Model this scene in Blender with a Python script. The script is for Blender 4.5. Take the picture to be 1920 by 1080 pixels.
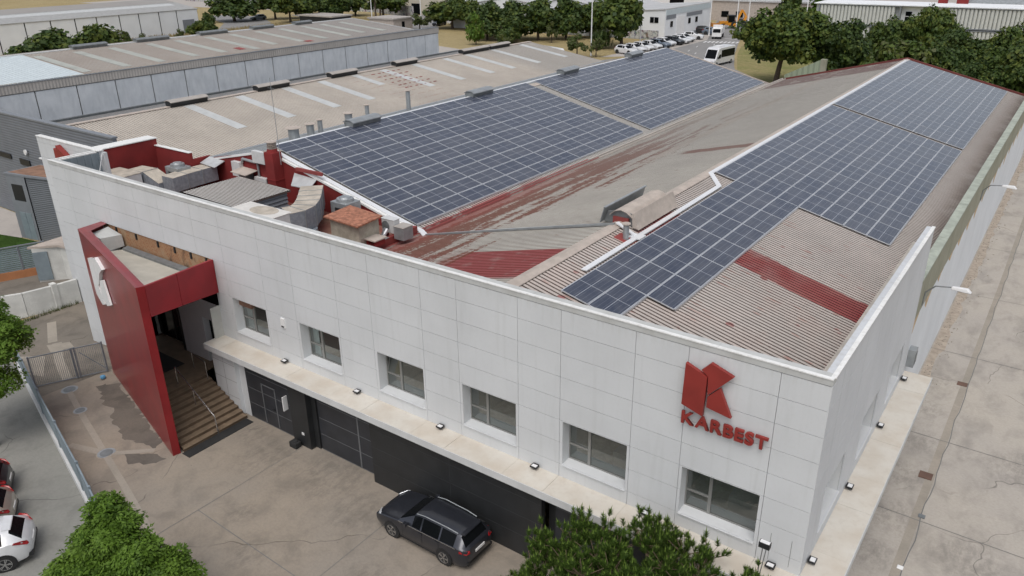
import bpy, math, random
import numpy as np
from mathutils import Vector, Matrix
for o in list(bpy.data.objects): bpy.data.objects.remove(o)
sc = bpy.context.scene
col = sc.collection
rad = math.radians
# ---------------- camera, sky, sun, exposure ----------------
cam_d = bpy.data.cameras.new("camera"); cam = bpy.data.objects.new("camera", cam_d); col.objects.link(cam)
r_ = Vector((0.81279406, 0.58242724, -0.01201379)); u_ = Vector((-0.22664815, 0.33515743, 0.91449445)); f_ = Vector((-0.53665299, 0.74057275, -0.40442003))
mw = Matrix.Identity(4)
for i in range(3):
    mw[i][0] = r_[i]; mw[i][1] = u_[i]; mw[i][2] = -f_[i]
mw[0][3], mw[1][3], mw[2][3] = 3.522, -18.816, 20.324
cam.matrix_world = mw
cam_d.sensor_width = 36; cam_d.lens = 27.5536; cam_d.clip_start = 0.3; cam_d.clip_end = 3000
sc.camera = cam
W = bpy.data.worlds.new("World"); sc.world = W; W.use_nodes = True
wn = W.node_tree; bg = wn.nodes["Background"]
sky = wn.nodes.new("ShaderNodeTexSky"); sky.sky_type = 'NISHITA'; sky.sun_disc = False
SUN_EL, SUN_AZ = rad(62), rad(158)      # azimuth clockwise from +Y
sky.sun_elevation = SUN_EL; sky.sun_rotation = SUN_AZ
sky.air_density = 1.0; sky.dust_density = 4.0; sky.ozone_density = 1.0
hs = wn.nodes.new("ShaderNodeHueSaturation"); hs.inputs['Saturation'].default_value = 0.42
wn.links.new(sky.outputs[0], hs.inputs['Color']); wn.links.new(hs.outputs[0], bg.inputs[0]); bg.inputs[1].default_value = 0.15
sl = bpy.data.lights.new("sun", 'SUN'); sl.energy = 0.75; sl.angle = rad(35); sl.color = (1, .975, .94)
so = bpy.data.objects.new("sun", sl); col.objects.link(so)
sd = Vector((math.sin(SUN_AZ)*math.cos(SUN_EL), math.cos(SUN_AZ)*math.cos(SUN_EL), math.sin(SUN_EL)))
so.rotation_euler = sd.to_track_quat('Z', 'Y').to_euler(); so.location = (0, -30, 60)
sc.view_settings.view_transform = 'Standard'; sc.view_settings.look = 'None'; sc.view_settings.gamma = 1
sc.view_settings.exposure = 0.08
sc.render.engine = 'CYCLES'
# ---------------- helpers ----------------
def hgt(x, y):
    a = -0.9*min(max((-x-25)/16, 0), 1)
    if y > 20: a *= max(0, 1-(y-20)/40)
    return a
WL = {}
class MB:
    def __init__(s): s.v = []; s.f = []; s.m = []; s.uv = {}
    def pts(s, P):
        n = len(s.v); s.v.extend([tuple(p) for p in P]); return list(range(n, n+len(P)))
    def face(s, P, m=0, uv=None):
        i = s.pts(P); s.f.append(i); s.m.append(m)
        if uv: s.uv[len(s.f)-1] = uv
        return s
    def box(s, x0, y0, z0, x1, y1, z1, m=0, top=None, mt=None):
        if x0 > x1: x0, x1 = x1, x0
        if y0 > y1: y0, y1 = y1, y0
        if z0 > z1: z0, z1 = z1, z0
        n = len(s.v); s.v += [(x0,y0,z0),(x1,y0,z0),(x1,y1,z0),(x0,y1,z0),(x0,y0,z1),(x1,y0,z1),(x1,y1,z1),(x0,y1,z1)]
        for q in ((3,2,1,0),(4,5,6,7),(0,1,5,4),(1,2,6,5),(2,3,7,6),(3,0,4,7)):
            s.f.append([n+k for k in q]); s.m.append(m)
        if mt is not None: s.m[-5] = mt
        return s
    def hexa(s, b, t, m=0):
        n = len(s.v); k = len(b); s.v += [tuple(p) for p in b]+[tuple(p) for p in t]
        s.f.append([n+i for i in reversed(range(k))]); s.m.append(m)
        s.f.append([n+k+i for i in range(k)]); s.m.append(m)
        for i in range(k):
            j = (i+1) % k; s.f.append([n+i, n+j, n+k+j, n+k+i]); s.m.append(m)
        return s
    def prism(s, poly, z0, z1, m=0):
        a = sum(poly[i][0]*poly[(i+1) % len(poly)][1]-poly[(i+1) % len(poly)][0]*poly[i][1] for i in range(len(poly)))
        if a < 0: poly = poly[::-1]
        return s.hexa([(p[0], p[1], z0) for p in poly], [(p[0], p[1], z1) for p in poly], m)
    def extr(s, poly, vec, m=0):
        return s.hexa(poly, [tuple(Vector(p)+Vector(vec)) for p in poly], m)
    def bar(s, a, b, w, h, m=0):      # box beam from a to b, width w (horizontal), height h
        a = Vector(a); b = Vector(b); d = (b-a).normalized()
        sd = d.cross(Vector((0,0,1)))
        if sd.length < 1e-4: sd = Vector((1,0,0))
        sd.normalize(); up = sd.cross(d).normalized()
        q = [sd*w/2-up*h/2, sd*w/2+up*h/2, -sd*w/2+up*h/2, -sd*w/2-up*h/2]
        return s.hexa([a+k for k in q], [b+k for k in q], m)
    def tube(s, a, b, r0, r1=None, n=10, m=0, cap=True):
        if r1 is None: r1 = r0
        a = Vector(a); b = Vector(b); d = (b-a).normalized()
        x = d.orthogonal().normalized(); y = d.cross(x)
        k = len(s.v)
        for c, r in ((a, r0), (b, r1)):
            for i in range(n):
                t = 2*math.pi*i/n; s.v.append(tuple(c+x*r*math.cos(t)+y*r*math.sin(t)))
        for i in range(n):
            j = (i+1) % n; s.f.append([k+i, k+j, k+n+j, k+n+i]); s.m.append(m)
        if cap:
            s.f.append([k+i for i in reversed(range(n))]); s.m.append(m)
            s.f.append([k+n+i for i in range(n)]); s.m.append(m)
        return s
    def path(s, P, r, n=8, m=0):
        for i in range(len(P)-1): s.tube(P[i], P[i+1], r, r, n, m)
        return s
    def build(s, name, mats, parent=None, loc=None, smooth=False, bevel=0, local=False):
        me = bpy.data.meshes.new(name)
        if parent is not None:
            off = (0,0,0) if local else WL.get(parent.name, (0,0,0))
        else: off = loc or (0,0,0)
        if local and parent is None: off = (0,0,0)
        V = [(p[0]-off[0], p[1]-off[1], p[2]-off[2]) for p in s.v]
        me.from_pydata(V, [], s.f)
        if not isinstance(mats, (list, tuple)): mats = [mats]
        for mm in mats: me.materials.append(mm)
        me.polygons.foreach_set('material_index', s.m)
        if s.uv:
            ul = me.uv_layers.new(name='UVMap')
            for fi, uv in s.uv.items():
                for li, c in zip(me.polygons[fi].loop_indices, uv): ul.data[li].uv = c
        if smooth: me.shade_smooth(); me.set_sharp_from_angle(angle=rad(38))
        me.validate(); me.update()
        o = bpy.data.objects.new(name, me); col.objects.link(o)
        if parent is not None:
            o.parent = parent; WL[o.name] = WL.get(parent.name, (0,0,0))
        else:
            o.location = (0,0,0) if local else off; WL[o.name] = tuple(off)
        if bevel:
            b = o.modifiers.new('b', 'BEVEL'); b.width = bevel; b.segments = 2; b.limit_method = 'ANGLE'
        return o
def tag(o, label=None, cat=None, group=None, kind=None):
    if label: o['label'] = label
    if cat: o['category'] = cat
    if group: o['group'] = group
    if kind: o['kind'] = kind
    return o
def thing(name, label, cat, loc=(0,0,0), group=None):
    o = bpy.data.objects.new(name, None); col.objects.link(o); o.location = loc; o.empty_display_size = .3
    WL[o.name] = tuple(loc); return tag(o, label, cat, group)
def dup(o, loc=None, rz=None, label=None, sc_=None, parent=None):
    c = o.copy(); col.objects.link(c)
    if parent is not None: c.parent = parent
    if loc is not None: c.location = loc
    if rz is not None: c.rotation_euler = (0, 0, rz)
    if sc_ is not None: c.scale = sc_
    if label: c['label'] = label
    for ch in list(o.children): dup(ch, parent=c)
    return c
# ---------------- node helpers ----------------
class NT:
    def __init__(s, name):
        s.mat = bpy.data.materials.new(name); s.mat.use_nodes = True; s.t = s.mat.node_tree
        s.b = s.t.nodes["Principled BSDF"]; s._p = None
    def n(s, t): return s.t.nodes.new(t)
    def lk(s, a, b):
        if isinstance(a, (int, float)): b.default_value = a
        elif isinstance(a, tuple): b.default_value = a if len(a) == 4 or b.type == 'VECTOR' else a+(1,)
        else: s.t.links.new(a, b)
    def pos(s):
        if not s._p:
            g = s.n('ShaderNodeNewGeometry'); s._p = g.outputs['Position']
        return s._p
    def obj(s): return s.n('ShaderNodeTexCoord').outputs['Object']
    def xyz(s, v=None):
        q = s.n('ShaderNodeSeparateXYZ'); s.lk(v or s.pos(), q.inputs[0]); return q.outputs[0], q.outputs[1], q.outputs[2]
    def scale(s, v, k):
        m = s.n('ShaderNodeVectorMath'); m.operation = 'MULTIPLY'; s.lk(v, m.inputs[0]); m.inputs[1].default_value = k; return m.outputs[0]
    def noise(s, sc_, det=3, v=None, rough=.55, dist=0):
        q = s.n('ShaderNodeTexNoise'); q.inputs['Scale'].default_value = sc_; q.inputs['Detail'].default_value = det
        q.inputs['Roughness'].default_value = rough; q.inputs['Distortion'].default_value = dist
        s.lk(v or s.pos(), q.inputs['Vector']); return q.outputs['Fac']
    def vor(s, sc_, v=None, out='Distance', feat='F1'):
        q = s.n('ShaderNodeTexVoronoi'); q.feature = feat; q.inputs['Scale'].default_value = sc_; s.lk(v or s.pos(), q.inputs['Vector']); return q.outputs[out]
    def m(s, op, a, b=0, c=0):
        q = s.n('ShaderNodeMath'); q.operation = op; s.lk(a, q.inputs[0]); s.lk(b, q.inputs[1]); s.lk(c, q.inputs[2]); return q.outputs[0]
    def ss(s, v, a, b, lo=0., hi=1.):
        q = s.n('ShaderNodeMapRange'); q.interpolation_type = 'SMOOTHSTEP'; s.lk(v, q.inputs[0])
        for i, k in enumerate((a, b, lo, hi)): q.inputs[i+1].default_value = k
        return q.outputs[0]
    def band(s, v, a, b, e=.05): return s.m('MULTIPLY', s.ss(v, a-e, a+e), s.ss(v, b-e, b+e, 1., 0.))
    def mul(s, *a):
        r = a[0]
        for k in a[1:]: r = s.m('MULTIPLY', r, k)
        return r
    def mix(s, f, a, b, bt='MIX'):
        q = s.n('ShaderNodeMix'); q.data_type = 'RGBA'; q.blend_type = bt
        s.lk(f, q.inputs[0]); s.lk(a, q.inputs[6]); s.lk(b, q.inputs[7]); return q.outputs[2]
    def bump(s, h, k=.3, d=.02):
        q = s.n('ShaderNodeBump'); q.inputs['Strength'].default_value = k; q.inputs['Distance'].default_value = d
        s.lk(h, q.inputs['Height']); s.lk(q.outputs[0], s.b.inputs['Normal'])
    def out(s, c, rough=.8, metal=0., spec=None, coat=None):
        s.lk(c, s.b.inputs['Base Color']); s.lk(rough, s.b.inputs['Roughness']); s.lk(metal, s.b.inputs['Metallic'])
        if spec is not None: s.b.inputs['Specular IOR Level'].default_value = spec
        if coat: s.b.inputs['Coat Weight'].default_value = coat; s.b.inputs['Coat Roughness'].default_value = .05
        return s.mat
def shade(c, k): return tuple(min(1, x*k) for x in c)
def simple(name, c, rough=.7, metal=0., var=.12, sc_=1.5, coat=None, spec=None, bump=0, objc=False, sc2=12):
    t = NT(name); v = t.obj() if objc else t.pos()
    f = t.noise(sc_, 4, v); f = t.ss(f, .3, .7)
    g = t.noise(sc2, 3, v); g = t.ss(g, .3, .7)
    cc = t.mix(f, shade(c, 1-var), shade(c, 1+var)); cc = t.mix(t.m('MULTIPLY', g, .5), cc, shade(c, 1-var*.8))
    if bump: t.bump(g, bump, .01)
    return t.out(cc, rough, metal, spec, coat)
# ---------------- materials ----------------
M = {}
def m_facade(name, c, st=.5, rough=.55):
    t = NT(name); x, y, z = t.xyz()
    f = t.ss(t.noise(.35, 3), .3, .7)
    # rain streaks: stretched in z
    v = t.scale(t.pos(), (2.2, 2.2, .18)); s = t.ss(t.noise(1.6, 4, v), .5, .8)
    cell = t.n('ShaderNodeTexWhiteNoise'); cell.noise_dimensions = '2D'
    cc = t.mix(f, shade(c, .94), shade(c, 1.03))
    cc = t.mix(t.m('MULTIPLY', s, st*.35), cc, (c[0]*.72, c[1]*.72, c[2]*.69))
    top = t.ss(z, 9.3, 9.95)
    cc = t.mix(t.mul(top, t.ss(t.noise(3, 4, v), .4, .75), .3), cc, (.38, .36, .32))
    g = t.ss(t.noise(9, 3), .45, .75)
    cc = t.mix(t.m('MULTIPLY', g, .08), cc, (.45, .44, .4))
    gi = t.n('ShaderNodeNewGeometry').outputs['Random Per Island']; cc = t.mix(gi, cc, t.mix(.08, cc, (.42, .43, .42)))
    return t.out(cc, rough, spec=.4)
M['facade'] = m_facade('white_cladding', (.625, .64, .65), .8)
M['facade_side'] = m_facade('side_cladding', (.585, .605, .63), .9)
M['coping'] = m_facade('coping_white', (.80, .80, .78), 1.)
def m_coping_band():
    t = NT('parapet_band'); v = t.scale(t.pos(), (1.2, 1.2, .5))
    s = t.ss(t.noise(1.2, 5, v), .3, .8); cc = t.mix(s, (.52, .53, .52), (.42, .42, .40)); return t.out(cc, .75)
M['band'] = m_coping_band()
M['innerwall'] = simple('weathered_parapet_render', (.46, .42, .37), .9, var=.18, sc_=2)
M['gap'] = simple('joint_dark', (.16, .16, .155), .9)
def m_canopy():
    t = NT('canopy_stone'); f = t.ss(t.noise(.9, 5), .3, .75); g = t.ss(t.noise(6, 4), .45, .8)
    cc = t.mix(f, (.60, .57, .51), (.52, .465, .39)); cc = t.mix(t.m('MULTIPLY', g, .25), cc, (.42, .37, .31)); return t.out(cc, .8)
M['canopy'] = m_canopy()
M['canopy_edge'] = simple('canopy_edge', (.58, .585, .58), .7, var=.08)
M['dark'] = simple('anthracite_cladding', (.022, .0235, .025), .5, var=.2)
M['dark2'] = simple('anthracite_door', (.030, .033, .040), .4, var=.2)
M['darkline'] = simple('door_rail_grey', (.14, .145, .15), .5)
M['darkline2'] = simple('cladding_joint_grey', (.04,.042,.044), .6)
M['white'] = simple('white_paint', (.78, .78, .77), .5, var=.05)
M['rearwhite'] = m_facade('rear_white_wall', (.72, .745, .77), .6, .8)
def m_rearband():
    t = NT('olive_render_band'); x, y, z = t.xyz(); f = t.ss(t.noise(.6, 5), .3, .7)
    v = t.scale(t.pos(), (1, 2.5, .4)); s = t.ss(t.noise(2, 4, v), .45, .75)
    cc = t.mix(f, (.26, .26, .19), (.33, .32, .25)); cc = t.mix(t.m('MULTIPLY', s, .4), cc, (.20, .19, .14)); return t.out(cc, .85)
M['rearband'] = m_rearband()
M['bandtop'] = simple('lichen_coping', (.36, .39, .33), .9, var=.18, sc_=2)
M['ochre'] = simple('ochre_patch', (.55, .40, .25), .9, var=.25, sc_=3)
def m_red(name, c, rough):
    t = NT(name); v = t.scale(t.pos(), (.5, .5, 2)); f = t.ss(t.noise(.8, 4), .3, .7)
    cc = t.mix(f, shade(c, .85), shade(c, 1.12)); g = t.ss(t.noise(7, 4), .5, .8); cc = t.mix(t.m('MULTIPLY', g, .2), cc, shade(c, .7)); return t.out(cc, rough, spec=.5)
M['red'] = m_red('red_gloss_cladding', (.23, .012, .016), .30)
M['redf'] = m_red('red_fascia_cladding', (.27, .008, .014), .55)
M['redtop'] = m_red('red_faded_coping', (.25, .055, .06), .45)
M['redwall'] = m_red('red_rendered_wall', (.20, .018, .017), .85)
M['redsign'] = m_red('sign_red', (.25, .028, .022), .5)
M['redcurb'] = m_red('red_waterproofing', (.25, .05, .045), .7)
M['redtrim'] = m_red('weathered_red_trim', (.15, .035, .03), .8)
# corrugated fibre-cement, stains laid out in roof coordinates (metres)
def m_roof(name, base, kind, dk=None):
    t = NT(name); x, y, z = t.xyz()
    f = t.ss(t.noise(.25, 5), .3, .7); g = t.ss(t.noise(2.5, 5), .35, .7)
    cc = t.mix(f, shade(base, .9), shade(base, 1.07)); cc = t.mix(t.m('MULTIPLY', g, .3), cc, shade(base, .75))
    red = (.26, .045, .045); rust = (.175, .052, .03)
    # sheet laps every 2.4 m down the slope
    lap = t.m('FRACT', t.m('DIVIDE', t.m('ADD', x, 100), 1.9)); lapm = t.mul(0. if kind in ('B', 'C') else 1., t.ss(lap, .0, .03, 1., 0.), t.ss(t.noise(3, 3), .45, .6))
    cc = t.mix(t.m('MULTIPLY', lapm, .22), cc, shade(base, .5))
    if kind == 'right':
        sl = t.m('ADD', y, t.m('MULTIPLY', t.m('ADD', x, 4.5), .05)); wob = t.m('MULTIPLY', t.m('SUBTRACT', t.noise(1.2, 3), .5), .35)
        bm = t.mul(t.band(t.m('ADD', sl, wob), 12.45, 14.45, .05), t.ss(x, -12.2, -11.5))
        pale = t.ss(t.noise(.9, 4), .35, .75)
        cc = t.mix(t.m('MULTIPLY', bm, t.m('SUBTRACT', .93, t.mul(pale, t.ss(x, -3.5, -8.5), .45))), cc, red)
        # small splashes at screws and repairs
        sp = t.mul(t.ss(t.vor(.8), .11, .17, 1., 0.), t.ss(t.noise(.9, 2), .47, .56), t.ss(y, 19, 22, 1., 0.))
        v2 = t.scale(t.pos(), (.8, 4, .8)); sp2 = t.mul(t.ss(t.noise(1.1, 5, v2), .61, .68), t.ss(y, 15, 24, 1., 0.))
        cc = t.mix(t.m('MULTIPLY', sp, .75), cc, red); cc = t.mix(t.m('MULTIPLY', sp2, .55), cc, (.33, .12, .09))
        # red flashing strip under the vent
        rm = t.mul(t.band(y, 11.2, 14.8, .15), t.ss(x, -11.6, -11.2, 0., 1.), t.ss(x, -10.7, -10.4, 1., 0.)); cc = t.mix(t.m('MULTIPLY', rm, .8), cc, red)
        pk = t.ss(t.noise(.5, 3), .35, .7); cc = t.mix(t.mul(pk, t.ss(y, 25, 8, 0., 1.), .22), cc, (.46, .30, .25))
        gy = t.ss(y, 12, 40); cc = t.mix(t.m('MULTIPLY', gy, .3), cc, (.33, .31, .295))
        ed = t.mul(t.ss(x, -2.2, -.9), t.ss(y, 14, 25), t.ss(t.noise(.5, 4), .2, .6)); cc = t.mix(t.m('MULTIPLY', ed, .6), cc, (.15, .105, .085))
    if kind == 'mid':
        wob = t.m('MULTIPLY', t.m('SUBTRACT', t.noise(.6, 4), .5), 1.2); yy = t.m('ADD', y, wob)
        # broad red painted zone near the front parapet, line follows the sheets
        bm = t.mul(t.ss(y, 7.55, 7.45, 0., 1.), t.ss(y, 3.4, 3.9), t.ss(t.m('ADD', x, t.m('MULTIPLY', wob, .8)), -18.6, -17.4))
        cc = t.mix(t.mul(bm, t.ss(t.noise(1.5, 5), .2, .5, .65, .95)), cc, (.27, .055, .055))
        # streaks of lost coating along Y near the valley
        v = t.scale(t.pos(), (.95, .085, .95)); st = t.noise(1.0, 5, v, .6, .3)
        v3 = t.scale(t.pos(), (1.3, 3.6, 1.3)); fr = t.noise(1.5, 5, v3, .65)
        st = t.m('ADD', t.m('MULTIPLY', st, .72), t.m('MULTIPLY', fr, .28))
        near = t.mul(t.ss(x, -24.6, -23.2, .5, 1.), t.ss(x, -19.5, -15.5, 1., 0.), t.ss(y, 22, 60, 1., .25), t.ss(y, 2, 9, .75, 1.))
        thr = t.m('SUBTRACT', .62, t.m('MULTIPLY', near, .20))
        sm0 = t.mul(t.ss(t.m('SUBTRACT', st, t.m('ADD', thr, .06)), .0, .03), t.ss(near, .1, .35))
        wy = t.noise(.11, 3, t.scale(t.pos(), (0, 1, 0))); xw = t.m('ADD', x, t.m('MULTIPLY', t.m('SUBTRACT', wy, .5), 1.6)); xw = t.m('ADD', xw, t.m('MULTIPLY', t.m('SUBTRACT', fr, .5), 1.5))
        bs = t.m('MAXIMUM', t.m('MAXIMUM', t.band(xw, -23.75, -22.95, .12), t.mul(t.band(xw, -22.15, -21.35, .12), t.ss(y, 34, 44, 1., 0.))), t.m('MAXIMUM', t.mul(t.band(xw, -20.75, -20.3, .12), t.ss(t.noise(.35, 2), .42, .5)), t.mul(t.band(xw, -19.6, -19.2, .1), t.ss(t.noise(.4, 2), .5, .56))))
        bs = t.mul(bs, t.ss(y, 30, 62, 1., .0), t.ss(fr, .32, .40))
        sm = t.m('MAXIMUM', bs, sm0)
        cc = t.mix(t.m('MULTIPLY', sm, .85), cc, rust)
        low = t.mul(t.ss(y, 9, 4, 0., 1.), t.ss(x, -17, -19, 0., 1.), t.ss(t.noise(1.3, 4), .35, .55)); cc = t.mix(t.m('MULTIPLY', low, .7), cc, (.25, .06, .05))
        pink = t.mul(t.ss(x, -22.5, -24.3, 0., 1.), t.ss(y, 34, 16, 0., 1.)); cc = t.mix(t.m('MULTIPLY', pink, .75), cc, (.30, .065, .055))
        # one rusty sheet course and the dark far edge
        dl = t.m('SUBTRACT', y, 29.3); rm = t.mul(t.band(t.m('ADD', dl, t.m('MULTIPLY', t.m('SUBTRACT', t.noise(1.5, 3), .5), .5)), -.6, .6, .1), t.ss(x, -17.5, -16.8)); cc = t.mix(t.m('MULTIPLY', rm, .85), cc, (.17, .05, .033))
        fe = t.mul(t.ss(t.m('ADD', y, t.m('MULTIPLY', x, -.10)), 67.5, 68.4), t.ss(t.noise(.8, 5), .36, .44)); cc = t.mix(t.m('MULTIPLY', fe, .9), cc, (.13, .035, .03))
        # pale worn line where a cable ran
        ln = t.mul(t.band(x, -19.2, -18.4, .25), t.ss(y, 24, 30), .35); cc = t.mix(ln, cc, (.40, .32, .26))
        v4 = t.scale(t.pos(), (1.2, 5, 1.2)); sp2 = t.ss(t.noise(1.0, 5, v4), .66, .72); cc = t.mix(t.m('MULTIPLY', sp2, .5), cc, rust)
        gy = t.ss(y, 14, 40); cc = t.mix(t.m('MULTIPLY', gy, .45), cc, (.30, .29, .27))
    if kind == 'left':
        pink = t.mul(t.ss(x, -25.5, -24.9, 0., 1.), t.ss(y, 30, 18, 0., 1.), t.ss(t.noise(.8, 3), .35, .5)); cc = t.mix(t.m('MULTIPLY', pink, .8), cc, (.33, .06, .055))
    if kind == 'B':
        for k, y0 in enumerate((28.3, 29.8, 31.3, 32.8)): pass
        v2 = t.scale(t.pos(), (1.0, .9, 1)); dsh = t.mul(t.band(y, 39.5, 46.5, .3), t.ss(t.m('FRACT', t.m('MULTIPLY', t.m('ADD', x, 100), .78)), .08, .0, 0., 1.), t.ss(t.noise(1.4, 2, t.scale(t.pos(), (.3, 1.6, 1))), .47, .5)); cc = t.mix(t.m('MULTIPLY', dsh, .85), cc, (.24, .07, .06))
        far = t.ss(y, 62, 66); cc = t.mix(t.m('MULTIPLY', far, .5), cc, (.28, .28, .27))
    if kind == 'C':
        gn = t.ss(t.noise(.25, 4), .4, .7); cc = t.mix(t.m('MULTIPLY', gn, .25), cc, (.27, .27, .255))
        far = t.ss(y, 40, 60); cc = t.mix(t.m('MULTIPLY', far, .5), cc, (.25, .25, .25))
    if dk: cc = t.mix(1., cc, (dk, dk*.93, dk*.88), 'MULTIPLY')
    t.bump(g, .15, .01)
    return t.out(cc, .88, spec=.25)
M['roof_r'] = m_roof('roof_sheet_right', (.50, .455, .42), 'right')
M['roof_m'] = m_roof('roof_sheet_middle', (.46, .44, .395), 'mid')
M['roof_l'] = m_roof('roof_sheet_left', (.44, .43, .405), 'left')
M['roof_B'] = m_roof('roof_sheet_beige', (.465, .43, .38), 'B')
M['roof_C'] = m_roof('roof_sheet_brownish', (.36, .33, .295), 'C')
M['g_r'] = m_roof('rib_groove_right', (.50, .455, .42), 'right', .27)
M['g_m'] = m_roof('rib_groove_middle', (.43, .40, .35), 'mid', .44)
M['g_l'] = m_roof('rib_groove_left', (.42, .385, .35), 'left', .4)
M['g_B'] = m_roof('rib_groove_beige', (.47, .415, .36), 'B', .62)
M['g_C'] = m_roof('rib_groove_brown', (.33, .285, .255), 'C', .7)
M['groove'] = simple('sheet_groove_dark', (.125, .095, .085), .95, var=.3)  # darker brown tone for sheet grooves and the gutter bed
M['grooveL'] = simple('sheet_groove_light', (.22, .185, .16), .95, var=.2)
M['ridgecap'] = simple('ridge_cap_cement', (.45, .39, .34), .85, var=.14, sc_=2)
M['skylight'] = simple('rooflight_grp', (.50, .51, .50), .45, var=.1)
M['skylightC'] = simple('rooflight_green', (.38, .39, .35), .5, var=.16, sc_=.6)
M['lightblue'] = simple('pale_blue_roof', (.50, .56, .58), .6, var=.05)
M['alu'] = simple('brushed_aluminium', (.62, .63, .65), .35, .6, var=.06)
M['tray'] = simple('galvanised_tray', (.78, .79, .80), .35, .15, var=.05)
M['zinc'] = simple('zinc_sheet', (.36, .38, .39), .45, .45, var=.15, sc_=3)
M['zincdk'] = simple('weathered_zinc', (.22, .235, .24), .5, .35, var=.2, sc_=3)
M['ductside'] = simple('duct_side', (.27, .30, .335), .45, .2, var=.2, sc_=5)
M['ducttop'] = simple('dusty_duct_top', (.47, .42, .35), .8, var=.22, sc_=2)
M['acwhite'] = simple('ac_casing', (.60, .605, .60), .5, var=.08, sc_=4)
M['acwhite2'] = simple('rusty_white_casing', (.66, .64, .60), .6, var=.1, sc_=2)
M['black'] = simple('black_plastic', (.015, .016, .018), .5, var=.2)
M['rubber'] = simple('rubber', (.022, .022, .022), .85, var=.2)
M['steel'] = simple('stainless', (.55, .55, .55), .22, .9, var=.05)
def m_cells():
    t = NT('solar_cells'); uvn = t.n('ShaderNodeTexCoord').outputs['UV']; q = t.n('ShaderNodeSeparateXYZ'); t.lk(uvn, q.inputs[0]); u, v = q.outputs[0], q.outputs[1]
    oi = t.n('ShaderNodeObjectInfo').outputs['Random']
    nz = t.noise(.6, 4); base = t.mix(t.ss(nz, .3, .7), (.034, .044, .074), (.052, .062, .092))
    base = t.mix(oi, base, t.mix(.5, base, (.078, .084, .105)))
    gr = t.noise(3, 3, t.scale(t.pos(), (14, .8, 14))); base = t.mix(t.m('MULTIPLY', t.ss(gr, .4, .7), .35), base, (.085, .09, .105))
    def line(c, at, w): return t.m('LESS_THAN', t.m('ABSOLUTE', t.m('SUBTRACT', c, at)), w)
    mid = t.m('MAXIMUM', t.m('MULTIPLY', line(v, .5, .0045), .75), t.m('MULTIPLY', line(u, .5, .010), .62))
    thin = t.m('LESS_THAN', t.m('ABSOLUTE', t.m('SUBTRACT', t.m('FRACT', t.m('MULTIPLY', u, 6)), .5)), .022)
    cells = t.m('LESS_THAN', t.m('ABSOLUTE', t.m('SUBTRACT', t.m('FRACT', t.m('MULTIPLY', v, 12)), .5)), .012)
    cc = t.mix(t.m('MULTIPLY', thin, .32), base, (.42, .45, .5)); cc = t.mix(t.m('MULTIPLY', cells, .08), cc, (.3, .32, .36))
    cc = t.mix(mid, cc, (.55, .58, .63))
    dust = t.ss(t.noise(1.2, 5), .35, .8); cc = t.mix(t.m('MULTIPLY', dust, .12), cc, (.22, .21, .2))
    return t.out(cc, t.m('ADD', .13, t.m('MULTIPLY', dust, .12)), spec=.5)
M['cells'] = m_cells()
M['pframe'] = simple('panel_frame', (.60, .62, .65), .35, .3, var=.04)
def m_concrete(name, c, warm, st=.5, cracks=True, seed=0, streak=(1, 1, 1), joints=None, spots=()):
    t = NT(name); p = t.pos(); a = t.n('ShaderNodeVectorMath'); a.operation = 'ADD'; t.lk(p, a.inputs[0]); a.inputs[1].default_value = (seed*13.1, seed*7.7, 0); p2 = a.outputs[0]
    f = t.ss(t.noise(.16, 6, p2, .6), .3, .72); g = t.ss(t.noise(.7, 6, t.scale(p2, streak), .65, .3), .42, .72); h = t.ss(t.noise(9, 4, p2), .35, .7)
    cc = t.mix(f, c, warm); cc = t.mix(t.m('MULTIPLY', g, st), cc, shade(c, .52)); cc = t.mix(t.m('MULTIPLY', h, .22), cc, shade(c, .7))
    w = t.ss(t.noise(.45, 5, t.scale(p2, streak), .7, 1.2), .60, .72); cc = t.mix(t.m('MULTIPLY', w, .30), cc, shade(warm, 1.22))
    if cracks:
        n_ = t.n('ShaderNodeVectorMath'); n_.operation = 'ADD'; t.lk(p2, n_.inputs[0])
        nn = t.n('ShaderNodeTexNoise'); nn.inputs['Scale'].default_value = .8; t.lk(p2, nn.inputs['Vector']); t.lk(nn.outputs['Color'], n_.inputs[1])
        cr = t.ss(t.vor(.11, n_.outputs[0], 'Distance', 'DISTANCE_TO_EDGE'), .0, .0035, 1., 0.); cc = t.mix(t.mul(cr, t.ss(t.noise(.3, 2, p2), .45, .55), .7), cc, shade(c, .3))
    if spots:
        x, y, z = t.xyz(); sm = 0.
        for sx, sy, sr in spots:
            d_ = t.m('ADD', t.m('POWER', t.m('ABSOLUTE', t.m('SUBTRACT', x, sx)), 2.), t.m('POWER', t.m('ABSOLUTE', t.m('SUBTRACT', y, sy)), 2.)); sm = t.m('MAXIMUM', sm, t.ss(d_, 0, sr*sr*1.4, 1., 0.))
        fn = t.ss(t.noise(2.2, 7, t.scale(p2, (1.6, .8, 1)), .75), .40, .62); cc = t.mix(t.mul(sm, fn, .34), cc, shade(c, .33))
    sp = t.ss(t.vor(1.3), .045, .02, 0., 1.); cc = t.mix(t.m('MULTIPLY', sp, .5), cc, shade(c, .45))
    t.bump(t.m('ADD', h, t.m('MULTIPLY', g, .5)), .35, .01)
    return t.out(cc, .9, spec=.25)
M['yard'] = m_concrete('yard_concrete', (.265, .235, .20), (.31, .262, .208), .50, seed=1, spots=((-18.4,-1.5,2.0),(-21.6,-2.2,1.5),(-16.0,-2.6,1.3),(-23.6,-1.5,1.0),(-9.2,-3.2,1.2),(-13,-5,1.0),(-17.5,-6.5,.9),(-19.5,-5.2,.7)))
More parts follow.
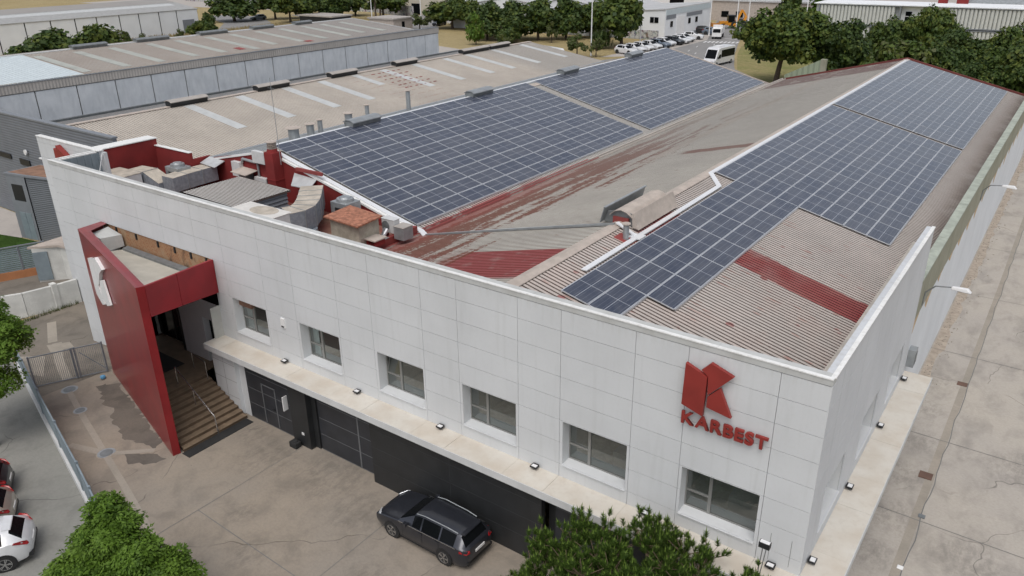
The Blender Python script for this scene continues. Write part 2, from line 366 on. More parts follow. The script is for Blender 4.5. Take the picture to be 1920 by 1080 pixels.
M['lane'] = m_concrete('lane_concrete', (.40, .368, .33), (.44, .40, .345), .55, seed=2, streak=(1.3, .7, 1), spots=((1.0,6.5,1.2),(1.2,9,1.3),(1.0,12,1.2),(1.3,15,1.1),(.9,18,1.0),(.9,21,1.0),(1.6,3,1.2),(4,8,1.5),(5,15,1.6)))
M['sidew'] = m_concrete('street_concrete', (.235, .235, .215), (.275, .27, .245), .5, seed=3)
M['yardback'] = m_concrete('back_yard_concrete', (.19, .17, .145), (.22, .19, .155), .65, seed=4)
M['patchlt'] = m_concrete('light_cement_patch', (.32, .29, .245), (.35, .31, .26), .3, False, 5)
M['patchdk'] = m_concrete('dark_cement_patch', (.14, .125, .108), (.17, .145, .12), .6, False, 6)
M['asphalt'] = m_concrete('worn_asphalt', (.23, .225, .22), (.27, .262, .252), .3, False, 7)
M['paving'] = m_concrete('pale_paving', (.40, .37, .34), (.44, .40, .36), .25, False, 8)
M['paint'] = simple('road_paint', (.66, .66, .65), .8, var=.12)
def m_grass(name, a, b, c):
    t = NT(name); f = t.ss(t.noise(.06, 5), .35, .65); g = t.ss(t.noise(1.5, 6, rough=.7), .35, .7); k = t.ss(t.noise(.3, 5, t.scale(t.pos(), (.5, 2.5, 1))), .4, .7)
    cc = t.mix(f, a, b); cc = t.mix(t.m('MULTIPLY', g, .5), cc, shade(a, .6)); cc = t.mix(t.m('MULTIPLY', k, .35), cc, c); t.bump(g, .8, .1); return t.out(cc, .95, spec=.1)
M['drygrass'] = m_grass('dry_grass', (.36, .285, .145), (.40, .325, .18), (.27, .22, .11))
M['greengrass'] = m_grass('greener_grass', (.20, .21, .075), (.34, .28, .14), (.12, .155, .035))
M['lawn'] = m_grass('artificial_lawn', (.035, .07, .012), (.04, .08, .015), (.03, .06, .01))
def m_leaf(name, a, b, c, tr=.25):
    t = NT(name); g = t.n('ShaderNodeNewGeometry'); r = g.outputs['Random Per Island']; oi = t.n('ShaderNodeObjectInfo').outputs['Random']
    cc = t.mix(r, a, b); cl = t.ss(t.noise(.55, 3), .45, .62); cc = t.mix(t.m('MULTIPLY', cl, .6), cc, c); cc = t.mix(t.m('MULTIPLY', oi, .35), cc, shade(a, .7))
    t.out(cc, .6, spec=.3)
    tl = t.n('ShaderNodeBsdfTranslucent'); t.lk(cc, tl.inputs[0]); mx = t.n('ShaderNodeMixShader'); mx.inputs[0].default_value = tr
    t.lk(t.b.outputs[0], mx.inputs[1]); t.lk(tl.outputs[0], mx.inputs[2]); t.lk(mx.outputs[0], t.t.nodes['Material Output'].inputs[0]); return t.mat
M['leafA'] = m_leaf('leaves_mid', (.055, .095, .018), (.10, .145, .025), (.17, .18, .03))
M['leafC'] = m_leaf('leaves_dark', (.030, .060, .016), (.062, .10, .024), (.09, .125, .03))
M['leafD'] = m_leaf('leaves_olive', (.075, .095, .035), (.12, .13, .05), (.10, .11, .04))
M['leafN'] = m_leaf('leaves_bright', (.10, .19, .018), (.18, .30, .04), (.21, .33, .05), .35)
M['leafN2'] = m_leaf('leaves_deep', (.06, .125, .014), (.12, .21, .026), (.12, .20, .025), .35)
M['needle'] = m_leaf('pine_needles', (.045, .09, .014), (.095, .16, .024), (.08, .13, .022), .25)
M['candle'] = m_leaf('pine_candles', (.12, .20, .03), (.19, .28, .05), (.2, .3, .05), .2)
M['bark'] = simple('bark', (.10, .075, .055), .95, var=.3, sc_=6, objc=True)
M['pinebark'] = simple('pine_twig', (.20, .14, .10), .95, var=.3, sc_=6, objc=True)
M['glassdk'] = simple('car_glass', (.006, .007, .008), .06, var=.1, spec=.08)
def m_pane():
    t = NT('window_glass'); t.t.nodes.remove(t.b)
    tr = t.n('ShaderNodeBsdfTransparent'); tr.inputs[0].default_value = (.90, .96, .94, 1)
    gl = t.n('ShaderNodeBsdfGlossy'); gl.inputs['Roughness'].default_value = .01; gl.inputs[0].default_value = (.9, .92, .92, 1)
    fr = t.n('ShaderNodeFresnel'); fr.inputs[0].default_value = 1.55; k = t.m('MULTIPLY', fr.outputs[0], 2.6)
    df = t.n('ShaderNodeBsdfDiffuse'); df.inputs[0].default_value = (.30, .33, .30, 1); m0 = t.n('ShaderNodeMixShader'); m0.inputs[0].default_value = .2; t.lk(tr.outputs[0], m0.inputs[1]); t.lk(df.outputs[0], m0.inputs[2])
    mx = t.n('ShaderNodeMixShader'); t.lk(k, mx.inputs[0]); t.lk(m0.outputs[0], mx.inputs[1]); t.lk(gl.outputs[0], mx.inputs[2])
    t.lk(mx.outputs[0], t.t.nodes['Material Output'].inputs[0]); return t.mat
M['pane'] = m_pane()
M['roomfloor'] = simple('office_floor', (.58, .54, .42), .7, var=.25, sc_=2.5)
M['roomwall'] = simple('office_wall', (.45, .45, .42), .8)
M['roomdark'] = simple('office_back', (.40, .37, .32), .8)
M['ledge'] = simple('window_ledge', (.74, .84, .82), .6, var=.05)
M['winframe'] = simple('window_frame_grey', (.30, .30, .285), .4, .4, var=.06)
M['brick'] = None
def m_brick():
    t = NT('exposed_brick'); b = t.n('ShaderNodeTexBrick'); x, y, z = t.xyz(); c = t.n('ShaderNodeCombineXYZ'); t.lk(x, c.inputs[0]); t.lk(z, c.inputs[1]); t.lk(c.outputs[0], b.inputs[0])
    b.inputs['Scale'].default_value = 3.2; b.inputs['Color1'].default_value = (.30, .12, .05, 1); b.inputs['Color2'].default_value = (.38, .19, .09, 1); b.inputs['Mortar'].default_value = (.33, .25, .16, 1); b.inputs['Mortar Size'].default_value = .03
    f = t.ss(t.noise(1.2, 5), .45, .65); cc = t.mix(t.m('MULTIPLY', f, .7), b.outputs[0], (.36, .27, .17)); g = t.ss(t.noise(.9, 5, t.scale(t.pos(), (1, 1, .6))), .55, .65); cc = t.mix(t.m('MULTIPLY', g, .75), cc, (.07, .045, .03)); return t.out(cc, .95)
M['brick'] = m_brick()
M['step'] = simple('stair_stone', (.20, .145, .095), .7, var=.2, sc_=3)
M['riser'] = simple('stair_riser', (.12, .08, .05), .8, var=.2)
M['greywall'] = None
def m_gcorr(name, c, per, axis=2, depth=.6):
    t = NT(name); q = t.xyz()[axis]; w = t.m('SINE', t.m('MULTIPLY', q, 2*math.pi/per)); f = t.ss(t.noise(.5, 3), .3, .7)
    cc = t.mix(f, shade(c, .92), shade(c, 1.08)); t.bump(w, depth, per*.25); return t.out(cc, .55, .2)
M['greywall'] = m_gcorr('dark_grey_cladding', (.18, .195, .22), .22, 2, .22)
M['greywall2'] = m_gcorr('ribbed_grey_cladding', (.16, .172, .19), .16, 2, .35)
M['greyflat'] = simple('grey_panel', (.20, .215, .235), .5, var=.06)
M['bluegrey'] = simple('blue_grey_sheet', (.24, .29, .32), .5, .2, var=.12)
M['panelC'] = None
def m_tilt():
    t = NT('cement_wall_panel'); f = t.ss(t.noise(.5, 6, rough=.65), .3, .7); v = t.scale(t.pos(), (1, 2, .5)); g = t.ss(t.noise(1.2, 5, v), .4, .75)
    cc = t.mix(f, (.53, .56, .59), (.63, .655, .68)); cc = t.mix(t.m('MULTIPLY', g, .3), cc, (.33, .35, .38)); return t.out(cc, .85)
M['panelC'] = m_tilt()
M['fascia'] = simple('beige_fascia', (.38, .35, .32), .8, var=.1)
M['whitewall'] = simple('white_wall', (.74, .755, .765), .8, var=.05, sc_=.4)
M['beigewall'] = simple('beige_wall', (.50, .46, .38), .85, var=.08, sc_=.4)
M['greyroof'] = simple('far_roof', (.46, .46, .46), .6, var=.08, sc_=.3)
M['yellowwall'] = simple('old_white_wall', (.60, .60, .57), .9, var=.15, sc_=1)
M['orange'] = simple('orange_wall', (.42, .18, .08), .9, var=.1)
M['terr'] = simple('terracotta_tiles', (.36, .155, .095), .9, var=.4, sc_=5, sc2=14)
def m_graf(name):
    t = NT(name); q = t.n('ShaderNodeTexVoronoi'); q.inputs['Scale'].default_value = 1.1; t.lk(t.scale(t.pos(), (1, .6, 1.3)), q.inputs['Vector'])
    h = t.n('ShaderNodeHueSaturation'); h.inputs['Saturation'].default_value = .45; h.inputs['Value'].default_value = .30; t.lk(q.outputs['Color'], h.inputs['Color'])
    f = t.ss(t.noise(1.3, 4), .42, .5); cc = t.mix(t.m('MULTIPLY', f, .9), h.outputs[0], (.5, .5, .48)); e = t.ss(t.vor(1.1, t.scale(t.pos(), (1, .6, 1.3)), 'Distance', 'DISTANCE_TO_EDGE'), .0, .05, 1., 0.); cc = t.mix(t.m('MULTIPLY', e, .7), cc, (.03, .03, .05)); return t.out(cc, .9)
M['graf'] = m_graf('painted_graffiti')
def m_deck():
    t = NT('terrace_deck'); f = t.ss(t.noise(.5, 5), .35, .65); g = t.ss(t.noise(2.5, 5), .4, .7); cc = t.mix(f, (.20, .06, .045), (.26, .16, .11)); cc = t.mix(t.m('MULTIPLY', g, .5), cc, (.13, .06, .045)); return t.out(cc, .85)
M['deck'] = m_deck()
def paint(name, c, metal=.3):
    t = NT(name); g = t.ss(t.noise(3, 3, t.obj()), .3, .7); cc = t.mix(g, shade(c, .93), shade(c, 1.05)); return t.out(cc, .28, metal, coat=.6)
M['headl'] = simple('headlight_glass', (.55, .57, .6), .1, .2)
M['taill'] = simple('taillight_red', (.33, .008, .010), .2)
M['lampwhite'] = simple('lamp_housing', (.74, .74, .74), .4, var=.03)
# ---------------- ground ----------------
XS = [-900, -41, -25, 500]; YS = [-150, 20, 30, 45, 60, 1200]
g = MB()
for i in range(3):
    for j in range(5):
        g.face([(XS[a], YS[b], hgt(XS[a], YS[b])-.012) for a, b in ((i, j), (i+1, j), (i+1, j+1), (i, j+1))])
tag(g.build('ground', M['drygrass']), kind='structure')
def clipx(poly, xc, keep_left):
    o = []
    for i in range(len(poly)):
        a, b = poly[i], poly[(i+1) % len(poly)]
        ia = (a[0] <= xc) == keep_left; ib = (b[0] <= xc) == keep_left
        if ia: o.append(a)
        if ia != ib and abs(b[0]-a[0]) > 1e-9:
            t = (xc-a[0])/(b[0]-a[0]); o.append((xc, a[1]+t*(b[1]-a[1])))
    return o
LAY = [0]
def sheet(name, poly, m, lift, mb=None, kind='structure'):
    b = mb or MB()
    rest = poly
    for xc in (-41, -25):
        l = clipx(rest, xc, True); rest = clipx(rest, xc, False)
        if len(l) > 2: b.face([(p[0], p[1], hgt(p[0], p[1])+lift) for p in l])
        if len(rest) < 3: break
    if len(rest) > 2: b.face([(p[0], p[1], hgt(p[0], p[1])+lift) for p in rest])
    if mb is None: return tag(b.build(name, m), kind=kind)
def strip(mb, P, w, lift):
    for i in range(len(P)-1):
        a = Vector((P[i][0], P[i][1])); b = Vector((P[i+1][0], P[i+1][1])); d = (b-a).normalized(); n = Vector((-d.y, d.x))*w/2
        sheet('', [tuple(a-n), tuple(b-n), tuple(b+n), tuple(a+n)], None, lift, mb)
sheet('street_pavement', [(-75,-40),(40,-40),(40,-13.2),(-12,-12),(-25,-8.45),(-41.4,-4.05),(-75,4.5)], M['sidew'], 0)
sheet('front_yard', [(-41.2,-3.9),(-25,-8.3),(-12,-11.9),(10,-13),(10,1),(-41,1),(-41,-3.9)], M['yard'], .004)
sheet('side_lane', [(-.3,-13.2),(36,-16),(36,77),(-.3,77)], M['lane'], .008)
sheet('back_yard', [(-47,-2.3),(-36.2,-5.15),(-35.9,-.9),(-37,1),(-40.6,2.7),(-47,2.7)], M['yardback'], .008)
def jag(P, a=.13):
    q = random.Random(11); O = []
    for i in range(len(P)):
        (x0, y0), (x1, y1) = P[i], P[(i+1) % len(P)]; n = max(1, int(math.hypot(x1-x0, y1-y0)/.22))
        for k in range(n): O.append((x0+(x1-x0)*k/n+q.uniform(-a, a)*(k > 0), y0+(y1-y0)*k/n+q.uniform(-a, a)*(k > 0)))
    return O
# cement repairs and joints in the yard
b = MB(); strip(b, [(-35.6,-3.95),(-32.9,-4.75),(-28,-6.1),(-20.9,-8.05),(-17.5,-9.4)], .27, .012); strip(b, [(-28,-6.1),(-26.3,-4.75)], .3, .0125); strip(b, [(-28.2,-6.1),(-30.2,-6.6)], .35, .013)
tag(b.build('cement_strip', M['patchlt']), kind='structure')
b = MB(); strip(b, [(-45.2,-.2),(-42.4,-1.5)], .5, .015); strip(b, [(-42.1,-1.4),(-39.6,-2.5),(-36.8,-3.4)], .5, .0155); sheet('', [(-42.3,-1.9),(-41.6,-.9),(-40.7,-1.1),(-41.2,-2.2)], None, .016, b); sheet('', [(-42.2,-3.5),(-41.0,-2.6),(-38.4,-3.9),(-39.8,-4.3)], None, .0165, b)
tag(b.build('cement_patch', M['patchlt']), kind='structure')
b = MB(); sheet('', jag([(-34.7,-3.0),(-33.4,-3.3),(-33.2,-3.6),(-31.4,-3.8),(-30.9,-4.3),(-29.4,-4.6),(-28.6,-5.0),(-27.3,-4.7),(-26.3,-4.75),(-26.6,-4.2),(-30.9,-3.0),(-34,-2.15)]), None, .010, b)
sheet('', jag([(-27.2,-5.65),(-26.3,-6.0),(-25.3,-5.3),(-25.2,-4.85),(-26.1,-4.95)], .09), None, .0105, b)
tag(b.build('dark_patch', M['patchdk']), kind='structure')
b = MB(); strip(b, [(-21.1,-8.3),(-21.12,-7.4),(-21.05,-4.5)], .03, .014); strip(b, [(-21.04,-4.5),(-21.0,-.9)], .018, .0141); strip(b, [(-21.1,-6.1),(-15.3,-6.25),(-9,-6.3)], .03, .0142); strip(b, [(-14.5,-1),(-14.4,-9)], .02, .0143)
strip(b, [(-38,-9),(-29.5,-10.2)], .03, .0144)
tag(b.build('expansion_joint', M['gap']), kind='structure')
b = MB(); strip(b, [(2.05,-8),(1.95,6),(2.0,20),(2.05,36),(2.0,60),(2.0,76)], .30, .014)
tag(b.build('drain_strip', M['patchlt']), kind='structure')
b = MB()
P = [(2.16+.03*math.sin(y*1.7)+random.Random(int(y*7)).uniform(-.03,.03), y) for y in [k*.8-8 for k in range(106)]]
strip(b, P, .035, .018)
for yy in (9.3, 15.5, 24.6, 33.5, 43, 52, 61): strip(b, [(-.1, yy), (9, yy-.1), (30, yy)], .03, .0185)
tag(b.build('lane_crack', M['gap']), kind='structure')
b = MB(); rr = random.Random(4)
L = [(0.0,14.2)]+[(.45+rr.uniform(-.12,.16), 14.2+k*.7) for k in range(88)]+[(0,75.8)]
sheet('', L, None, .013, b); tag(b.build('earth_strip', simple('sandy_debris', (.385,.325,.262), .95, var=.2, sc_=3, bump=.6)), kind='structure')
# debris of flaked render along the wall foot
b = MB()
for k in range(420):
    y = rr.uniform(14.3, 75); x = .05+abs(rr.gauss(0, .35)); s = rr.uniform(.015, .05); b.box(x, y, .01, x+s*rr.uniform(1,2), y+s*rr.uniform(1,2), .014+s*.6)
tag(b.build('render_debris', M['patchlt']), kind='stuff')
M['rustlid'] = simple('rusty_lid', (.13, .075, .055), .8, var=.2)
def cover(name, x, y, r, lab, sq=None, m='zinc'):
    b = MB(); z = hgt(x, y)+.016
    if sq: b.box(x-sq[0]/2, y-sq[1]/2, z, x+sq[0]/2, y+sq[1]/2, z+.015); b.box(x-sq[0]*.42, y-sq[1]*.42, z+.015, x+sq[0]*.42, y+sq[1]*.42, z+.022, 0)
    else:
        b.tube((x, y, z-.006), (x, y, z), r*1.25, r*1.2, 20, 2); b.tube((x, y, z), (x, y, z+.012), r*1.1, r*1.1, 20, 0); b.tube((x, y, z+.012), (x, y, z+.02), r*.8, r*.8, 20, 1)
    tag(b.build(name, [M[m], M['zincdk'], M['patchlt']], loc=(x, y, z)), lab, 'manhole cover')
cover('manhole_cover', -35.6, -3.9, .36, 'round blue grey manhole cover nearest the barred gate in the yard')
cover('manhole_cover', -32.9, -4.72, .28, 'small round manhole cover between the gate cover and the red entrance front')
cover('manhole_cover', -28.0, -6.04, .34, 'round manhole cover in the yard where the cement strips cross before the red wall')
cover('drain_cover', 1.8, 12.4, 0, 'rusty brown square drain cover in the lane beside the side canopy', (.5, .5), 'rustlid')
cover('drain_cover', 1.9, 21.3, 0, 'rust brown drain cover farther up the lane beside the rear wall', (.45, .4), 'rustlid')
cover('drain_grate', 2.15, 9.6, 0, 'small dark square drain grate on the cracked joint of the lane', (.24, .24), 'zincdk')
# ---------------- far streets ----------------
sheet('cross_street', [(-170,104),(-104,100),(-66,93),(-40,88),(-30,92),(-35.8,102.4),(-41.8,109.7),(-45.6,114.3),(-47.5,118.9),(-66,122),(-71,112),(-104,109.5),(-170,128)], M['asphalt'], .004)
sheet('main_road', [(-47.5,118.9),(-53.1,133.8),(-58.7,150.6),(-65.3,171.4),(-71,195),(-80,225),(-92,225),(-80,190),(-71.5,166),(-66.6,152),(-66.4,130),(-66,122)], M['asphalt'], .006)
sheet('pale_pavement', [(-66.4,121.6),(-66.2,130),(-66.4,152),(-71.3,166),(-74.5,166),(-74,146),(-72.3,126),(-72.8,116)], M['paving'], .01)
sheet('back_lot', [(-47.0, -2.2), (-41.4, -4.0), (-75, 4.5), (-75, -9), (-49, -9), (-41.4, -4.1)][:0] or [(-47.2,-2.3),(-47.2,9),(-50,9),(-53.5,4),(-58.4,-8),(-50,-6)], M['yardback'], .006)
sheet('park_path', [(-126,118),(-104,112),(-96,104),(-88,98),(-92,96),(-104,100.5),(-128,113)], M['paving'], .012)
sheet('green_verge', [(-28,88),(-35.4,102.4),(-41.4,109.7),(-45.2,114.3),(-47,119),(-52.6,133.8),(-56,145),(-40,150),(0,126),(30,100),(30,80)], M['greengrass'], .002)
sheet('far_street', [(-142.6,112),(-128,118),(-128.4,134),(-136,141),(-146,155),(-150,168),(-170,225),(-186,225),(-170,178),(-158,146),(-172,150),(-200,160),(-205,152),(-165,137),(-154,128)], M['asphalt'], .008)
sheet('car_park', [(-186,112),(-176,110),(-186,130),(-206,142),(-226,145),(-226,135),(-200,124)], M['asphalt'], .009)
sheet('far_ground', [(-330,150),(-212,165),(-186,226),(-60,240),(90,250),(90,420),(-330,420)], M['paving'], .003)
sheet('far_yard', [(-71,167),(-60,172),(-52,160),(-40,152),(30,130),(90,130),(90,252),(-66,240)], M['paving'], .0045)
b = MB()
for (x, y) in ((-63,126),(-62,132),(-63.3,139),(-60.4,124.5),(-59.3,129),(-58.9,134),(-60,139.5),(-61.6,144)): strip(b, [(x, y), (x-.55, y+2)], .14, .011)
for k in range(9):
    x = -65.2+k*.8; y = 147.2+k*.25; strip(b, [(x, y), (x-.4, y+2.6)], .42, .0112)
strip(b, [(-66.8,157),(-61.2,156)], .3, .0113)
tag(b.build('road_marking', M['paint']), kind='structure')
# ---------------- roof sheets ----------------
def corr(mb, x0, z0, x1, z1, y0, y1, pitch=.225, dep=.045, gw=.36, thick=0):
    n = int(round((y1-y0)/pitch)); p = (y1-y0)/n; ang = math.atan2(z1-z0, x1-x0); ox, oz = -math.sin(ang)*dep, math.cos(ang)*dep
    if oz < 0: ox, oz = -ox, -oz
    prof = []
    for i in range(n):
        y = y0+i*p
        prof += [(y, 1), (y+p*(1-gw)*.95, 1), (y+p*(1-gw*.75), 0), (y+p*(1-gw*.3), 0)]
    prof.append((y1, 1))
    k = len(mb.v)
    for y, t in prof: mb.v += [(x0+ox*t, y, z0+oz*t), (x1+ox*t, y, z1+oz*t)]
    fl = (x1 > x0)
    for i in range(len(prof)-1):
        q = [k+2*i, k+2*i+1, k+2*i+3, k+2*i+2]
        if not fl: q = q[::-1]
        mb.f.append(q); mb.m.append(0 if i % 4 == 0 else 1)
RX, RZ, VX, VZ, LX, LZ = -12.24, 8.56, -24.66, 5.46, -36.93, 8.53
TAN = math.tan(rad(14))
bld = thing('factory_building', 'white clad factory with three corrugated roof slopes, red entrance front and red rust-stained sheets', 'factory', (-20, 30, 0))
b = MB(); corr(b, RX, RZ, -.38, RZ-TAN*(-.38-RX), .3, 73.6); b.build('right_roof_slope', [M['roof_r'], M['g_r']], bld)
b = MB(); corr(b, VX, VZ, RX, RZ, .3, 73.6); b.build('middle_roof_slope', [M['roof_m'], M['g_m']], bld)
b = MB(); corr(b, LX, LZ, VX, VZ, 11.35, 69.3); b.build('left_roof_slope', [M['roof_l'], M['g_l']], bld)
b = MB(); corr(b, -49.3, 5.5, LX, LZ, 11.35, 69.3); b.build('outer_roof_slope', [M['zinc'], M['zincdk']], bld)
# ridge caps
def cap(mb, x, z, y0, y1, w=.26, m=0, seg=1.0, t=.03):
    y = y0; i = 0
    while y < y1-.01:
        ye = min(y+seg, y1); q = .004*(i % 2)
        for s in (-1, 1):
            mb.extr([(x, y, z+.07+q), (x+s*w, y, z+.07+q-w*TAN), (x+s*w, ye, z+.07+q-w*TAN), (x, ye, z+.07+q)], (0, 0, t*(1 if s == 1 else 1.001)), m)
        y = ye; i += 1
b = MB(); cap(b, RX, RZ, .35, 73.6, .30, seg=2.4); b.build('ridge_cap', M['ridgecap'], bld); b = MB(); cap(b, LX, LZ, 11.2, 69.4, .5, seg=2.4); b.build('ridge_cap', M['ridgecap'], bld)
# valley gutter with kerb
b = MB(); b.box(VX-.22, 11.3, VZ+.02, VX-.12, 73.6, VZ+.22); b.box(VX+.10, 2.2, VZ+.02, VX+.18, 73.6, VZ+.20)
b.box(VX-.12, 11.3, VZ+.03, VX+.10, 73.6, VZ+.06, 1)
b.build('valley_gutter', [m_roof('gutter_lip', (.52, .47, .42), 'left') , M['groove']], bld)
b = MB(); b.box(VX-.125, 11.5, VZ+.225, VX-.225, 30, VZ+.235); b.box(VX+.09, 2.2, VZ+.203, VX+.19, 31, VZ+.215); b.box(VX-.12, 11.5, VZ+.062, VX+.10, 28, VZ+.07); b.build('valley_paint', M['redcurb'], bld)
# far end verge trim, red
b = MB()
for (x0, z0, x1, z1) in ((-.3, RZ-TAN*(-.3-RX), RX, RZ), (RX, RZ, VX, VZ)):
    b.extr([(x0, 73.6, z0-.5), (x1, 73.6, z1-.5), (x1, 73.6, z1+.22), (x0, 73.6, z0+.22)], (0, .18, 0))
b.build('verge_trim', M['redtrim'], bld)
b = MB(); b.extr([(LX, 69.3, LZ-.4), (VX, 69.3, VZ-.4), (VX, 69.3, VZ+.13), (LX, 69.3, LZ+.13)], (0, .18, 0)); b.extr([(LX, 69.3, LZ-.4), (-49.3, 69.3, 5.1), (-49.3, 69.3, 5.63), (LX, 69.3, LZ+.13)], (0, .18, 0)); b.build('left_verge_trim', M['ridgecap'], bld)
# rear masses under the roofs (walls closing the volumes)
b = MB()
b.hexa([(-.38, 73.7, 0), (-24.7, 73.7, 0), (-24.7, 73.7, 5.3), (RX, 73.7, 8.3), (-.38, 73.7, 5.4)], [(-.38, 73.8, 0), (-24.7, 73.8, 0), (-24.7, 73.8, 5.3), (RX, 73.8, 8.3), (-.38, 73.8, 5.4)])
b.hexa([(-24.7, 69.35, 0), (-49.3, 69.35, 0), (-49.3, 69.35, 5.3), (LX, 69.35, 8.3), (-24.7, 69.35, 5.3)], [(-24.7, 69.45, 0), (-49.3, 69.45, 0), (-49.3, 69.45, 5.3), (LX, 69.45, 8.3), (-24.7, 69.45, 5.3)])
b.build('back_wall', M['rearwhite'], bld)
# long rear side wall
b = MB()
yy = 14.05
while yy < 73.5:
    ye = min(yy+2.98, 73.75); b.box(-.36, yy, 0, -.08, ye-.02, 5.7); yy += 2.98
b.box(-.36, 14.05, 0, -.12, 73.7, 5.7, 1)
b.build('rear_side_wall', [M['rearwhite'], M['gap']], bld)
b = MB(); b.box(-.37, 14.0, 5.7, -.06, 73.8, 7.62); b.build('upper_wall_band', M['rearband'], bld)
b = MB(); yy = 14.0
while yy < 73.7:
    ye = min(yy+6.0, 73.85); b.box(-.41, yy, 7.62, .0, ye-.05, 7.70+(.004 if int(yy) % 2 else 0)); yy += 6.0
b.build('upper_coping', M['bandtop'], bld)
b = MB(); yy = 14.2
rr = random.Random(8)
while yy < 73:
    L = rr.uniform(1.6, 2.3); z0 = 5.7-rr.uniform(.35, .75); b.extr([(-.079, yy, 5.70), (-.079, yy+L, 5.70), (-.079, yy+L*.95, 5.6), (-.079, yy+L*.6, z0+.3), (-.079, yy+L*.35, z0), (-.079, yy+L*.1, z0+.25)], (.006, 0, 0)); yy += 2.98
b.build('peeled_render', M['ochre'], bld)
# ---------------- front facade ----------------
VXS = [-40.6, -39.0, -36.9, -35.2, -32.6, -30.6, -28.0, -26.0, -23.37, -21.4, -18.75, -16.83, -14.2, -12.52, -9.91, -8.22, -5.6, -3.92, -1.31, 0.0]
ZS = [3.42, 3.95, 4.83, 5.71, 6.53, 7.36, 8.19, 9.02, 9.77]
WIN = [(-3.82, -1.42), (-8.1, -5.7), (-12.40, -10.02), (-16.69, -14.29), (-21.25, -18.85), (-25.82, -23.46)]
G = .007
def rect_holes(x0, x1, z0, z1, holes):
    R = [(x0, x1, z0, z1)]
    for (a, b_, c, d) in holes:
        N = []
        for (p, q, r, s) in R:
            if b_ <= p or a >= q or d <= r or c >= s: N.append((p, q, r, s)); continue
            if p < a: N.append((p, a, r, s))
            if b_ < q: N.append((b_, q, r, s))
            aa, bb = max(p, a), min(q, b_)
            if r < c: N.append((aa, bb, r, c))
            if d < s: N.append((aa, bb, d, s))
        R = N
    return [r for r in R if r[1]-r[0] > .01 and r[3]-r[2] > .01]
whole = [(a, b_, 3.97, 5.68) for a, b_ in WIN]
RW0, RW1 = -36.3, -26.78           # red entrance volume on the facade
b = MB()
for i in range(len(VXS)-1):
    for j in range(len(ZS)-1):
        x0, x1, z0, z1 = VXS[i]+G, VXS[i+1]-G, ZS[j]+G*(j > 0), ZS[j+1]-G
        if i == len(VXS)-2: x1 = 0
        holes = list(whole)
        holes.append((RW0+.02, RW1-.02, 6.1, 7.31))
        if z1 < 6.2: holes.append((-33.6, -26.95, 0, 5.0))
        for (p, q, r, s) in rect_holes(x0, x1, z0, z1, holes): b.box(p, 0, r, q, .05, s)
for (x0, x1) in ((-40.6, -39), (-39, -36.9), (-36.9, -35.2), (-35.2, -33.6)):
    for (z0, z1) in ((-1, -.02), (-.02, .86), (.86, 1.74), (1.74, 2.6), (2.6, 3.42)): b.box(x0+G, 0, z0+G, x1-G, .05, z1-G)
b.build('front_cladding', M['facade'], bld)
# backing wall behind the joints
b = MB()
for (p, q, r, s) in rect_holes(-40.58, -.01, -1.0, 9.9, [(a-.035, b_+.035, 3.90, 5.72) for a, b_ in WIN]+[(-33.6, -26.95, -1, 5.0), (RW0+.02, RW1-.02, 6.1, 7.31), (-26.95, 0, -1, 3.3)]): b.box(p, .056, r, q, .30, s)
b.build('front_wall_core', M['gap'], bld)
b = MB(); b.box(RW0+.02, .06, 6.1, RW1-.02, .25, 7.35)
b.build('exposed_brick', M['brick'], bld)
for x in (-35.0, -33.2, -31.3, -29.9, -28.6, -27.4): b = MB(); b.box(x-.05, .0, 6.95, x+.05, .06, 7.25); b.build('brick_anchor', M['black'], bld)
# parapet band + coping
b = MB(); b.box(-40.6, -.012, 9.785, 0, .30, 9.965); b.build('parapet_band', M['band'], bld)
def coping(mb, x0, y0, x1, y1, z=9.966, t=.034, seg=3.0):
    L = math.hypot(x1-x0, y1-y0); n = max(1, int(L/seg)); 
    for i in range(n):
        a, c = i/n, (i+1)/n
        if abs(x1-x0) > abs(y1-y0): mb.box(x0+(x1-x0)*a+.003, y0-.03, z, x0+(x1-x0)*c-.003, y0+.10, z+t+.001*(i % 2)); mb.box(x0+(x1-x0)*a+.003, y0+.102, z-.01, x0+(x1-x0)*c-.003, y0+.34, z+t-.012, 1)
        else: mb.box(x0-.10, y0+(y1-y0)*a+.003, z, x0+.03, y0+(y1-y0)*c-.003, z+t+.001*(i % 2))
b = MB(); coping(b, -40.6, 0, -.0, 0); coping(b, 0, .11, 0, 14.1); coping(b, -40.5, .35, -40.5, 2.7, 9.93); b.build('coping', [M['coping'], M['band']], bld)
# side facade
SYS = [0, 1.3, 3.95, 5.8, 8.38, 10.15, 12.75, 14.1]
SW = [(1.52, 3.88), (5.92, 8.28), (10.3, 12.66)]
b = MB()
for i in range(len(SYS)-1):
    for j in range(len(ZS)-1):
        for (p, q, r, s) in rect_holes(SYS[i]+G*(i > 0), SYS[i+1]-G, ZS[j]+G*(j > 0), ZS[j+1]-G, [(a, c, 3.97, 5.6) for a, c in SW]): b.box(-.05, max(p, .052), r, 0, q, s)
b.box(-.28, 0.31, 9.785, 0.006, 14.1, 9.965)
b.box(-.05, .052, 0, 0, 14.1, 3.42); 
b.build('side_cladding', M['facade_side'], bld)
b = MB()
for (p, q, r, s) in rect_holes(.305, 14.09, 0, 9.85, [(a-.035, c+.035, 3.88, 5.67) for a, c in SW]): b.box(-.28, p, r, -.055, q, s)
b.build('side_wall_core', M['gap'], bld)
b = MB(); b.box(-.62, .36, 7.0, -.29, 13.9, 9.3); b.box(-1.0, .36, 5.6, -.63, 14.0, 6.0); b.build('inner_parapet', M['innerwall'], bld)
b = MB()
for y in (10.6, 12.4): b.box(-.635, y, 8.95, -.615, y+.22, 9.2)
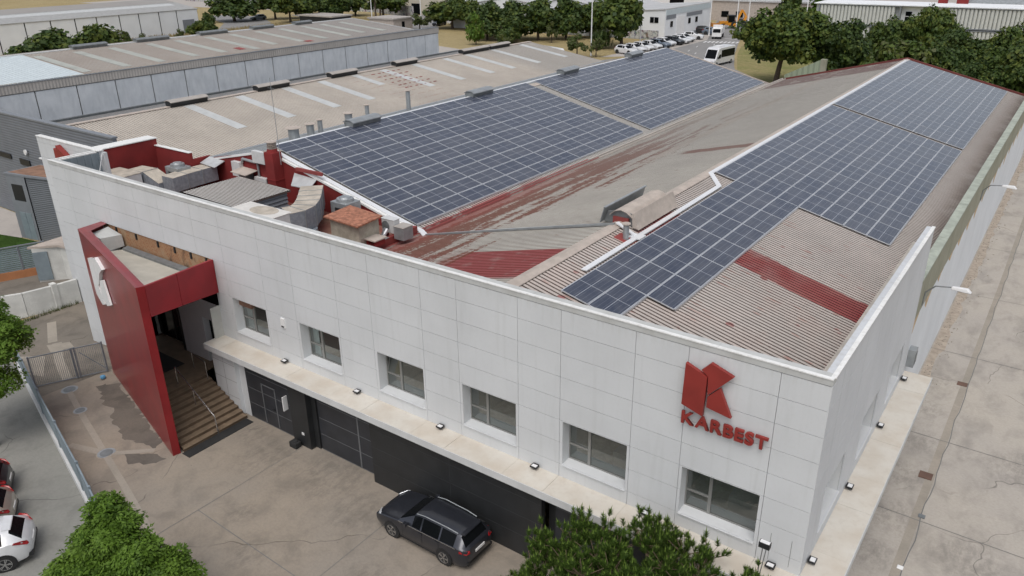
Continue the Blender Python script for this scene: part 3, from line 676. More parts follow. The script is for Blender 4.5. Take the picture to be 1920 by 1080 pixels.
b.box(-.5, 13.92, 9.0, -.02, 14.05, 9.3)
b.build('scupper', M['black'], bld)
for (a, c) in SW:
    b = MB(); b.box(-.95, a-.03, 3.9, -.06, a-.001, 5.66); b.box(-.95, c+.001, 3.9, -.06, c+.03, 5.66); b.box(-.95, a, 3.9, .03, c, 3.965); b.box(-.95, a, 5.603, -.06, c, 5.66)
    w = b.build('side_window', M['facade'], bld)
    b = MB(); b.box(-.97, a, 3.96, -.93, c, 5.6); b.build('pane', M['glassdk'], w)
    b = MB(); b.box(-.93, a+.7, 3.97, -.89, a+.76, 5.6); b.box(-.93, a, 4.7, -.89, a+.7, 4.75); b.build('frame', M['winframe'], w)
# front windows
def window(x0, x1, open_=False, dark=.5, curtain=False):
    z0, z1 = 3.97, 5.68
    b = MB(); b.box(x0-.03, .052, z0-.03, x0-.001, .50, z1+.03); b.box(x1+.001, .052, z0-.03, x1+.03, .50, z1+.03); b.box(x0, .052, z1+.001, x1, .50, z1+.03)
    b.hexa([(x0, -.04, z0-.06), (x1, -.04, z0-.06), (x1, .47, z0-.06), (x0, .47, z0-.06)], [(x0, -.04, z0-.02), (x1, -.04, z0-.02), (x1, .47, z0+.0), (x0, .47, z0+.0)])
    r = b.build('window', M['facade'], bld)
    y0, y1 = .44, .50; fx = x0+.80; t = .045; zm = z0+.62
    b = MB(); b.box(x0, y0, z0, x1, y1, z0+t); b.box(x0, y0, z1-t, x1, y1, z1); b.box(x0, y0, z0+t, x0+t, y1, z1-t); b.box(x1-t, y0, z0+t, x1, y1, z1-t)
    b.box(fx-.05, y0-.01, z0+t, fx+.05, y1+.01, z1-t); b.box(x0+t, y0-.012, zm-.03, fx-.05, y1+.012, zm+.03); b.build('frame', M['winframe'], r)
    b = MB(); b.face([(x0+t, .47, z0+t), (fx-.05, .47, z0+t), (fx-.05, .47, zm), (x0+t, .47, zm)]); b.face([(fx+.05, .47, z0+t), (x1-t, .47, z0+t), (x1-t, .47, z1-t), (fx+.05, .47, z1-t)])
    if open_:
        b.face([(x0+t, .47, zm+.03), (fx-.05, .47, zm+.03), (fx-.05, .75, z1-t-.03), (x0+t, .75, z1-t-.03)])
    else: b.face([(x0+t, .47, zm), (fx-.05, .47, zm), (fx-.05, .47, z1-t), (x0+t, .47, z1-t)])
    b.build('pane', M['pane'], r)
    if open_:
        b = MB(); 
        for (p, q) in (((x0+t, .47, zm+.03), (x0+t, .75, z1-t-.03)), ((fx-.07, .47, zm+.03), (fx-.07, .75, z1-t-.03)), ((x0+t, .75, z1-t-.03), (fx-.07, .75, z1-t-.03))): b.bar(p, q, .05, .05)
        for k in range(7): b.bar((x0+.08, 1.15, 4.7+k*.1), (fx-.08, 1.15, 4.7+k*.1), .02, .03)
        b.build('tilted_sash', M['winframe'], r)
    b = MB(); b.box(x0, .52, z0-.25, x1, .95, z0-.02, 0); b.box(x0-.6, .96, z0-.9, x1+.8, 4.2, z0-.88, 1); b.box(x0-.6, 4.2, z0-.9, x1+.8, 4.25, z1+.4, 3); b.box(x0-.62, .55, z0-.9, x0-.6, 4.2, z1+.4, 2); b.box(x1+.8, .55, z0-.9, x1+.82, 4.2, z1+.4, 2)
    b.box(x0-.6, .55, z1+.4, x1+.8, 4.25, z1+.45, 2); b.box(x0+.9, 2.0, z0-.88, x1+.2, 2.9, z0-.3, 4)
    if curtain: b.box(x0+t, .62, z0, x0+.42, .66, z1, 0)
    b.build('room_behind', [M['ledge'], M['roomfloor'], M['roomwall'], M['roomdark'], M['roomwall']], r)
for k, (a, c) in enumerate(WIN): window(a, c, open_=(k == 3), curtain=(k >= 4))
# canopy
CB = 3.14
b = MB()
cx = [-27.05, -26.0, -23.37, -21.4, -18.75, -16.83, -14.2, -12.52, -9.91, -8.22, -5.6, -3.92, -1.31, 1.05]
for i in range(len(cx)-1): b.box(cx[i]+.004, -1.06, CB+.06, cx[i+1]-.004, -.002, 3.44-.003*(i % 2))
cy = [-.0, 1.35, 3.95, 5.8, 8.38, 10.15, 12.75, 14.4]
for i in range(len(cy)-1): b.box(.002, cy[i]+.004, CB+.06, 1.05, cy[i+1]-.004, 3.44-.003*(i % 2))
b.build('canopy_slab', M['canopy'], bld)
b = MB(); b.box(-27.06, -1.09, CB, 1.08, -1.062, 3.435); b.box(1.052, -1.06, CB, 1.08, 14.42, 3.435); b.box(-27.08, -1.06, CB, -27.052, -.01, 3.435); b.box(-27.05, -1.06, CB, 1.05, 0, CB+.058); b.box(.0, 0.002, CB, 1.05, 14.4, CB+.058)
b.build('canopy_edge', M['canopy_edge'], bld)
# ground storey under the canopy
b = MB(); b.box(-16.62, -.84, 0, -8.38, -.60, CB)
for k in range(3): b.box(-16.62, -.845, .9+k*.85, -8.38, -.84, .912+k*.85, 1)
b.box(-12.5, -.845, 0, -12.485, -.84, CB, 1)
b.build('dark_cladding', [M['dark'], M['darkline2']], bld); b = MB(); b.box(-4.2, -.84, 0, -.05, -.6, CB); b.build('dark_cladding', M['dark'], bld)
b = MB(); b.box(-21.6, -.83, 0, -20.48, -.3, CB); b.box(-20.48, -.55, 0, -20.2, -.3, CB); b.build('dark_pillar', M['dark'], bld); b = MB(); b.box(-8.38, -.35, 0, -8.1, -.3, CB); b.build('recess_wall', M['dark'], bld); b = MB()
b.box(-20.2, -.3, 0, -16.6, -.25, CB); b.build('recess_wall', M['dark'], bld); b = MB(); b.box(-24.9, -.3, 0, -21.6, -.25, CB); b.build('recess_wall', M['dark'], bld); b = MB(); b.box(-8.1, -.3, 0, -4.2, -.25, CB); b.build('recess_wall', M['dark'], bld)
def gate(x0, x1, y, wicket=None, post=None):
    b = MB(); b.box(x0, y, .04, x1, y+.06, CB); r = b.build('sectional_door', M['dark2'], bld)
    b = MB()
    for k in range(1, 4): b.box(x0+.05, y-.006, k*.82, x1-.05, y, k*.82+.022)
    b.box(x0, y-.006, .02, x1, y, .045)
    if post: b.box(post-.04, y-.012, .05, post+.04, y, 2.55)
    b.build('door_rail', M['darkline'], r)
    if wicket:
        a = wicket; b = MB(); b.box(a-.05, y-.02, .1, a, y, 2.15); b.box(a+.85, y-.02, .1, a+.9, y, 2.15); b.box(a, y-.02, 2.1, a+.85, y, 2.15); b.box(a+.62, y-.06, 1.02, a+.78, y-.02, 1.07, 1); b.build('wicket_door', [M['darkline'], M['black']], r)
gate(-24.88, -21.62, -.60, wicket=-23.75); gate(-20.15, -16.66, -.50, post=-17.7); gate(-8.05, -4.22, -.45)
b = MB(); b.box(-22.05, -.865, 1.45, -22.0, -.62, 2.15); b.box(-21.0, -.842, .62, -20.85, -.83, .75); b.build('door_notice', M['white'], bld)
b = MB(); b.box(-27.0, -.80, 0, -25.35, -.5, CB); b.box(-25.35, -.60, 0, -24.9, -.5, CB)
b.build('white_pier', M['facade'], bld)
b = MB()
for z in (.86, 1.74, 2.6): b.box(-27.0, -.804, z, -25.35, -.80, z+.012)
b.box(-26.2, -.804, 0, -26.188, -.80, CB)
b.build('pier_joint', M['gap'], bld)
# small white wall box between windows
b = MB(); b.box(-22.45, -.06, 5.15, -22.2, 0, 5.6); b.box(-22.42, -.065, 5.17, -22.25, -.06, 5.25, 1); b.build('alarm_box', [M['white'], M['black']], bld)
b = MB()
for (x, z) in ((-.95, 3.6), (-.35, 3.6)): b.box(x, -.004, z, x+.012, 0, z+.95)
b.build('hatch_joint', M['gap'], bld)
# setback wing with fin
b = MB()
for i, (x0, x1) in enumerate(((-47.3, -45.2), (-45.2, -43.1), (-43.1, -40.62))):
    z = -1
    for z1 in (-.02, .86, 1.74, 2.6, 3.42, 4.3, 5.18, 6.0, 6.9, 7.8, 8.7, 9.6, 9.93): b.box(x0+G, 2.55, z+G, x1-G, 2.6, z1-G); z = z1
b.box(-47.3, 2.61, -1, -40.2, 2.8, 9.93, 1)
b.box(-40.6, .06, -1, -40.56, 2.6, 9.9)
b.build('setback_wall', [M['facade'], M['facade']], bld)
b = MB(); b.box(-47.33, 2.52, 9.935, -40.15, 2.85, 9.98); b.box(-40.62, .36, 9.86, -40.28, 2.5, 9.92); b.build('setback_coping', M['coping'], bld)
b = MB()
for k in range(12): b.box(-40.30, .42+k*.19, 6.5, -40.24 if k % 2 else -40.27, .60+k*.19, 9.84)
b.box(-40.33, .36, 5.5, -40.30, 2.8, 9.85); b.build('ribbed_lining', M['bluegrey'], bld)
b = MB(); b.bar((-40.1, 2.75, 9.9), (-39.9, 1.9, 8.0), .05, .05); b.box(-40.3, 2.72, 8.2, -39.95, 2.9, 9.86); b.build('brace', M['facade'], bld)
# ---------------- terrace ----------------
DK = 5.5
b = MB(); b.box(-40.5, .31, DK-.3, -24.95, 2.9, DK); b.box(-47.2, 2.901, DK-.3, -24.95, 11.3, DK); b.build('terrace_deck', M['deck'], bld)
gy = 11.3
b = MB()
xv = -43.3; zv = 7.25
b.hexa([(-24.9, gy, DK), (-24.9, gy, 5.62), (LX, gy, 8.55), (xv, gy, zv), (xv, gy, DK)], [(-24.9, gy+.2, DK), (-24.9, gy+.2, 5.62), (LX, gy+.2, 8.55), (xv, gy+.2, zv), (xv, gy+.2, DK)])
b.box(-47.3, 9.9, DK, xv, 10.1, 7.85); b.box(xv-.2, 10.1, DK, xv, gy+.1, 7.4)
b.box(-47.5, 2.85, DK, -47.3, 10.1, 8.3)
b.build('red_terrace_wall', M['redwall'], bld)
b = MB(); b.box(-48.4, 2.85, 8.31, -47.25, 10.15, 8.37); b.box(-47.3, 9.85, 7.86, xv, 10.15, 7.9)
b.extr([(-24.75, gy-.05, 5.62), (LX, gy-.05, 8.60), (LX, gy-.05, 8.48), (-24.75, gy-.05, 5.5)], (0, .3, 0)); b.extr([(LX, gy-.05, 8.60), (xv, gy-.05, 7.22), (xv, gy-.05, 7.1), (LX, gy-.05, 8.48)], (0, .3, 0))
b.box(-49.6, 9.95, 7.7, -47.5, 10.2, 7.8)
b.build('terrace_wall_coping', M['coping'], bld)
b = MB(); b.box(-24.95, 2.0, DK-.2, -24.7, 11.3, 6.02); b.box(-25.0, .35, DK, -24.95, 2.0, 5.7); b.build('terrace_kerb', M['redcurb'], bld)
b = MB(); b.box(-24.96, 5.2, 6.021, -24.69, 6.0, 6.03); b.box(-24.96, 8.5, 6.021, -24.69, 9.1, 6.03); b.build('bare_kerb_spot', M['zinc'], bld)
b = MB(); b.box(-36.42, 10.6, DK, -35.62, 11.29, 8.72); b.box(-36.45, 10.57, 7.0, -35.59, 11.29, 7.05); b.tube((-36.02, 10.95, 8.72), (-36.02, 10.95, 8.92), .34, .30, 12)
ch = b.build('chimney', M['redwall'], bld)
b = MB()
for k in range(4): b.tube((-36.02, 10.95, 8.93+k*.11), (-36.02, 10.95, 8.99+k*.11), .28, .31, 12)
b.tube((-36.02, 10.95, 8.9), (-36.02, 10.95, 9.34), .2, .2, 10); b.tube((-36.02, 10.95, 9.34), (-36.02, 10.95, 9.39), .34, .31, 12); b.build('cowl', M['ridgecap'], ch)
# entrance volume (red wedge)
A = Vector((-25.13, -4.58)); B = Vector((-35.4, -1.65)); C_ = Vector((-36.3, 0)); D = Vector((-26.78, 0))
zt = lambda y: 7.33-.149*y
P = [A, B]
d = (A-B).normalized(); n = Vector((-d.y, d.x)) if Vector((-d.y, d.x)).y > 0 else Vector((d.y, -d.x))
A2, B2 = A+n*.32, B+n*.32
A2 = Vector((-25.05, -4.26))
b = MB(); b.hexa([(A.x, A.y, -.05), (A2.x, A2.y, -.05), (B2.x, B2.y, -.9), (B.x, B.y, -.9)], [(A.x, A.y, zt(A.y)-.02), (A2.x, A2.y, zt(A.y)-.02), (B2.x, B2.y, zt(B.y)-.02), (B.x, B.y, zt(B.y)-.02)])
b.build('red_leaning_wall', M['red'], bld)
# right fascia
dd = (D-A2).normalized(); nn = Vector((-abs(dd.y), -abs(dd.x)))*.12; nn = Vector((-.12, -.02))
zb0, zb1 = 6.62, 5.70
def fas(t0, t1, g_=0):
    p = A2.lerp(D, t0); q = A2.lerp(D, t1); z0, z1 = zb0+(zb1-zb0)*t0, zb0+(zb1-zb0)*t1
    return [(p.x, p.y, z0), (q.x, q.y, z1), (q.x, q.y, zt(q.y)), (p.x, p.y, zt(p.y)+.004)]
b = MB(); b.extr(fas(.004, .43), (-.12, -.02, 0)); b.extr(fas(.436, .995), (-.12, -.02, 0))
b.build('red_fascia', M['redf'], bld)
b = MB()
w = .42
i1, i2 = A+n*w, B+n*w
i2 = Vector((-34.75, -1.35))
b.hexa([(A.x, A.y, zt(A.y)-.018), (-25.1, -4.2, zt(-4.2)-.018), (i2.x, i2.y, zt(i2.y)-.018), (B.x, B.y, zt(B.y)-.018)], [(A.x, A.y-.01, zt(A.y)), (-25.1, -4.2, zt(-4.2)), (i2.x, i2.y, zt(i2.y)), (B.x, B.y-.01, zt(B.y))])
b.hexa([(B.x, B.y, zt(B.y)-.02), (i2.x, i2.y, zt(i2.y)-.02), (-35.75, -.02, 7.31), (C_.x, -.02, 7.31)], [(B.x, B.y, zt(B.y)+.002), (i2.x, i2.y, zt(i2.y)+.002), (-35.75, -.02, 7.335), (C_.x, -.02, 7.335)])
b.hexa([(B.x, B.y, 6.2), (B.x+.1, B.y+.05, 6.2), (-36.2, -.02, 6.2), (C_.x, -.02, 6.2)], [(B.x, B.y, zt(B.y)-.02), (B.x+.1, B.y+.05, zt(B.y)-.02), (-36.2, -.02, 7.31), (C_.x, -.02, 7.31)])
b.build('red_coping', M['redtop'], bld)
b = MB(); q = [(-25.35, -4.1), (-26.95, -.05), (-34.2, -.05), (-34.4, -1.2)]
b.hexa([(x, y, 6.30-.13*y-.12) for x, y in q], [(x, y, 6.38-.13*y-.12) for x, y in q])
b.build('entrance_roof', simple('entrance_roof_sheet', (.47, .45, .39), .7, var=.12, sc_=1.2), bld)
b = MB()
for k in range(13):
    x = -26.9-k*.6; y1 = -4.1+(x+25.35)/(-34.4+25.35)*2.9; b.box(x, y1+.03, 6.62-.13*y1-.05 if False else 6.30, x+.02, -.5, 6.31)
b.hexa([(-27.0, -.32, 6.3), (-34.1, -.32, 6.3), (-34.1, -.03, 6.3), (-27.0, -.03, 6.3)], [(-27.0, -.32, 6.42), (-34.1, -.32, 6.42), (-34.1, -.03, 6.46), (-27.0, -.03, 6.46)])
b.build('roof_flashing', M['zincdk'], bld)
b = MB(); b.hexa([(-35.2, -1.2, 6.4), (-34.35, -1.0, 6.4), (-34.35, -.06, 6.4), (-35.75, -.06, 6.4)], [(-35.0, -1.3, 7.28), (-34.4, -1.15, 7.12), (-34.4, -.06, 7.0), (-35.6, -.06, 7.2)]); b.build('roof_upstand', M['skylight'], bld)
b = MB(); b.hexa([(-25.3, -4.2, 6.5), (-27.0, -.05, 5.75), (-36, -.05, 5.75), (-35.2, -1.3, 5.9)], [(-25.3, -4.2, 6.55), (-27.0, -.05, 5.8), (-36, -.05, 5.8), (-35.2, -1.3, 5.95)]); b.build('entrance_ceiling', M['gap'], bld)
# entrance lobby
b = MB(); b.box(-33.6, 3.0, 0, -26.9, 3.1, 5.1); b.box(-33.62, .05, 0, -33.6, 3.0, 5.1); b.box(-33.6, .05, 5.0, -26.9, 3.0, 5.1); b.box(-27.0, -.5, 0, -26.95, 3, 5.0); b.build('lobby_wall', M['roomwall'], bld)
b = MB(); b.box(-33.6, .45, 1.5, -30.6, .5, 4.9); b.build('entrance_glass', M['glassdk'], bld); b = MB(); b.box(-28.55, .3, 1.5, -27.6, .35, 3.9); b.build('side_door', M['glassdk'], bld)
b = MB(); b.box(-30.55, .0, 1.5, -28.6, .4, 5.02); b.box(-27.55, 0, 1.5, -26.98, .4, 5.02); b.box(-28.6, 0, 3.95, -27.55, .4, 5.02); b.build('entrance_wall', M['facade'], bld)
b = MB(); b.box(-30.72, -.03, 1.5, -30.56, .42, 5.0); b.box(-33.6, .42, 3.5, -30.7, .45, 3.6); b.box(-32.1, .42, 1.5, -32.02, .45, 4.9); b.build('entrance_frame', M['dark'], bld)
# white reveal under the left of the cladding: side window strip
b = MB(); b.box(-28.9, -.012, 4.95, -26.96, 0.04, 5.68); b.build('side_light', M['glassdk'], bld)
ns = 10
b = MB()
for k in range(ns):
    x1 = -24.95-.30*k; x0 = -33.4; z1 = 1.5*(k+1)/ns; z0 = 1.5*k/ns
    yl = -4.22 + max(0, (-25.1-x1))*.287
    b.hexa([(x0, -1.9, z0), (x1, yl+.06, z0), (x1, -.82 if k < 7 else -.82, z0), (x0, .4, z0)], [(x0, -1.9, z1), (x1, yl+.06, z1), (x1, -.82, z1), (x0, .4, z1)], 1)
    b.box(x1-.30, yl+.12, z1, x1+.015, -.83, z1+.012, 0)
b.hexa([(-27.9, -3.35, 1.505), (-27.9, -.8, 1.505), (-28, .4, 1.505), (-33.3, .4, 1.505), (-33.3, -1.85, 1.505)], [(-27.9, -3.35, 1.514), (-27.9, -.8, 1.514), (-28, .4, 1.514), (-33.3, .4, 1.514), (-33.3, -1.85, 1.514)], 0)
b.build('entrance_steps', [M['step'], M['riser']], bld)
b = MB(); P = [(-24.85, -2.42, .02), (-25.2, -2.4, .95), (-27.9, -2.2, 2.45), (-28.6, -2.15, 2.45)]
b.path([(-24.95, -2.42, .02), (-25.0, -2.42, .92), (-27.95, -2.2, 2.42)], .03); b.path([(-26.6, -2.3, .85), (-26.6, -2.3, 1.75)], .022); b.path([(-27.95, -2.2, 1.5), (-27.95, -2.2, 2.42)], .025); b.path([(-27.4, -1.0, 1.3), (-27.4, -1.0, 2.3), (-28.6, -.9, 2.4), (-28.6, -.9, 1.5)], .022)
b.build('stair_handrail', M['steel'], bld)
# cable trays
# ---------------- solar panels ----------------
ANG = rad(14)
def zr(x): return RZ-TAN*(x-RX)
def zl(x): return LZ-TAN*(x-LX)
PW, PL = 1.19, 2.52
pb = MB(); hw, hl = PW/2-.016, PL/2-.010
pb.box(-hw, -hl, 0, hw, hl, .045); pf = pb.build('solar_panel', M['pframe'], local=True)
pb = MB(); e = .020; pb.face([(-hw+e, -hl+e, .0465), (hw-e, -hl+e, .0465), (hw-e, hl-e, .0465), (-hw+e, hl-e, .0465)], 0, [(0,0),(1,0),(1,1),(0,1)])
pc = pb.build('cell_sheet', M['cells'], pf, local=True)
arr = []
def cells(cols, rows, x0, px, y0, py, zf): 
    return [(x0+px*(c+.5), y0+py*(r+.5), zf, c, r) for r in rows for c in cols]
XR, PXR = -11.9, 1.1625
nearR = cells((1, 2), (0,), XR, PXR, 3.98, 2.52, zr)+cells((1, 2, 3), range(1, 7), XR, PXR, 3.98, 2.52, zr)+cells(range(8), range(7, 16), XR, PXR, 3.98, 2.52, zr)
farR = cells(range(8), range(11), XR, PXR, 44.95, 2.525, zr)
XL, PXL = -37.2, 1.185
nearL = cells(range(10), range(11), XL, PXL, 11.95, 2.535, zl)
farL = cells(range(10), range(11), XL, PXL, 41.1, 2.515, zl)
used = [False]; rp = random.Random(3)
def panel(x, y, zf, label, group):
    if used[0]: o = dup(pf)
    else: o = pf; used[0] = True
    o.location = (x, y, zf(x)+.13); o.rotation_euler = (0, ANG+rp.uniform(-.002, .002), 0); tag(o, label, 'solar panel', group)
ORD = ('', 'first', 'second', 'third', 'fourth', 'fifth', 'sixth', 'seventh', 'eighth', 'ninth', 'tenth', 'eleventh', 'twelfth', 'thirteenth', 'fourteenth', 'fifteenth', 'sixteenth')
for lst, nr, name in ((nearR, 99, 'near right'), (nearL, 99, 'near left'), (farL, 5, 'far left'), (farR, 6, 'far right')):
    for (x, y, zf, c, r) in lst:
        if r >= nr: continue
        lab = 'solar panel %s from the ridge in %s row from the front, %s array' % (ORD[c+1], ORD[r+1], name)
        if lst is nearR and r == 0 and c == 1: lab = 'solar panel at the very front tip of the right array, by the white tray end'
        if lst is nearR and r == 1 and c == 3: lab = 'solar panel sticking out alone below the front tip of the right array'
        if lst is nearL and r == 0 and c == 0: lab = 'corner solar panel right behind the red chimney on the left array'
        if lst is nearL and r == 0 and c == 9: lab = 'lowest front corner solar panel of the left array, above the red kerb'
        panel(x, y, zf, lab, 'solar panels of the %s array' % name)
b = MB()
for lst, nr in ((farL, 5), (farR, 6)):
    for (x, y, zf, c, r) in lst:
        if r < nr: continue
        ca, sa = math.cos(ANG), math.sin(ANG)
        def T(u, v, w): return (x+u*ca+w*sa, y+v, zf(x)+.13-u*sa+w*ca)
        b.hexa([T(-hw, -hl, 0), T(hw, -hl, 0), T(hw, hl, 0), T(-hw, hl, 0)], [T(-hw, -hl, .045), T(hw, -hl, .045), T(hw, hl, .045), T(-hw, hl, .045)], 0)
        b.face([T(-hw+e, -hl+e, .0465), T(hw-e, -hl+e, .0465), T(hw-e, hl-e, .0465), T(-hw+e, hl-e, .0465)], 1, [(0,0),(1,0),(1,1),(0,1)])
tag(b.build('solar_panels', [M['pframe'], M['cells']]), 'back rows of grey blue solar panels at the far ends of both roofs', 'solar panels', kind='stuff')
# mounting rails
b = MB()
for c in range(9):
    x = XR+PXR*c; y0 = {0: 21.7, 1: 4.0, 2: 4.0, 3: 4.0}.get(c, 21.7); b.box(x-.025, y0+.02, zr(x)+.055, x+.025, 44.2, zr(x)+.145); b.box(x-.025, 45, zr(x)+.055, x+.025, 72.6, zr(x)+.145)
b.box(XR+4*PXR-.025, 6.6, zr(XR+4*PXR)+.055, XR+4*PXR+.025, 21.7, zr(XR+4*PXR)+.145)
tag(b.build('mounting_rail', M['alu']), 'aluminium mounting rails under the right hand solar arrays', 'mounting rails')
b = MB()
for c in range(11):
    x = XL+PXL*c; b.box(x-.025, 11.98, zl(x)+.055, x+.025, 39.7, zl(x)+.145); b.box(x-.025, 41.15, zl(x)+.055, x+.025, 68.7, zl(x)+.145)
tag(b.build('mounting_rail', M['alu']), 'aluminium mounting rails under the left hand solar arrays', 'mounting rails')
# cable trays
def tray(mb, P, w=.26, lift=.12, t=.05):
    for i in range(len(P)-1):
        a, c = Vector(P[i]), Vector(P[i+1]); a.z += lift; c.z += lift; ex = (c-a).normalized()*.06; mb.bar(a-ex*(i > 0), c+ex*.0, w, t+.002*(i % 2))
b = MB(); tray(b, [(-11.0, 6.1, zr(-11.0)), (-11.02, 20.0, zr(-11.02)), (-12.04, 21.3, zr(-12.04)), (-12.08, 72.4, zr(-12.08))]); tray(b, [(-12.15, 10.9, RZ+.08), (-11.1, 10.7, zr(-11.1))], .2)
b.box(-11.35, 10.4, zr(-11)+.10, -10.75, 11.0, zr(-11)+.15)
tag(b.build('cable_tray', M['tray']), 'white cable tray running beside the right solar array and up the ridge', 'cable tray')
b = MB(); tray(b, [(-37.35, 11.7, LZ+.02), (-37.35, 69.0, LZ+.02)], .3, .16); tray(b, [(-36.95, 11.55, zl(-36.95)), (-25.3, 11.62, zl(-25.3)), (-24.75, 11.6, zl(-24.9)), (-24.0, 11.2, VZ+.0)], .34, .15)
tag(b.build('cable_tray', M['tray']), 'white cable tray framing the left solar array along ridge and gable edge', 'cable tray')
b = MB(); tray(b, [(-24.0, 11.2, VZ+.1), (-18, 11.0, VZ+(-18-VX)*TAN), (-12.25, 10.85, RZ)], .11, .13, .09)
tag(b.build('cable_conduit', M['zinc']), 'thin grey cable conduit crossing the rusty middle slope to the ridge vent', 'conduit')
# vents and pipes
def ridge_vent(x, y0, y1, z, label, big=False, group=None, cat='ridge vent', m1='zinc', m2='zincdk', vh=1.25):
    r = thing('ridge_vent', label, cat, (x, (y0+y1)/2, z), group)
    if big:
        b = MB(); pr = [(-.55, .30), (-.30, .52), (0, .60), (.30, .52), (.62, .30)]
        for (a, c) in zip(pr, pr[1:]): b.extr([(x+a[0], y0+.15, z+a[1]), (x+c[0], y0+.15, z+c[1]), (x+c[0], y0+.15, z+c[1]+.03), (x+a[0], y0+.15, z+a[1]+.03)], (0, y1-y0-.3, 0))
        b.build('vent_hood', m1 if not isinstance(m1, str) else M[m1], r)
        b = MB(); b.extr([(x+.70, y0, z-.02), (x+1.02, y0, z-.10), (x+.72, y0, z+.62), (x+.66, y0, z+.60)][:4], (0, y1-y0, 0)); b.build('wind_baffle', M['ridgecap'], r)
        b = MB(); b.extr([(x-.98, y0, z-.10), (x-.94, y0, z-.10), (x-.74, y0, z+.66), (x-.78, y0, z+.66)], (0, y1-y0, 0)); b.box(x-.80, y0, z+.64, x-.68, y1, z+.67); b.build('wind_baffle', M['zinc'], r)
        b = MB(); b.extr([(x-.95, y0+.3, z-.1), (x+.95, y0+.3, z-.1), (x+.66, y0+.3, z+.45), (x+.3, y0+.3, z+.50), (x, y0+.3, z+.58), (x-.3, y0+.3, z+.50), (x-.7, y0+.3, z+.45)], (0, .05, 0)); b.build('end_plate', M['zincdk'], r)
        b = MB(); b.box(x-.4, y0+.2, z-.1, x+.4, y0+.29, z+.25); b.build('red_flashing', M['redcurb'], r)
    else:
        b = MB(); b.extr([(x-.34, y0, z), (x+.34, y0, z), (x+.46, y0, z+.36*vh), (x+.2, y0, z+.46*vh), (x-.2, y0, z+.46*vh), (x-.46, y0, z+.36*vh)], (0, y1-y0, 0)); b.build('vent_body', M[m2], r)
        b = MB(); b.extr([(x-.52, y0-.05, z+.37*vh), (x-.2, y0-.05, z+.5*vh), (x+.2, y0-.05, z+.5*vh), (x+.54, y0-.05, z+.37*vh), (x+.54, y0-.05, z+.37*vh+.06), (x+.2, y0-.05, z+.5*vh+.06), (x-.2, y0-.05, z+.5*vh+.06), (x-.52, y0-.05, z+.37*vh+.06)], (0, y1-y0+.1, 0)); b.build('vent_cover', M[m1], r)
    return r
ridge_vent(RX, 11.2, 15.3, RZ+.02, 'large ridge vent with beige hood and dark end beside the stepped solar array', True, m1='ridgecap')
for k, (yc, w) in enumerate(((19.9, 'first grey ridge vent above the left array, nearest the terrace'), (33.3, 'second grey ridge vent along the left array ridge'), (47.2, 'third grey ridge vent along the left array ridge'), (60.8, 'farthest grey ridge vent on the left array ridge, before the parked cars'))):
    ridge_vent(LX-.4, yc-1.35, yc+1.35, LZ-.02, w, group='ridge vents of the left array ridge')
for k, (y0, y1, w) in enumerate(((19.9, 23.6, 'longest looking grey ridge vent of the beige roof, nearest the dark grey building'), (29.2, 33.0, 'second grey ridge vent along the beige roof'), (38.6, 42.3, 'third grey ridge vent along the beige roof'), (48.4, 52.0, 'fourth grey ridge vent along the beige roof'), (60.6, 66.0, 'fifth grey ridge vent at the far end of the beige roof'), (66.3, 70.6, 'last grey ridge vent, above the far tip of the beige roof'))):
    ridge_vent(-61.5, y0, y1, 7.35, w, group='ridge vents of the beige roof', m1='fascia', vh=1.1, m2='black')
for k, (y0, y1, w) in enumerate(((24.7, 28.5, 'nearest slim grey ridge vent of the brown roof, below the white wall'), (32, 36.1, 'second slim grey ridge vent of the brown roof'), (40.3, 44.2, 'third slim grey ridge vent of the brown roof'), (48.1, 51.4, 'fourth slim grey ridge vent of the brown roof'), (55.1, 57.9, 'farthest slim grey ridge vent of the brown roof'))):
    ridge_vent(-86.2, y0, y1, 10.15, w, group='ridge vents of the brown roof', m1='zincdk', vh=.95)
def pipe(name, x, y, z, h, r, label, cap_=True, red_=False):
    t = thing(name, label, 'vent pipe', (x, y, z)); b = MB(); b.tube((x, y, z-.1), (x, y, z+h), r, r, 14); b.build('pipe', M['zinc'], t)
    if cap_: b = MB(); b.tube((x, y, z+h+.06), (x, y, z+h+.10), r*1.55, r*1.5, 16); b.tube((x, y, z+h), (x, y, z+h+.07), r*.7, r*.7, 10); b.build('cap', M['ridgecap'], t)
    if red_: b = MB(); b.extr([(x-.42, y-.35, zr(x-.42)+.045), (x+.42, y-.35, zr(x+.42)+.045), (x+.42, y+.35, zr(x+.42)+.045), (x-.42, y+.35, zr(x-.42)+.045)], (0, 0, .012)); b.build('red_collar', M['redcurb'], t)
pipe('vent_pipe', -11.3, 10.15, zr(-11.3), .68, .13, 'short grey vent pipe with round cap and red collar by the ridge vent', True, True)
for (x, y, z, h, r, l) in ((-45.5, 20.3, 6.3, 1.0, .42, 'wide grey flue nearest the antenna mast on the beige roof'), (-45.9, 22.3, 6.3, .9, .30, 'middle grey flue of the three on the beige roof edge'), (-46.1, 23.5, 6.3, 1.0, .2, 'narrow grey flue, farthest of the three together'), (-46.5, 27.0, 6.2, 1.0, .32, 'wide grey flue behind the first ridge vent'), (-46.6, 29.3, 6.2, 1.3, .18, 'slim grey flue beside the wide one behind the first ridge vent'), (-46.0, 33.9, 6.2, 1.9, .2, 'tall slim grey flue standing alone on the beige roof edge')): pipe('flue', x, y, z, h, r, l)
t = thing('antenna_mast', 'thin antenna mast standing beside the red chimney', 'antenna', (-35.4, 10.9, 8.7)); b = MB(); b.tube((-35.4, 11.0, 8.0), (-35.4, 11.0, 13.2), .022, .015, 6); b.tube((-35.7, 11.0, 12.6), (-35.1, 11.0, 12.6), .008, .008, 5); b.build('mast', M['zinc'], t)
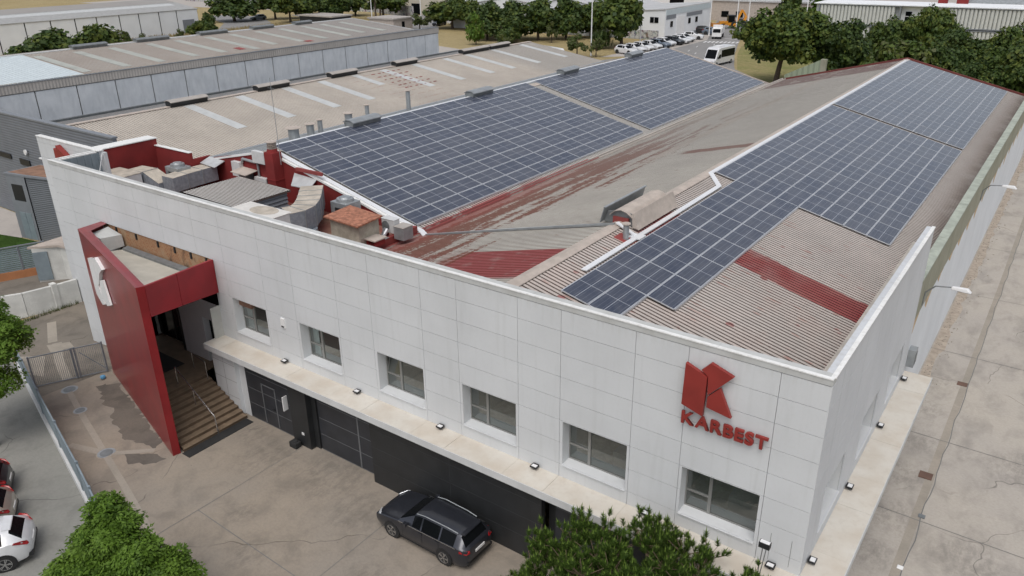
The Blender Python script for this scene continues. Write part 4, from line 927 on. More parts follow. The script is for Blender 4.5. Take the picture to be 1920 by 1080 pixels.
# ---------------- terrace equipment ----------------
def boxthing(name, label, cat, x0, y0, z0, x1, y1, z1, m, mtop=None, pn='casing'):
    t = thing(name, label, cat, ((x0+x1)/2, (y0+y1)/2, z0)); b = MB(); b.box(x0, y0, z0, x1, y1, z1-.02); b.build(pn, M[m], t, bevel=.015)
    b = MB(); b.box(x0-.02, y0-.02, z1-.02, x1+.02, y1+.02, z1+.01); b.build('top_cover', M[mtop or m], t); return t
t = boxthing('air_handling_unit', 'long white air handling box with a dirty beige top behind the parapet', 'air handler', -32.4, 5.1, DK, -29.0, 6.35, 7.4, 'acwhite', 'acwhite2')
b = MB(); b.tube((-30.6, 5.75, 7.412), (-30.6, 5.75, 7.416), .5, .6, 20); o = b.build('dust_stain', M['ducttop'], t); 
for v in o.data.vertices: v.co.x = v.co.x*1.6+.06
t = thing('plant_shelter', 'low plant shelter with beige corrugated roof and black louvred side on the terrace', 'shelter', (-35.8, 7.9, DK))
b = MB(); corr(b, -38.2, 7.06, -33.4, 6.98, 5.9, 9.9, .17, .04, .35); b.box(-38.2, 5.9, 6.9, -33.4, 9.9, 6.95, 1); b.build('corrugated_roof', [M['roof_l'], M['groove']], t)
b = MB(); b.box(-38.0, 6.1, DK, -33.6, 9.7, 6.9); b.build('shelter_body', M['black'], t)
b = MB()
for k in range(6): b.extr([(-33.58, 6.1, DK+.1+k*.23), (-33.48, 6.1, DK+.1+k*.23), (-33.58, 6.1, DK+.28+k*.23)], (0, 3.6, 0))
b.build('louvre', M['greyflat'], t)
def duct(name, label, P, w, h, caps=True, mside='ductside', mt='ducttop'):
    t = thing(name, label, 'duct', (P[0][0], P[0][1], P[0][2]-h)); bs = MB(); bt = MB(); bj = MB()
    pts = [Vector(p) for p in P]; L = []; R = []
    for i, p in enumerate(pts):
        d = (pts[min(i+1, len(pts)-1)]-pts[max(i-1, 0)]); d.z = 0; d.normalize(); n_ = Vector((-d.y, d.x, 0)); L.append(p+n_*w/2); R.append(p-n_*w/2)
    for i in range(len(pts)-1):
        q = [L[i], R[i], R[i+1], L[i+1]]; bs.hexa([v-Vector((0, 0, h)) for v in q], [v-Vector((0, 0, .012)) for v in q]); bt.hexa([v-Vector((0, 0, .011)) for v in q], q)
        if i: bj.bar(L[i]+(L[i]-R[i]).normalized()*.03+Vector((0, 0, .01)), R[i]-(L[i]-R[i]).normalized()*.03+Vector((0, 0, .01)), .035, .03); 
        if i: bj.bar(R[i]-(L[i]-R[i]).normalized()*.02, R[i]-(L[i]-R[i]).normalized()*.02-Vector((0, 0, h)), .03, .04)
    bs.build('duct_side', M[mside], t); bt.build('duct_top', M[mt], t)
    if len(pts) > 2: bj.build('flange', M['zinc'], t)
    return t
duct('air_duct', 'curved segmented duct with beige tops bending from the white box to the red gable', [(-29.55, 6.40, 7.38), (-29.35, 7.0, 7.38), (-29.5, 7.6, 7.38), (-30.0, 8.3, 7.38), (-30.6, 8.95, 7.38), (-31.3, 9.65, 7.38), (-32.1, 10.45, 7.34)], 1.3, 1.15)
b = MB(); b.tube((-29.2, 7.2, DK), (-29.2, 7.2, 6.2), .72, .72, 20); tag(b.build('duct_riser', M['ductside'], loc=(-29.2, 7.2, DK)), 'round grey duct riser under the curved duct', 'duct riser')
M['zinclt'] = simple('dull_white_sheet', (.50, .51, .51), .5, .2, var=.12, sc_=2)
def hood(name, label, P, thick=.04):
    t = thing(name, label, 'duct hood', P[0]); b = MB(); b.hexa(P, [(p[0], p[1], p[2]+thick) for p in P]); b.build('hood_sheet', M['zinclt'], t)
    return t
hood('duct_hood', 'folded bare metal hood with red painted edge above the curved duct', [(-33.7, 10.2, 7.12), (-34.6, 11.28, 7.5), (-32.6, 11.28, 7.4), (-32.3, 10.4, 7.08)])
b = MB(); b.box(-34.3, 11.15, 7.75, -32.0, 11.29, 7.95); tag(b.build('red_drip_edge', M['redcurb'], loc=(-33.4, 11.2, 7.8)), 'red painted drip edge on the gable above the bare metal hood', 'drip edge')
t = boxthing('air_handling_unit', 'white rust-stained box at the far left end of the terrace', 'air handler', -47.1, 5.8, DK, -44.6, 7.1, 7.0, 'acwhite', 'ducttop')
duct('air_duct', 'long grey duct with beige tops leading from the left box to the bent hood', [(-42.6, 7.65, 6.9), (-42.6, 8.7, 6.95), (-42.6, 9.8, 6.98), (-42.6, 10.9, 7.0)], 1.2, .95)
duct('air_duct', 'short sloping grey duct between the left white box and the straight duct', [(-46.2, 7.65, 7.0), (-44.7, 7.8, 7.0), (-43.25, 7.9, 6.45)], 1.1, .95)
hood('duct_hood', 'flat bare metal hood over the left duct, bolted to the red wall', [(-43.2, 10.5, 7.08), (-43.2, 11.28, 7.35), (-41.6, 11.28, 7.25), (-41.5, 10.4, 7.02)])
def condenser(x0, y0, x1, y1, z1, label):
    t = thing('condenser_unit', label, 'condenser', ((x0+x1)/2, (y0+y1)/2, DK)); b = MB(); b.box(x0, y0, DK+.1, x1, y1, z1); b.build('casing', M['zinc'], t, bevel=.02)
    b = MB(); cx_, cy_ = (x0+x1)/2, (y0+y1)/2; r = min(x1-x0, y1-y0)*.46; b.tube((cx_, cy_, z1), (cx_, cy_, z1+.16), r, r*.95, 20); b.tube((cx_, cy_, z1+.16), (cx_, cy_, z1+.24), r*.7, r*.6, 20, 0); b.build('fan_cowl', M['zinc'], t)
    b = MB(); b.box(x0+.35, y0-.012, DK+.5, x1-.12, y0, z1-.3); b.build('grille', M['black'], t)
condenser(-44.3, 8.6, -42.9, 9.6, 7.15, 'boxy condenser with round top fan in front of the red back wall')
condenser(-29.9, 9.8, -28.6, 10.9, 6.95, 'round topped condenser between curved duct and roofed shed')
t = thing('masonry_shed', 'small plastered block shed with rusty tiled roof on the terrace', 'shed', (-26.3, 8.0, DK))
b = MB(); b.box(-27.15, 7.3, DK, -25.05, 8.75, 7.15); b.build('shed_wall', simple('old_plaster', (.40, .37, .30), .9, var=.25, sc_=2), t)
b = MB(); b.hexa([(-27.4, 7.1, 7.2), (-24.8, 7.0, 7.14), (-24.85, 8.85, 7.22), (-27.4, 9.0, 7.3)], [(-27.4, 7.1, 7.28), (-24.8, 7.0, 7.22), (-24.85, 8.85, 7.3), (-27.4, 9.0, 7.38)]); b.build('tiled_roof', M['terr'], t)
b = MB()
for k in range(3):
    for j in range(4): b.box(-25.05, 7.4+j*.30+.1*(k % 2), 5.75+k*.22, -25.035, 7.62+j*.30+.1*(k % 2), 5.93+k*.22)
b.build('bare_block', M['patchlt'], t)
t = boxthing('split_unit', 'small white split air conditioner with black fan beside the shed', 'air conditioner', -25.6, 9.5, 6.1, -24.7, 9.95, 6.85, 'acwhite'); b = MB(); b.tube((-25.3, 9.5, 6.47), (-25.3, 9.47, 6.47), .27, .27, 20); b.build('fan_grille', M['zincdk'], t)
b = MB(); b.box(-25.6, 9.5, DK, -25.5, 9.9, 6.1); b.box(-24.85, 9.5, DK, -24.75, 9.9, 6.1); b.build('stand', M['redwall'], t)
t = boxthing('duct_box', 'square grey duct box with beige lid and flexible pipes at the red kerb', 'duct box', -24.6, 9.35, 5.9, -23.9, 10.1, 6.6, 'zinc', 'fascia', 'box_body'); b = MB(); b.path([(-24.9, 9.2, 6.45), (-24.95, 9.0, 6.2), (-24.95, 8.8, 5.8)], .11); b.path([(-25.15, 9.3, 6.4), (-25.25, 9.2, 6.1), (-25.3, 8.9, 5.6)], .09); b.build('flexible_pipe', M['alu'], t)
t = thing('side_table', 'little stand with stone slab beside the shed', 'stand', (-25.0, 8.5, DK)); b = MB(); b.box(-25.05, 7.6, 6.3, -24.25, 8.5, 6.36); b.build('slab', M['ridgecap'], t); b = MB(); b.box(-24.98, 7.7, 6.0, -24.9, 8.4, 6.3); b.build('support', M['redwall'], t); b = MB(); b.box(-24.4, 7.7, 6.0, -24.32, 8.4, 6.3); b.build('support', M['redwall'], t)
b = MB(); b.box(-38.2, 11.0, 7.75, -37.0, 11.29, 8.5); b.box(-36.99, 11.05, 7.7, -36.93, 11.29, 8.45, 1); tag(b.build('electrical_cabinet', [M['acwhite'], M['black']], loc=(-37.6, 11.2, 7.75)), 'white electrical cabinet highest on the red gable beside the chimney', 'electrical cabinet')
b = MB(); b.box(-40.5, 11.0, 6.55, -39.65, 11.29, 7.5); tag(b.build('electrical_cabinet', M['acwhite'], loc=(-40, 11.2, 6.5)), 'white electrical cabinet next to the small motor roof on the red gable', 'electrical cabinet')
b = MB(); b.box(-38.3, 11.0, 6.0, -37.1, 11.29, 6.8); b.box(-37.09, 11.05, 6.0, -37.03, 11.29, 6.8, 1); tag(b.build('electrical_cabinet', [M['acwhite'], M['black']], loc=(-37.7, 11.2, 6.0)), 'low white electrical cabinet just above the beige plant shelter roof', 'electrical cabinet')
t = thing('motor_unit', 'small grey motor under its own corrugated rain cover', 'motor', (-38.9, 10.9, 6.0)); b = MB(); b.box(-39.3, 10.6, 6.1, -38.6, 11.2, 6.9); b.tube((-39.5, 10.9, 6.4), (-38.5, 10.9, 6.4), .22, .22, 12); b.build('motor_body', M['zincdk'], t); b = MB(); b.hexa([(-39.7, 10.3, 7.05), (-38.2, 10.3, 7.0), (-38.2, 11.28, 7.12), (-39.7, 11.28, 7.17)], [(-39.7, 10.3, 7.09), (-38.2, 10.3, 7.04), (-38.2, 11.28, 7.16), (-39.7, 11.28, 7.21)]); b.build('rain_cover', M['ridgecap'], t)
b = MB(); b.path([(-39.6, 11.2, 7.5), (-39.5, 11.2, 7.75), (-38.2, 11.2, 7.7)], .09); b.path([(-38.0, 11.2, 7.7), (-38.0, 11.2, 6.8)], .07); tag(b.build('wall_conduit', M['zinc'], loc=(-38.5, 11.2, 7.5)), 'bent grey conduit linking the white cabinets on the gable', 'conduit')
# ---------------- signs ----------------
def text_part(s, size, x, y, z, parent, m, name='sign_letter', depth=.05):
    cu = bpy.data.curves.new(name, 'FONT'); cu.body = s; cu.size = size; cu.extrude = depth; cu.offset = size*.022; cu.bevel_depth = .004
    o = bpy.data.objects.new(name, cu); col.objects.link(o); o.rotation_euler = (rad(90), 0, 0)
    dg = bpy.context.evaluated_depsgraph_get(); me = bpy.data.meshes.new_from_object(o.evaluated_get(dg)); bpy.data.objects.remove(o)
    me.name = name; me.materials.clear(); me.materials.append(m)
    return me
sg = thing('company_sign', 'red KARBEST letters under a folded red K emblem on the white front', 'sign', (-2.7, 0, 7.3))
def letters(word, x0, x1, zb, H, m, parent, y=-.12):
    ms = []; 
    for ch_ in word:
        me = text_part(ch_, 1.0, 0, 0, 0, parent, m); v = [p.co.copy() for p in me.vertices]
        a, c = min(p.x for p in v), max(p.x for p in v); lo, hi = min(p.y for p in v), max(p.y for p in v); ms.append((me, a, c, lo, hi))
    k = H/(ms[0][4]-ms[0][3]); wid = sum((c-a)*k for _, a, c, _, _ in ms); gap = (x1-x0-wid*1.04)/(len(word)-1); X = x0
    for me, a, c, lo, hi in ms:
        o = bpy.data.objects.new('sign_letter', me); col.objects.link(o); o.parent = parent
        for p in me.vertices:
            q = p.co.copy(); lz = (q.y)*k
            p.co = Vector(((q.x-a)*k*1.04+X-parent.location.x, y-q.z*.8-parent.location.y, zb+lz-parent.location.z))
        X += (c-a)*k*1.04+gap
letters('KARBEST', -3.93, -1.37, 7.33, .41, M['redsign'], sg)
def plate(name, P, y0, y1, m, parent): b = MB(); b.extr([(p[0], y0, p[1]) for p in P], (0, y1-y0, 0)); return b.build(name, m, parent)
plate('emblem_bar', [(-3.90, 9.36), (-3.93, 8.00), (-3.27, 7.80), (-3.24, 9.10)], -.24, -.12, M['redsign'], sg)
plate('emblem_arm', [(-3.43, 9.27), (-3.17, 9.56), (-2.50, 9.32), (-3.19, 8.52), (-3.22, 9.12)], -.22, -.10, M['redsign'], sg)
plate('emblem_leg', [(-3.19, 8.47), (-2.86, 8.84), (-2.46, 8.0), (-3.20, 8.12)], -.20, -.08, M['redsign'], sg)
# white emblem on the red wall: axes along wall (s) and z
dw = Vector((B.x-A.x, B.y-A.y)).normalized(); nw = Vector((-dw.y, dw.x)); nw = nw if nw.y < 0 else -nw
def wp(s, z, o_): p = A+dw*s+nw*o_; return (p.x, p.y, z)
we = thing('wall_emblem', 'large white folded K emblem standing off the red entrance wall', 'emblem', wp(8, 5.5, 0))
def wplate(name, P, o0, o1, m=None): b = MB(); b.hexa([wp(s, z, o0) for s, z in P], [wp(s, z, o1) for s, z in P]); return b.build(name, m or M['white'], we)
wplate('emblem_bar', [(9.16,6.52),(8.03,6.88),(7.9,5.37),(7.38,4.67),(8.07,4.41),(9.11,4.64)], .02, .10)
wplate('emblem_arm', [(7.6,7.0),(6.78,7.27),(5.7,7.0),(6.48,6.6),(7.56,5.58)], .0, .15)
wplate('emblem_leg', [(7.25,5.97),(6.29,6.3),(5.78,5.2),(6.66,4.85),(7.6,5.0)], .03, .12)
fe = thing('fin_emblem', 'pair of red emblem blocks half hidden on the set back white wall', 'emblem', (-45, 2.5, 9.2))
b = MB(); b.extr([(-44.9, 2.3, 9.55), (-44.5, 2.3, 9.45), (-44.4, 2.3, 7.6), (-44.95, 2.3, 7.6)], (0, .2, 0)); b.build('emblem_bar', M['redsign'], fe)
b = MB(); b.extr([(-44.35, 2.2, 9.8), (-43.35, 2.2, 9.25), (-43.6, 2.2, 8.4), (-44.3, 2.2, 8.6)], (0, .3, 0)); b.build('emblem_arm', M['redsign'], fe)
# ---------------- lamps ----------------
def floodlight(x, y, z, rz, label, group='floodlights on the canopy', h=.0, up=False):
    t = thing('floodlight', label, 'floodlight', (0, 0, 0), group)
    b = MB(); b.box(-.16, -.13, .10, .16, .10, .16); b.box(-.14, .10, .08, .14, .13, .18); b.box(-.03, -.05, 0, .03, .05, .1); b.build('lamp_body', M['black'], t, local=True)
    b = MB(); b.box(-.115, -.10, .161, .115, .07, .168); b.build('lens', M['lampwhite'], t, local=True)
    t.location = (x, y, z); t.rotation_euler = (0, 0, rz); t.scale = (.85, .85, .85); return t
FR = [(-22.43, 'below the second window from the entrance'), (-17.91, 'below the gap between the third and second windows from the entrance'), (-13.44, 'in the middle of the front between two windows, above the dark wall'), (-9.12, 'just left of the window above the pine, over the parked dark car'), (-4.83, 'half hidden behind the top of the pine'), (-.80, 'at the sign corner, beside the tall thin spotlight')]
for x, l in FR: floodlight(x, -.16, 3.44, 0, 'black floodlight '+l)
for y, l in ((.75, 'nearest the building corner'), (4.93, 'between the first and second side windows'), (9.32, 'between the second and third side windows'), (13.5, 'farthest, at the end of the side canopy')): floodlight(.14, y, 3.44, rad(90), 'small black floodlight on the side canopy, '+l)
t = thing('spotlight_pole', 'black spotlight on a slim double rod rising past the front canopy at the corner', 'spotlight', (-.95, -1.0, 3.44)); b = MB(); b.tube((-.95, -.95, 3.45), (-.80, -1.3, 5.15), .014, .014, 6); b.tube((-.9, -.95, 3.45), (-.70, -1.3, 5.15), .014, .014, 6); b.build('rod', M['zincdk'], t); b = MB(); b.box(-.90, -1.42, 5.13, -.6, -1.25, 5.3); b.build('lamp_head', M['black'], t); b = MB(); b.box(-.88, -1.40, 5.30, -.62, -1.27, 5.31); b.build('lens', M['lampwhite'], t)
def streetlamp(y, label):
    t = thing('wall_lamp', label, 'street lamp', (-.05, y, 6.4), 'street lamps on the long side wall'); b = MB(); b.path([(-.04, y-.1, 5.9), (-.02, y, 6.5), (.3, y, 6.85), (.9, y+.1, 6.9)], .03, 8); b.build('arm', M['zincdk'], t)
    b = MB(); b.hexa([(.85, y+.0, 6.83), (1.6, y-.02, 6.80), (1.66, y+.2, 6.80), (.9, y+.22, 6.83)], [(.88, y+.03, 6.95), (1.45, y+.02, 6.98), (1.5, y+.18, 6.98), (.9, y+.19, 6.95)]); b.build('lamp_head', M['lampwhite'], t, smooth=True, bevel=.03)
streetlamp(16.0, 'white headed street lamp on the side wall nearest the parapet end'); streetlamp(33.8, 'white headed street lamp farther along the side wall near the frame edge')
b = MB(); b.box(-.07, 15.0, 3.35, .22, 15.5, 4.15); b.box(.22, 15.05, 3.5, .24, 15.45, 4.0, 1); tag(b.build('wall_heater_box', [M['zinc'], M['zincdk']], loc=(0, 15.2, 3.3)), 'grey metal box fixed to the white side wall past the canopy end', 'wall box')
# ---------------- fence and gate ----------------
FP = [(-41.25, -3.95), (-37.7, -4.93), (-33.6, -6.05), (-29.7, -7.1), (-25.6, -8.2), (-23.6, -8.75), (-20, -9.75), (-16, -10.8)]
ft = thing('boundary_fence', 'blue grey mesh fence on a pale low wall along the street edge of the yard', 'fence', (-33, -6.2, 0))
b = MB(); b2 = MB(); b3 = MB()
for i in range(len(FP)-1):
    (x0, y0), (x1, y1) = FP[i], FP[i+1]; z0, z1 = hgt(x0, y0), hgt(x1, y1); nx, ny = (y1-y0), -(x1-x0); L = math.hypot(nx, ny); nx, ny = nx/L*.12, ny/L*.12
    q = [(x0-nx, y0-ny), (x1-nx, y1-ny), (x1+nx, y1+ny), (x0+nx, y0+ny)]; zz = (z0, z1, z1, z0)
    b.hexa([(p[0], p[1], z-.1) for p, z in zip(q, zz)], [(p[0], p[1], z+.35) for p, z in zip(q, zz)])
    b3.bar((x0, y0, z0+1.62), (x1, y1, z1+1.62), .06, .05); b3.bar((x0, y0, z0+.42), (x1, y1, z1+.42), .04, .04); b3.bar((x0, y0, z0+1.0), (x1, y1, z1+1.0), .03, .03)
    n = int(L/.10)
    for k in range(1, n): t_ = k/n; x, y, z = x0+(x1-x0)*t_, y0+(y1-y0)*t_, z0+(z1-z0)*t_; b2.box(x-.013, y-.018, z+.38, x+.013, y+.018, z+1.6)
b.build('base_wall', M['canopy_edge'], ft); b2.build('fence_mesh', M['bluegrey'], ft); b3.build('top_rail', M['bluegrey'], ft)
for i, (x, y) in enumerate(FP): b = MB(); z = hgt(x, y); b.box(x-.05, y-.05, z+.3, x+.05, y+.05, z+1.75); b.build('fence_post', M['bluegrey'], ft)
gt = thing('barred_gate', 'grey barred double gate between the boundary fence and the red wall', 'gate', (-36.7, -3.0, -.6))
ga, gb = Vector((-37.4, -4.75, 0)), Vector((-35.75, -1.75, 0))
b = MB(); b1 = MB()
for k in range(40):
    t_ = k/39; p = ga.lerp(gb, t_); z = hgt(p.x, p.y); b.tube((p.x, p.y, z+.08), (p.x, p.y, z+1.78), .011, .011, 6)
b.build('gate_bars', M['greyflat'], gt)
for za in (.10, 1.78): a_, c_ = ga.copy(), gb.copy(); a_.z = hgt(a_.x, 0)+za; c_.z = hgt(c_.x, 0)+za; b1.bar(a_, c_, .05, .05)
m0 = ga.lerp(gb, .58); m1 = ga.lerp(gb, .62)
for q in (ga, m0, m1, gb): z = hgt(q.x, 0); b1.box(q.x-.035, q.y-.035, z+.05, q.x+.035, q.y+.035, z+1.85)
a_, c_ = ga.lerp(gb, .68), gb.copy(); b1.bar((a_.x, a_.y, hgt(a_.x, 0)+1.5), (c_.x, c_.y, hgt(c_.x, 0)+.2), .03, .04)
b1.build('gate_frame', M['greyflat'], gt)
b = MB(); b.box(-35.3, -2.45, -.55, -35.05, -2.2, -.35); tag(b.build('plastic_bag', simple('blue_plastic', (.10, .30, .50), .4), loc=(-35.2, -2.3, -.55), bevel=.08), 'crumpled light blue plastic bag at the foot of the red wall', 'bag')
b = MB(); b.box(-24.95, -4.26, .0, -24.42, -.9, .03); tag(b.build('door_mat', M['rubber'], loc=(-24.7, -2.6, .0)), 'long black rubber mat at the foot of the entrance steps', 'mat')
b = MB(); b.box(-31.6, -2.4, 1.53, -29.4, -.9, 1.55); tag(b.build('door_mat', M['rubber'], loc=(-30.5, -1.6, 1.52)), 'black mat on the landing before the entrance door', 'mat')
b = MB(); b.box(-21.5, -1.22, .0, -21.05, -.9, .28); b.tube((-21.27, -1.05, .28), (-21.27, -1.05, .33), .12, .08, 10); tag(b.build('rubber_bucket', M['rubber'], loc=(-21.3, -1.05, 0), bevel=.05), 'black rubber bucket beside the dark door pillar', 'bucket')
b = MB(); b.box(-20.95, -8.15, .02, -20.7, -7.9, .10); tag(b.build('paper_litter', M['white'], loc=(-20.8, -8, .0), bevel=.05), 'crumpled white litter on the pale cement strip', 'litter')
b = MB(); b.box(1.95, 6.15, .012, 2.15, 6.35, .05); tag(b.build('paper_litter', M['white'], loc=(1.2, 5.8, .0), bevel=.02), 'white paper scrap lying on the side lane', 'litter')
# ---------------- neighbouring buildings ----------------
nb = thing('beige_shed', 'long beige corrugated shed roof with pale rooflights beside the left solar array', 'warehouse', (-58, 40, 0))
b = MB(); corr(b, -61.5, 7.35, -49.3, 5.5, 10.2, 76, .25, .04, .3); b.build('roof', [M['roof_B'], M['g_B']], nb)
def zB(x): return 7.35-(x+61.5)*(1.85/12.2)
for y in (21.5, 26.85, 32.3, 36.9, 46.0, 51.2, 56.8, 61.1, 66.6, 73): b = MB(); b.hexa([(-61.0, y-.5, zB(-61)+.045), (-53.6, y-.5, zB(-53.6)+.045), (-53.6, y+.5, zB(-53.6)+.045), (-61.0, y+.5, zB(-61)+.045)], [(-61.0, y-.5, zB(-61)+.06), (-53.6, y-.5, zB(-53.6)+.06), (-53.6, y+.5, zB(-53.6)+.06), (-61.0, y+.5, zB(-61)+.06)]); b.build('rooflight', M['skylight'], nb)
b = MB(); b.hexa([(-61.0, 41.2, zB(-61)+.045), (-56.8, 41.2, zB(-56.8)+.045), (-56.8, 42.1, zB(-56.8)+.045), (-61.0, 42.1, zB(-61)+.045)], [(-61.0, 41.2, zB(-61)+.06), (-56.8, 41.2, zB(-56.8)+.06), (-56.8, 42.1, zB(-56.8)+.06), (-61.0, 42.1, zB(-61)+.06)])
b.build('rooflight', M['skylight'], nb)
b = MB(); rq = random.Random(6)
for x_ in (-60.2, -59.1, -58.0, -56.9, -55.8, -54.8):
    y_ = 43.4+(x_+60.2)*-.10
    while y_ < 47.6:
        l_ = rq.uniform(.2, .55); b.hexa([(x_, y_, zB(x_)+.047), (x_+.16, y_, zB(x_+.16)+.047), (x_+.16, y_+l_, zB(x_+.16)+.047), (x_, y_+l_, zB(x_)+.047)], [(x_, y_, zB(x_)+.064), (x_+.16, y_, zB(x_+.16)+.064), (x_+.16, y_+l_, zB(x_+.16)+.064), (x_, y_+l_, zB(x_)+.064)]); y_ += l_+rq.uniform(.25, .6)
tag(b.build('red_repair_marks', M['redwall'], nb))
b = MB(); corr(b, -72.5, 5.6, -61.5, 7.35, 10.2, 76, .25, .04, .3); b.build('back_roof', [M['zincdk'], M['grooveL']], nb)
b = MB(); b.box(-61.8, 10.2, 7.38, -61.2, 76, 7.44); b.box(-49.6, 10.2, 5.5, -49.2, 76, 5.6, 1); b.build('ridge_cap', [M['ridgecap'], M['zinc']], nb)
b = MB(); b.box(-72.3, 10.25, -.9, -49.7, 10.4, 5.3); b.box(-72.4, 75.7, 0, -49.6, 75.9, 5.4); b.hexa([(-72.3, 10.25, 5.3), (-49.7, 10.25, 5.3), (-61.5, 10.25, 7.3)], [(-72.3, 10.4, 5.3), (-49.7, 10.4, 5.3), (-61.5, 10.4, 7.3)]); b.build('gable_wall', M['redwall'], nb)
# wall-panel building behind
nc = thing('panel_warehouse', 'long warehouse with pale cement wall panels and brownish roof with green rooflights', 'warehouse', (-80, 35, 0))
b = MB(); js = [14.64+3.81*(k-6) for k in range(22)]
for k in range(len(js)-1):
    if 10 < js[k] < 71: b.box(-74.1, js[k]+.06, -.9, -74, min(js[k+1], 70.9)-.06, 8.35)
b.build('wall_panel', M['panelC'], nc)
b = MB(); b.box(-74.3, 9.6, -.9, -74.11, 70.9, 8.42); b.box(-74.08, 9.6, 8.35, -73.98, 70.9, 8.42); b.box(-98, 70.7, 0, -74.2, 70.9, 8.4); b.box(-73.97, 10.4, 4.3, -73.6, 76, 5.62, 1); b.build('wall_core', [M['gap'], M['zincdk']], nc)
b = MB(); yy = -8
b.box(-74.2, 9.6, 8.43, -73.95, 70.95, 9.2); b.build('corrugated_fascia', m_gcorr('fascia_ribs', (.46, .43, .40), .3, 1, .35), nc)
b = MB(); b.box(-74.25, 9.6, 9.2, -73.9, 71, 9.25); b.build('fascia_cap', M['greyflat'], nc)
def zC(x): return 9.22-(x+74)*(1.0/12)
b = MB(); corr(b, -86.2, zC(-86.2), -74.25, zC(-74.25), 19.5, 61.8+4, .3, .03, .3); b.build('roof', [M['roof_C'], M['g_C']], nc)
b = MB(); corr(b, -97, 9.2, -86.2, zC(-86.2), 9.6, 65.9, .5, .03, .3); b.build('back_roof', [M['roof_C'], M['grooveL']], nc)
b = MB(); corr(b, -86.2, zC(-86.2)+.02, -74.25, zC(-74.25)+.02, 9.6, 19.5, .4, .02, .2); b.build('pale_blue_roof', [M['lightblue'], M['lightblue']], nc)
for y0, y1, x1 in ((20.9, 19.6, -75), (25, 23.8, -75), (29, 27.5, -75), (33.5, 31.7, -75.5), (37.3, 35.2, -75.6), (41.6, 39, -75), (45, 42.6, -76.2), (49, 46.4, -76), (52.7, 50.2, -75.8), (57, 53.4, -75.6), (59.8, 57.3, -76.4), (63.5, 60.6, -76)):
    y = (y0+y1)/2; b = MB(); b.hexa([(-84.6, y-.45, zC(-84.6)+.035), (x1, y-.45, zC(x1)+.035), (x1, y+.45, zC(x1)+.035), (-84.6, y+.45, zC(-84.6)+.035)], [(-84.6, y-.45, zC(-84.6)+.05), (x1, y-.45, zC(x1)+.05), (x1, y+.45, zC(x1)+.05), (-84.6, y+.45, zC(-84.6)+.05)]); b.build('rooflight', M['skylightC'], nc)
b = MB()
for (x, y, w, l) in ((-77.0, 38.3, 1.3, .9), (-76.0, 47.8, .8, 1.1)): b.hexa([(x, y, zC(x)+.052), (x+w, y, zC(x+w)+.052), (x+w, y+l, zC(x+w)+.052), (x, y+l, zC(x)+.052)], [(x, y, zC(x)+.06), (x+w, y, zC(x+w)+.06), (x+w, y+l, zC(x+w)+.06), (x, y+l, zC(x)+.06)])
b.build('red_patch', M['redcurb'], nc)
b = MB(); b.extr([(-74.2, 65.9, 8.9), (-86.2, 65.9, 9.9), (-86.2, 65.9, zC(-86.2)+.1), (-74.2, 65.9, zC(-74.2)+.1)], (0, .15, 0)); b.box(-86.6, 9.6, zC(-86.2)+.0, -86.0, 66, zC(-86.2)+.08); b.build('verge_trim', M['skylight'], nc)
# white warehouse far left
nd = thing('white_warehouse', 'long white warehouse with black joint lines, grey door and ribbed grey roof', 'warehouse', (-195, 60, 0))
b = MB(); js = [104.2, 98.3, 93.6, 88.4, 83.6, 78.2, 73.3, 68.0, 62.6, 57, 51, 45, 39, 33]
for k in range(len(js)-1): b.box(-182.15, js[k+1]+.14, -.3, -182, js[k]-.14, 5.75)
b.box(-182.4, 33, -.3, -182.16, 104.2, 5.75, 1); b.box(-212, 104.0, -.3, -182.2, 104.2, 5.75, 0); b.build('wall_panel', [M['whitewall'], M['black']], nd)
b = MB(); b.box(-181.99, 99.6, 0, -181.9, 102.8, 3.5); b.build('grey_door', M['greyflat'], nd)
b = MB(); b.hexa([(-181.9, 33, 5.76), (-181.9, 104.4, 5.76), (-197, 104.4, 7.6), (-197, 33, 7.6)], [(-181.9, 33, 5.9), (-181.9, 104.4, 5.9), (-197, 104.4, 7.75), (-197, 33, 7.75)]); b.hexa([(-197, 33, 7.6), (-197, 104.4, 7.6), (-212, 104.4, 5.76), (-212, 33, 5.76)], [(-197, 33, 7.75), (-197, 104.4, 7.75), (-212, 104.4, 5.9), (-212, 33, 5.9)]); b.build('roof', simple('grey_rib_roof', (.33, .33, .32), .7), nd)
b = MB(); b.hexa([(-187.6, 33, 6.60), (-187.6, 102, 6.60), (-190.3, 102, 6.93), (-190.3, 33, 6.93)], [(-187.6, 33, 6.62), (-187.6, 102, 6.62), (-190.3, 102, 6.95), (-190.3, 33, 6.95)]); b.build('rooflight_strip', M['skylight'], nd)
b = MB(); b.hexa([(-191.5, 33, 7.08), (-191.5, 104.3, 7.08), (-197, 104.3, 7.755), (-197, 33, 7.755)], [(-191.5, 33, 7.1), (-191.5, 104.3, 7.1), (-197, 104.3, 7.77), (-197, 33, 7.77)]); b.build('brown_roof_strip', M['roof_C'], nd)
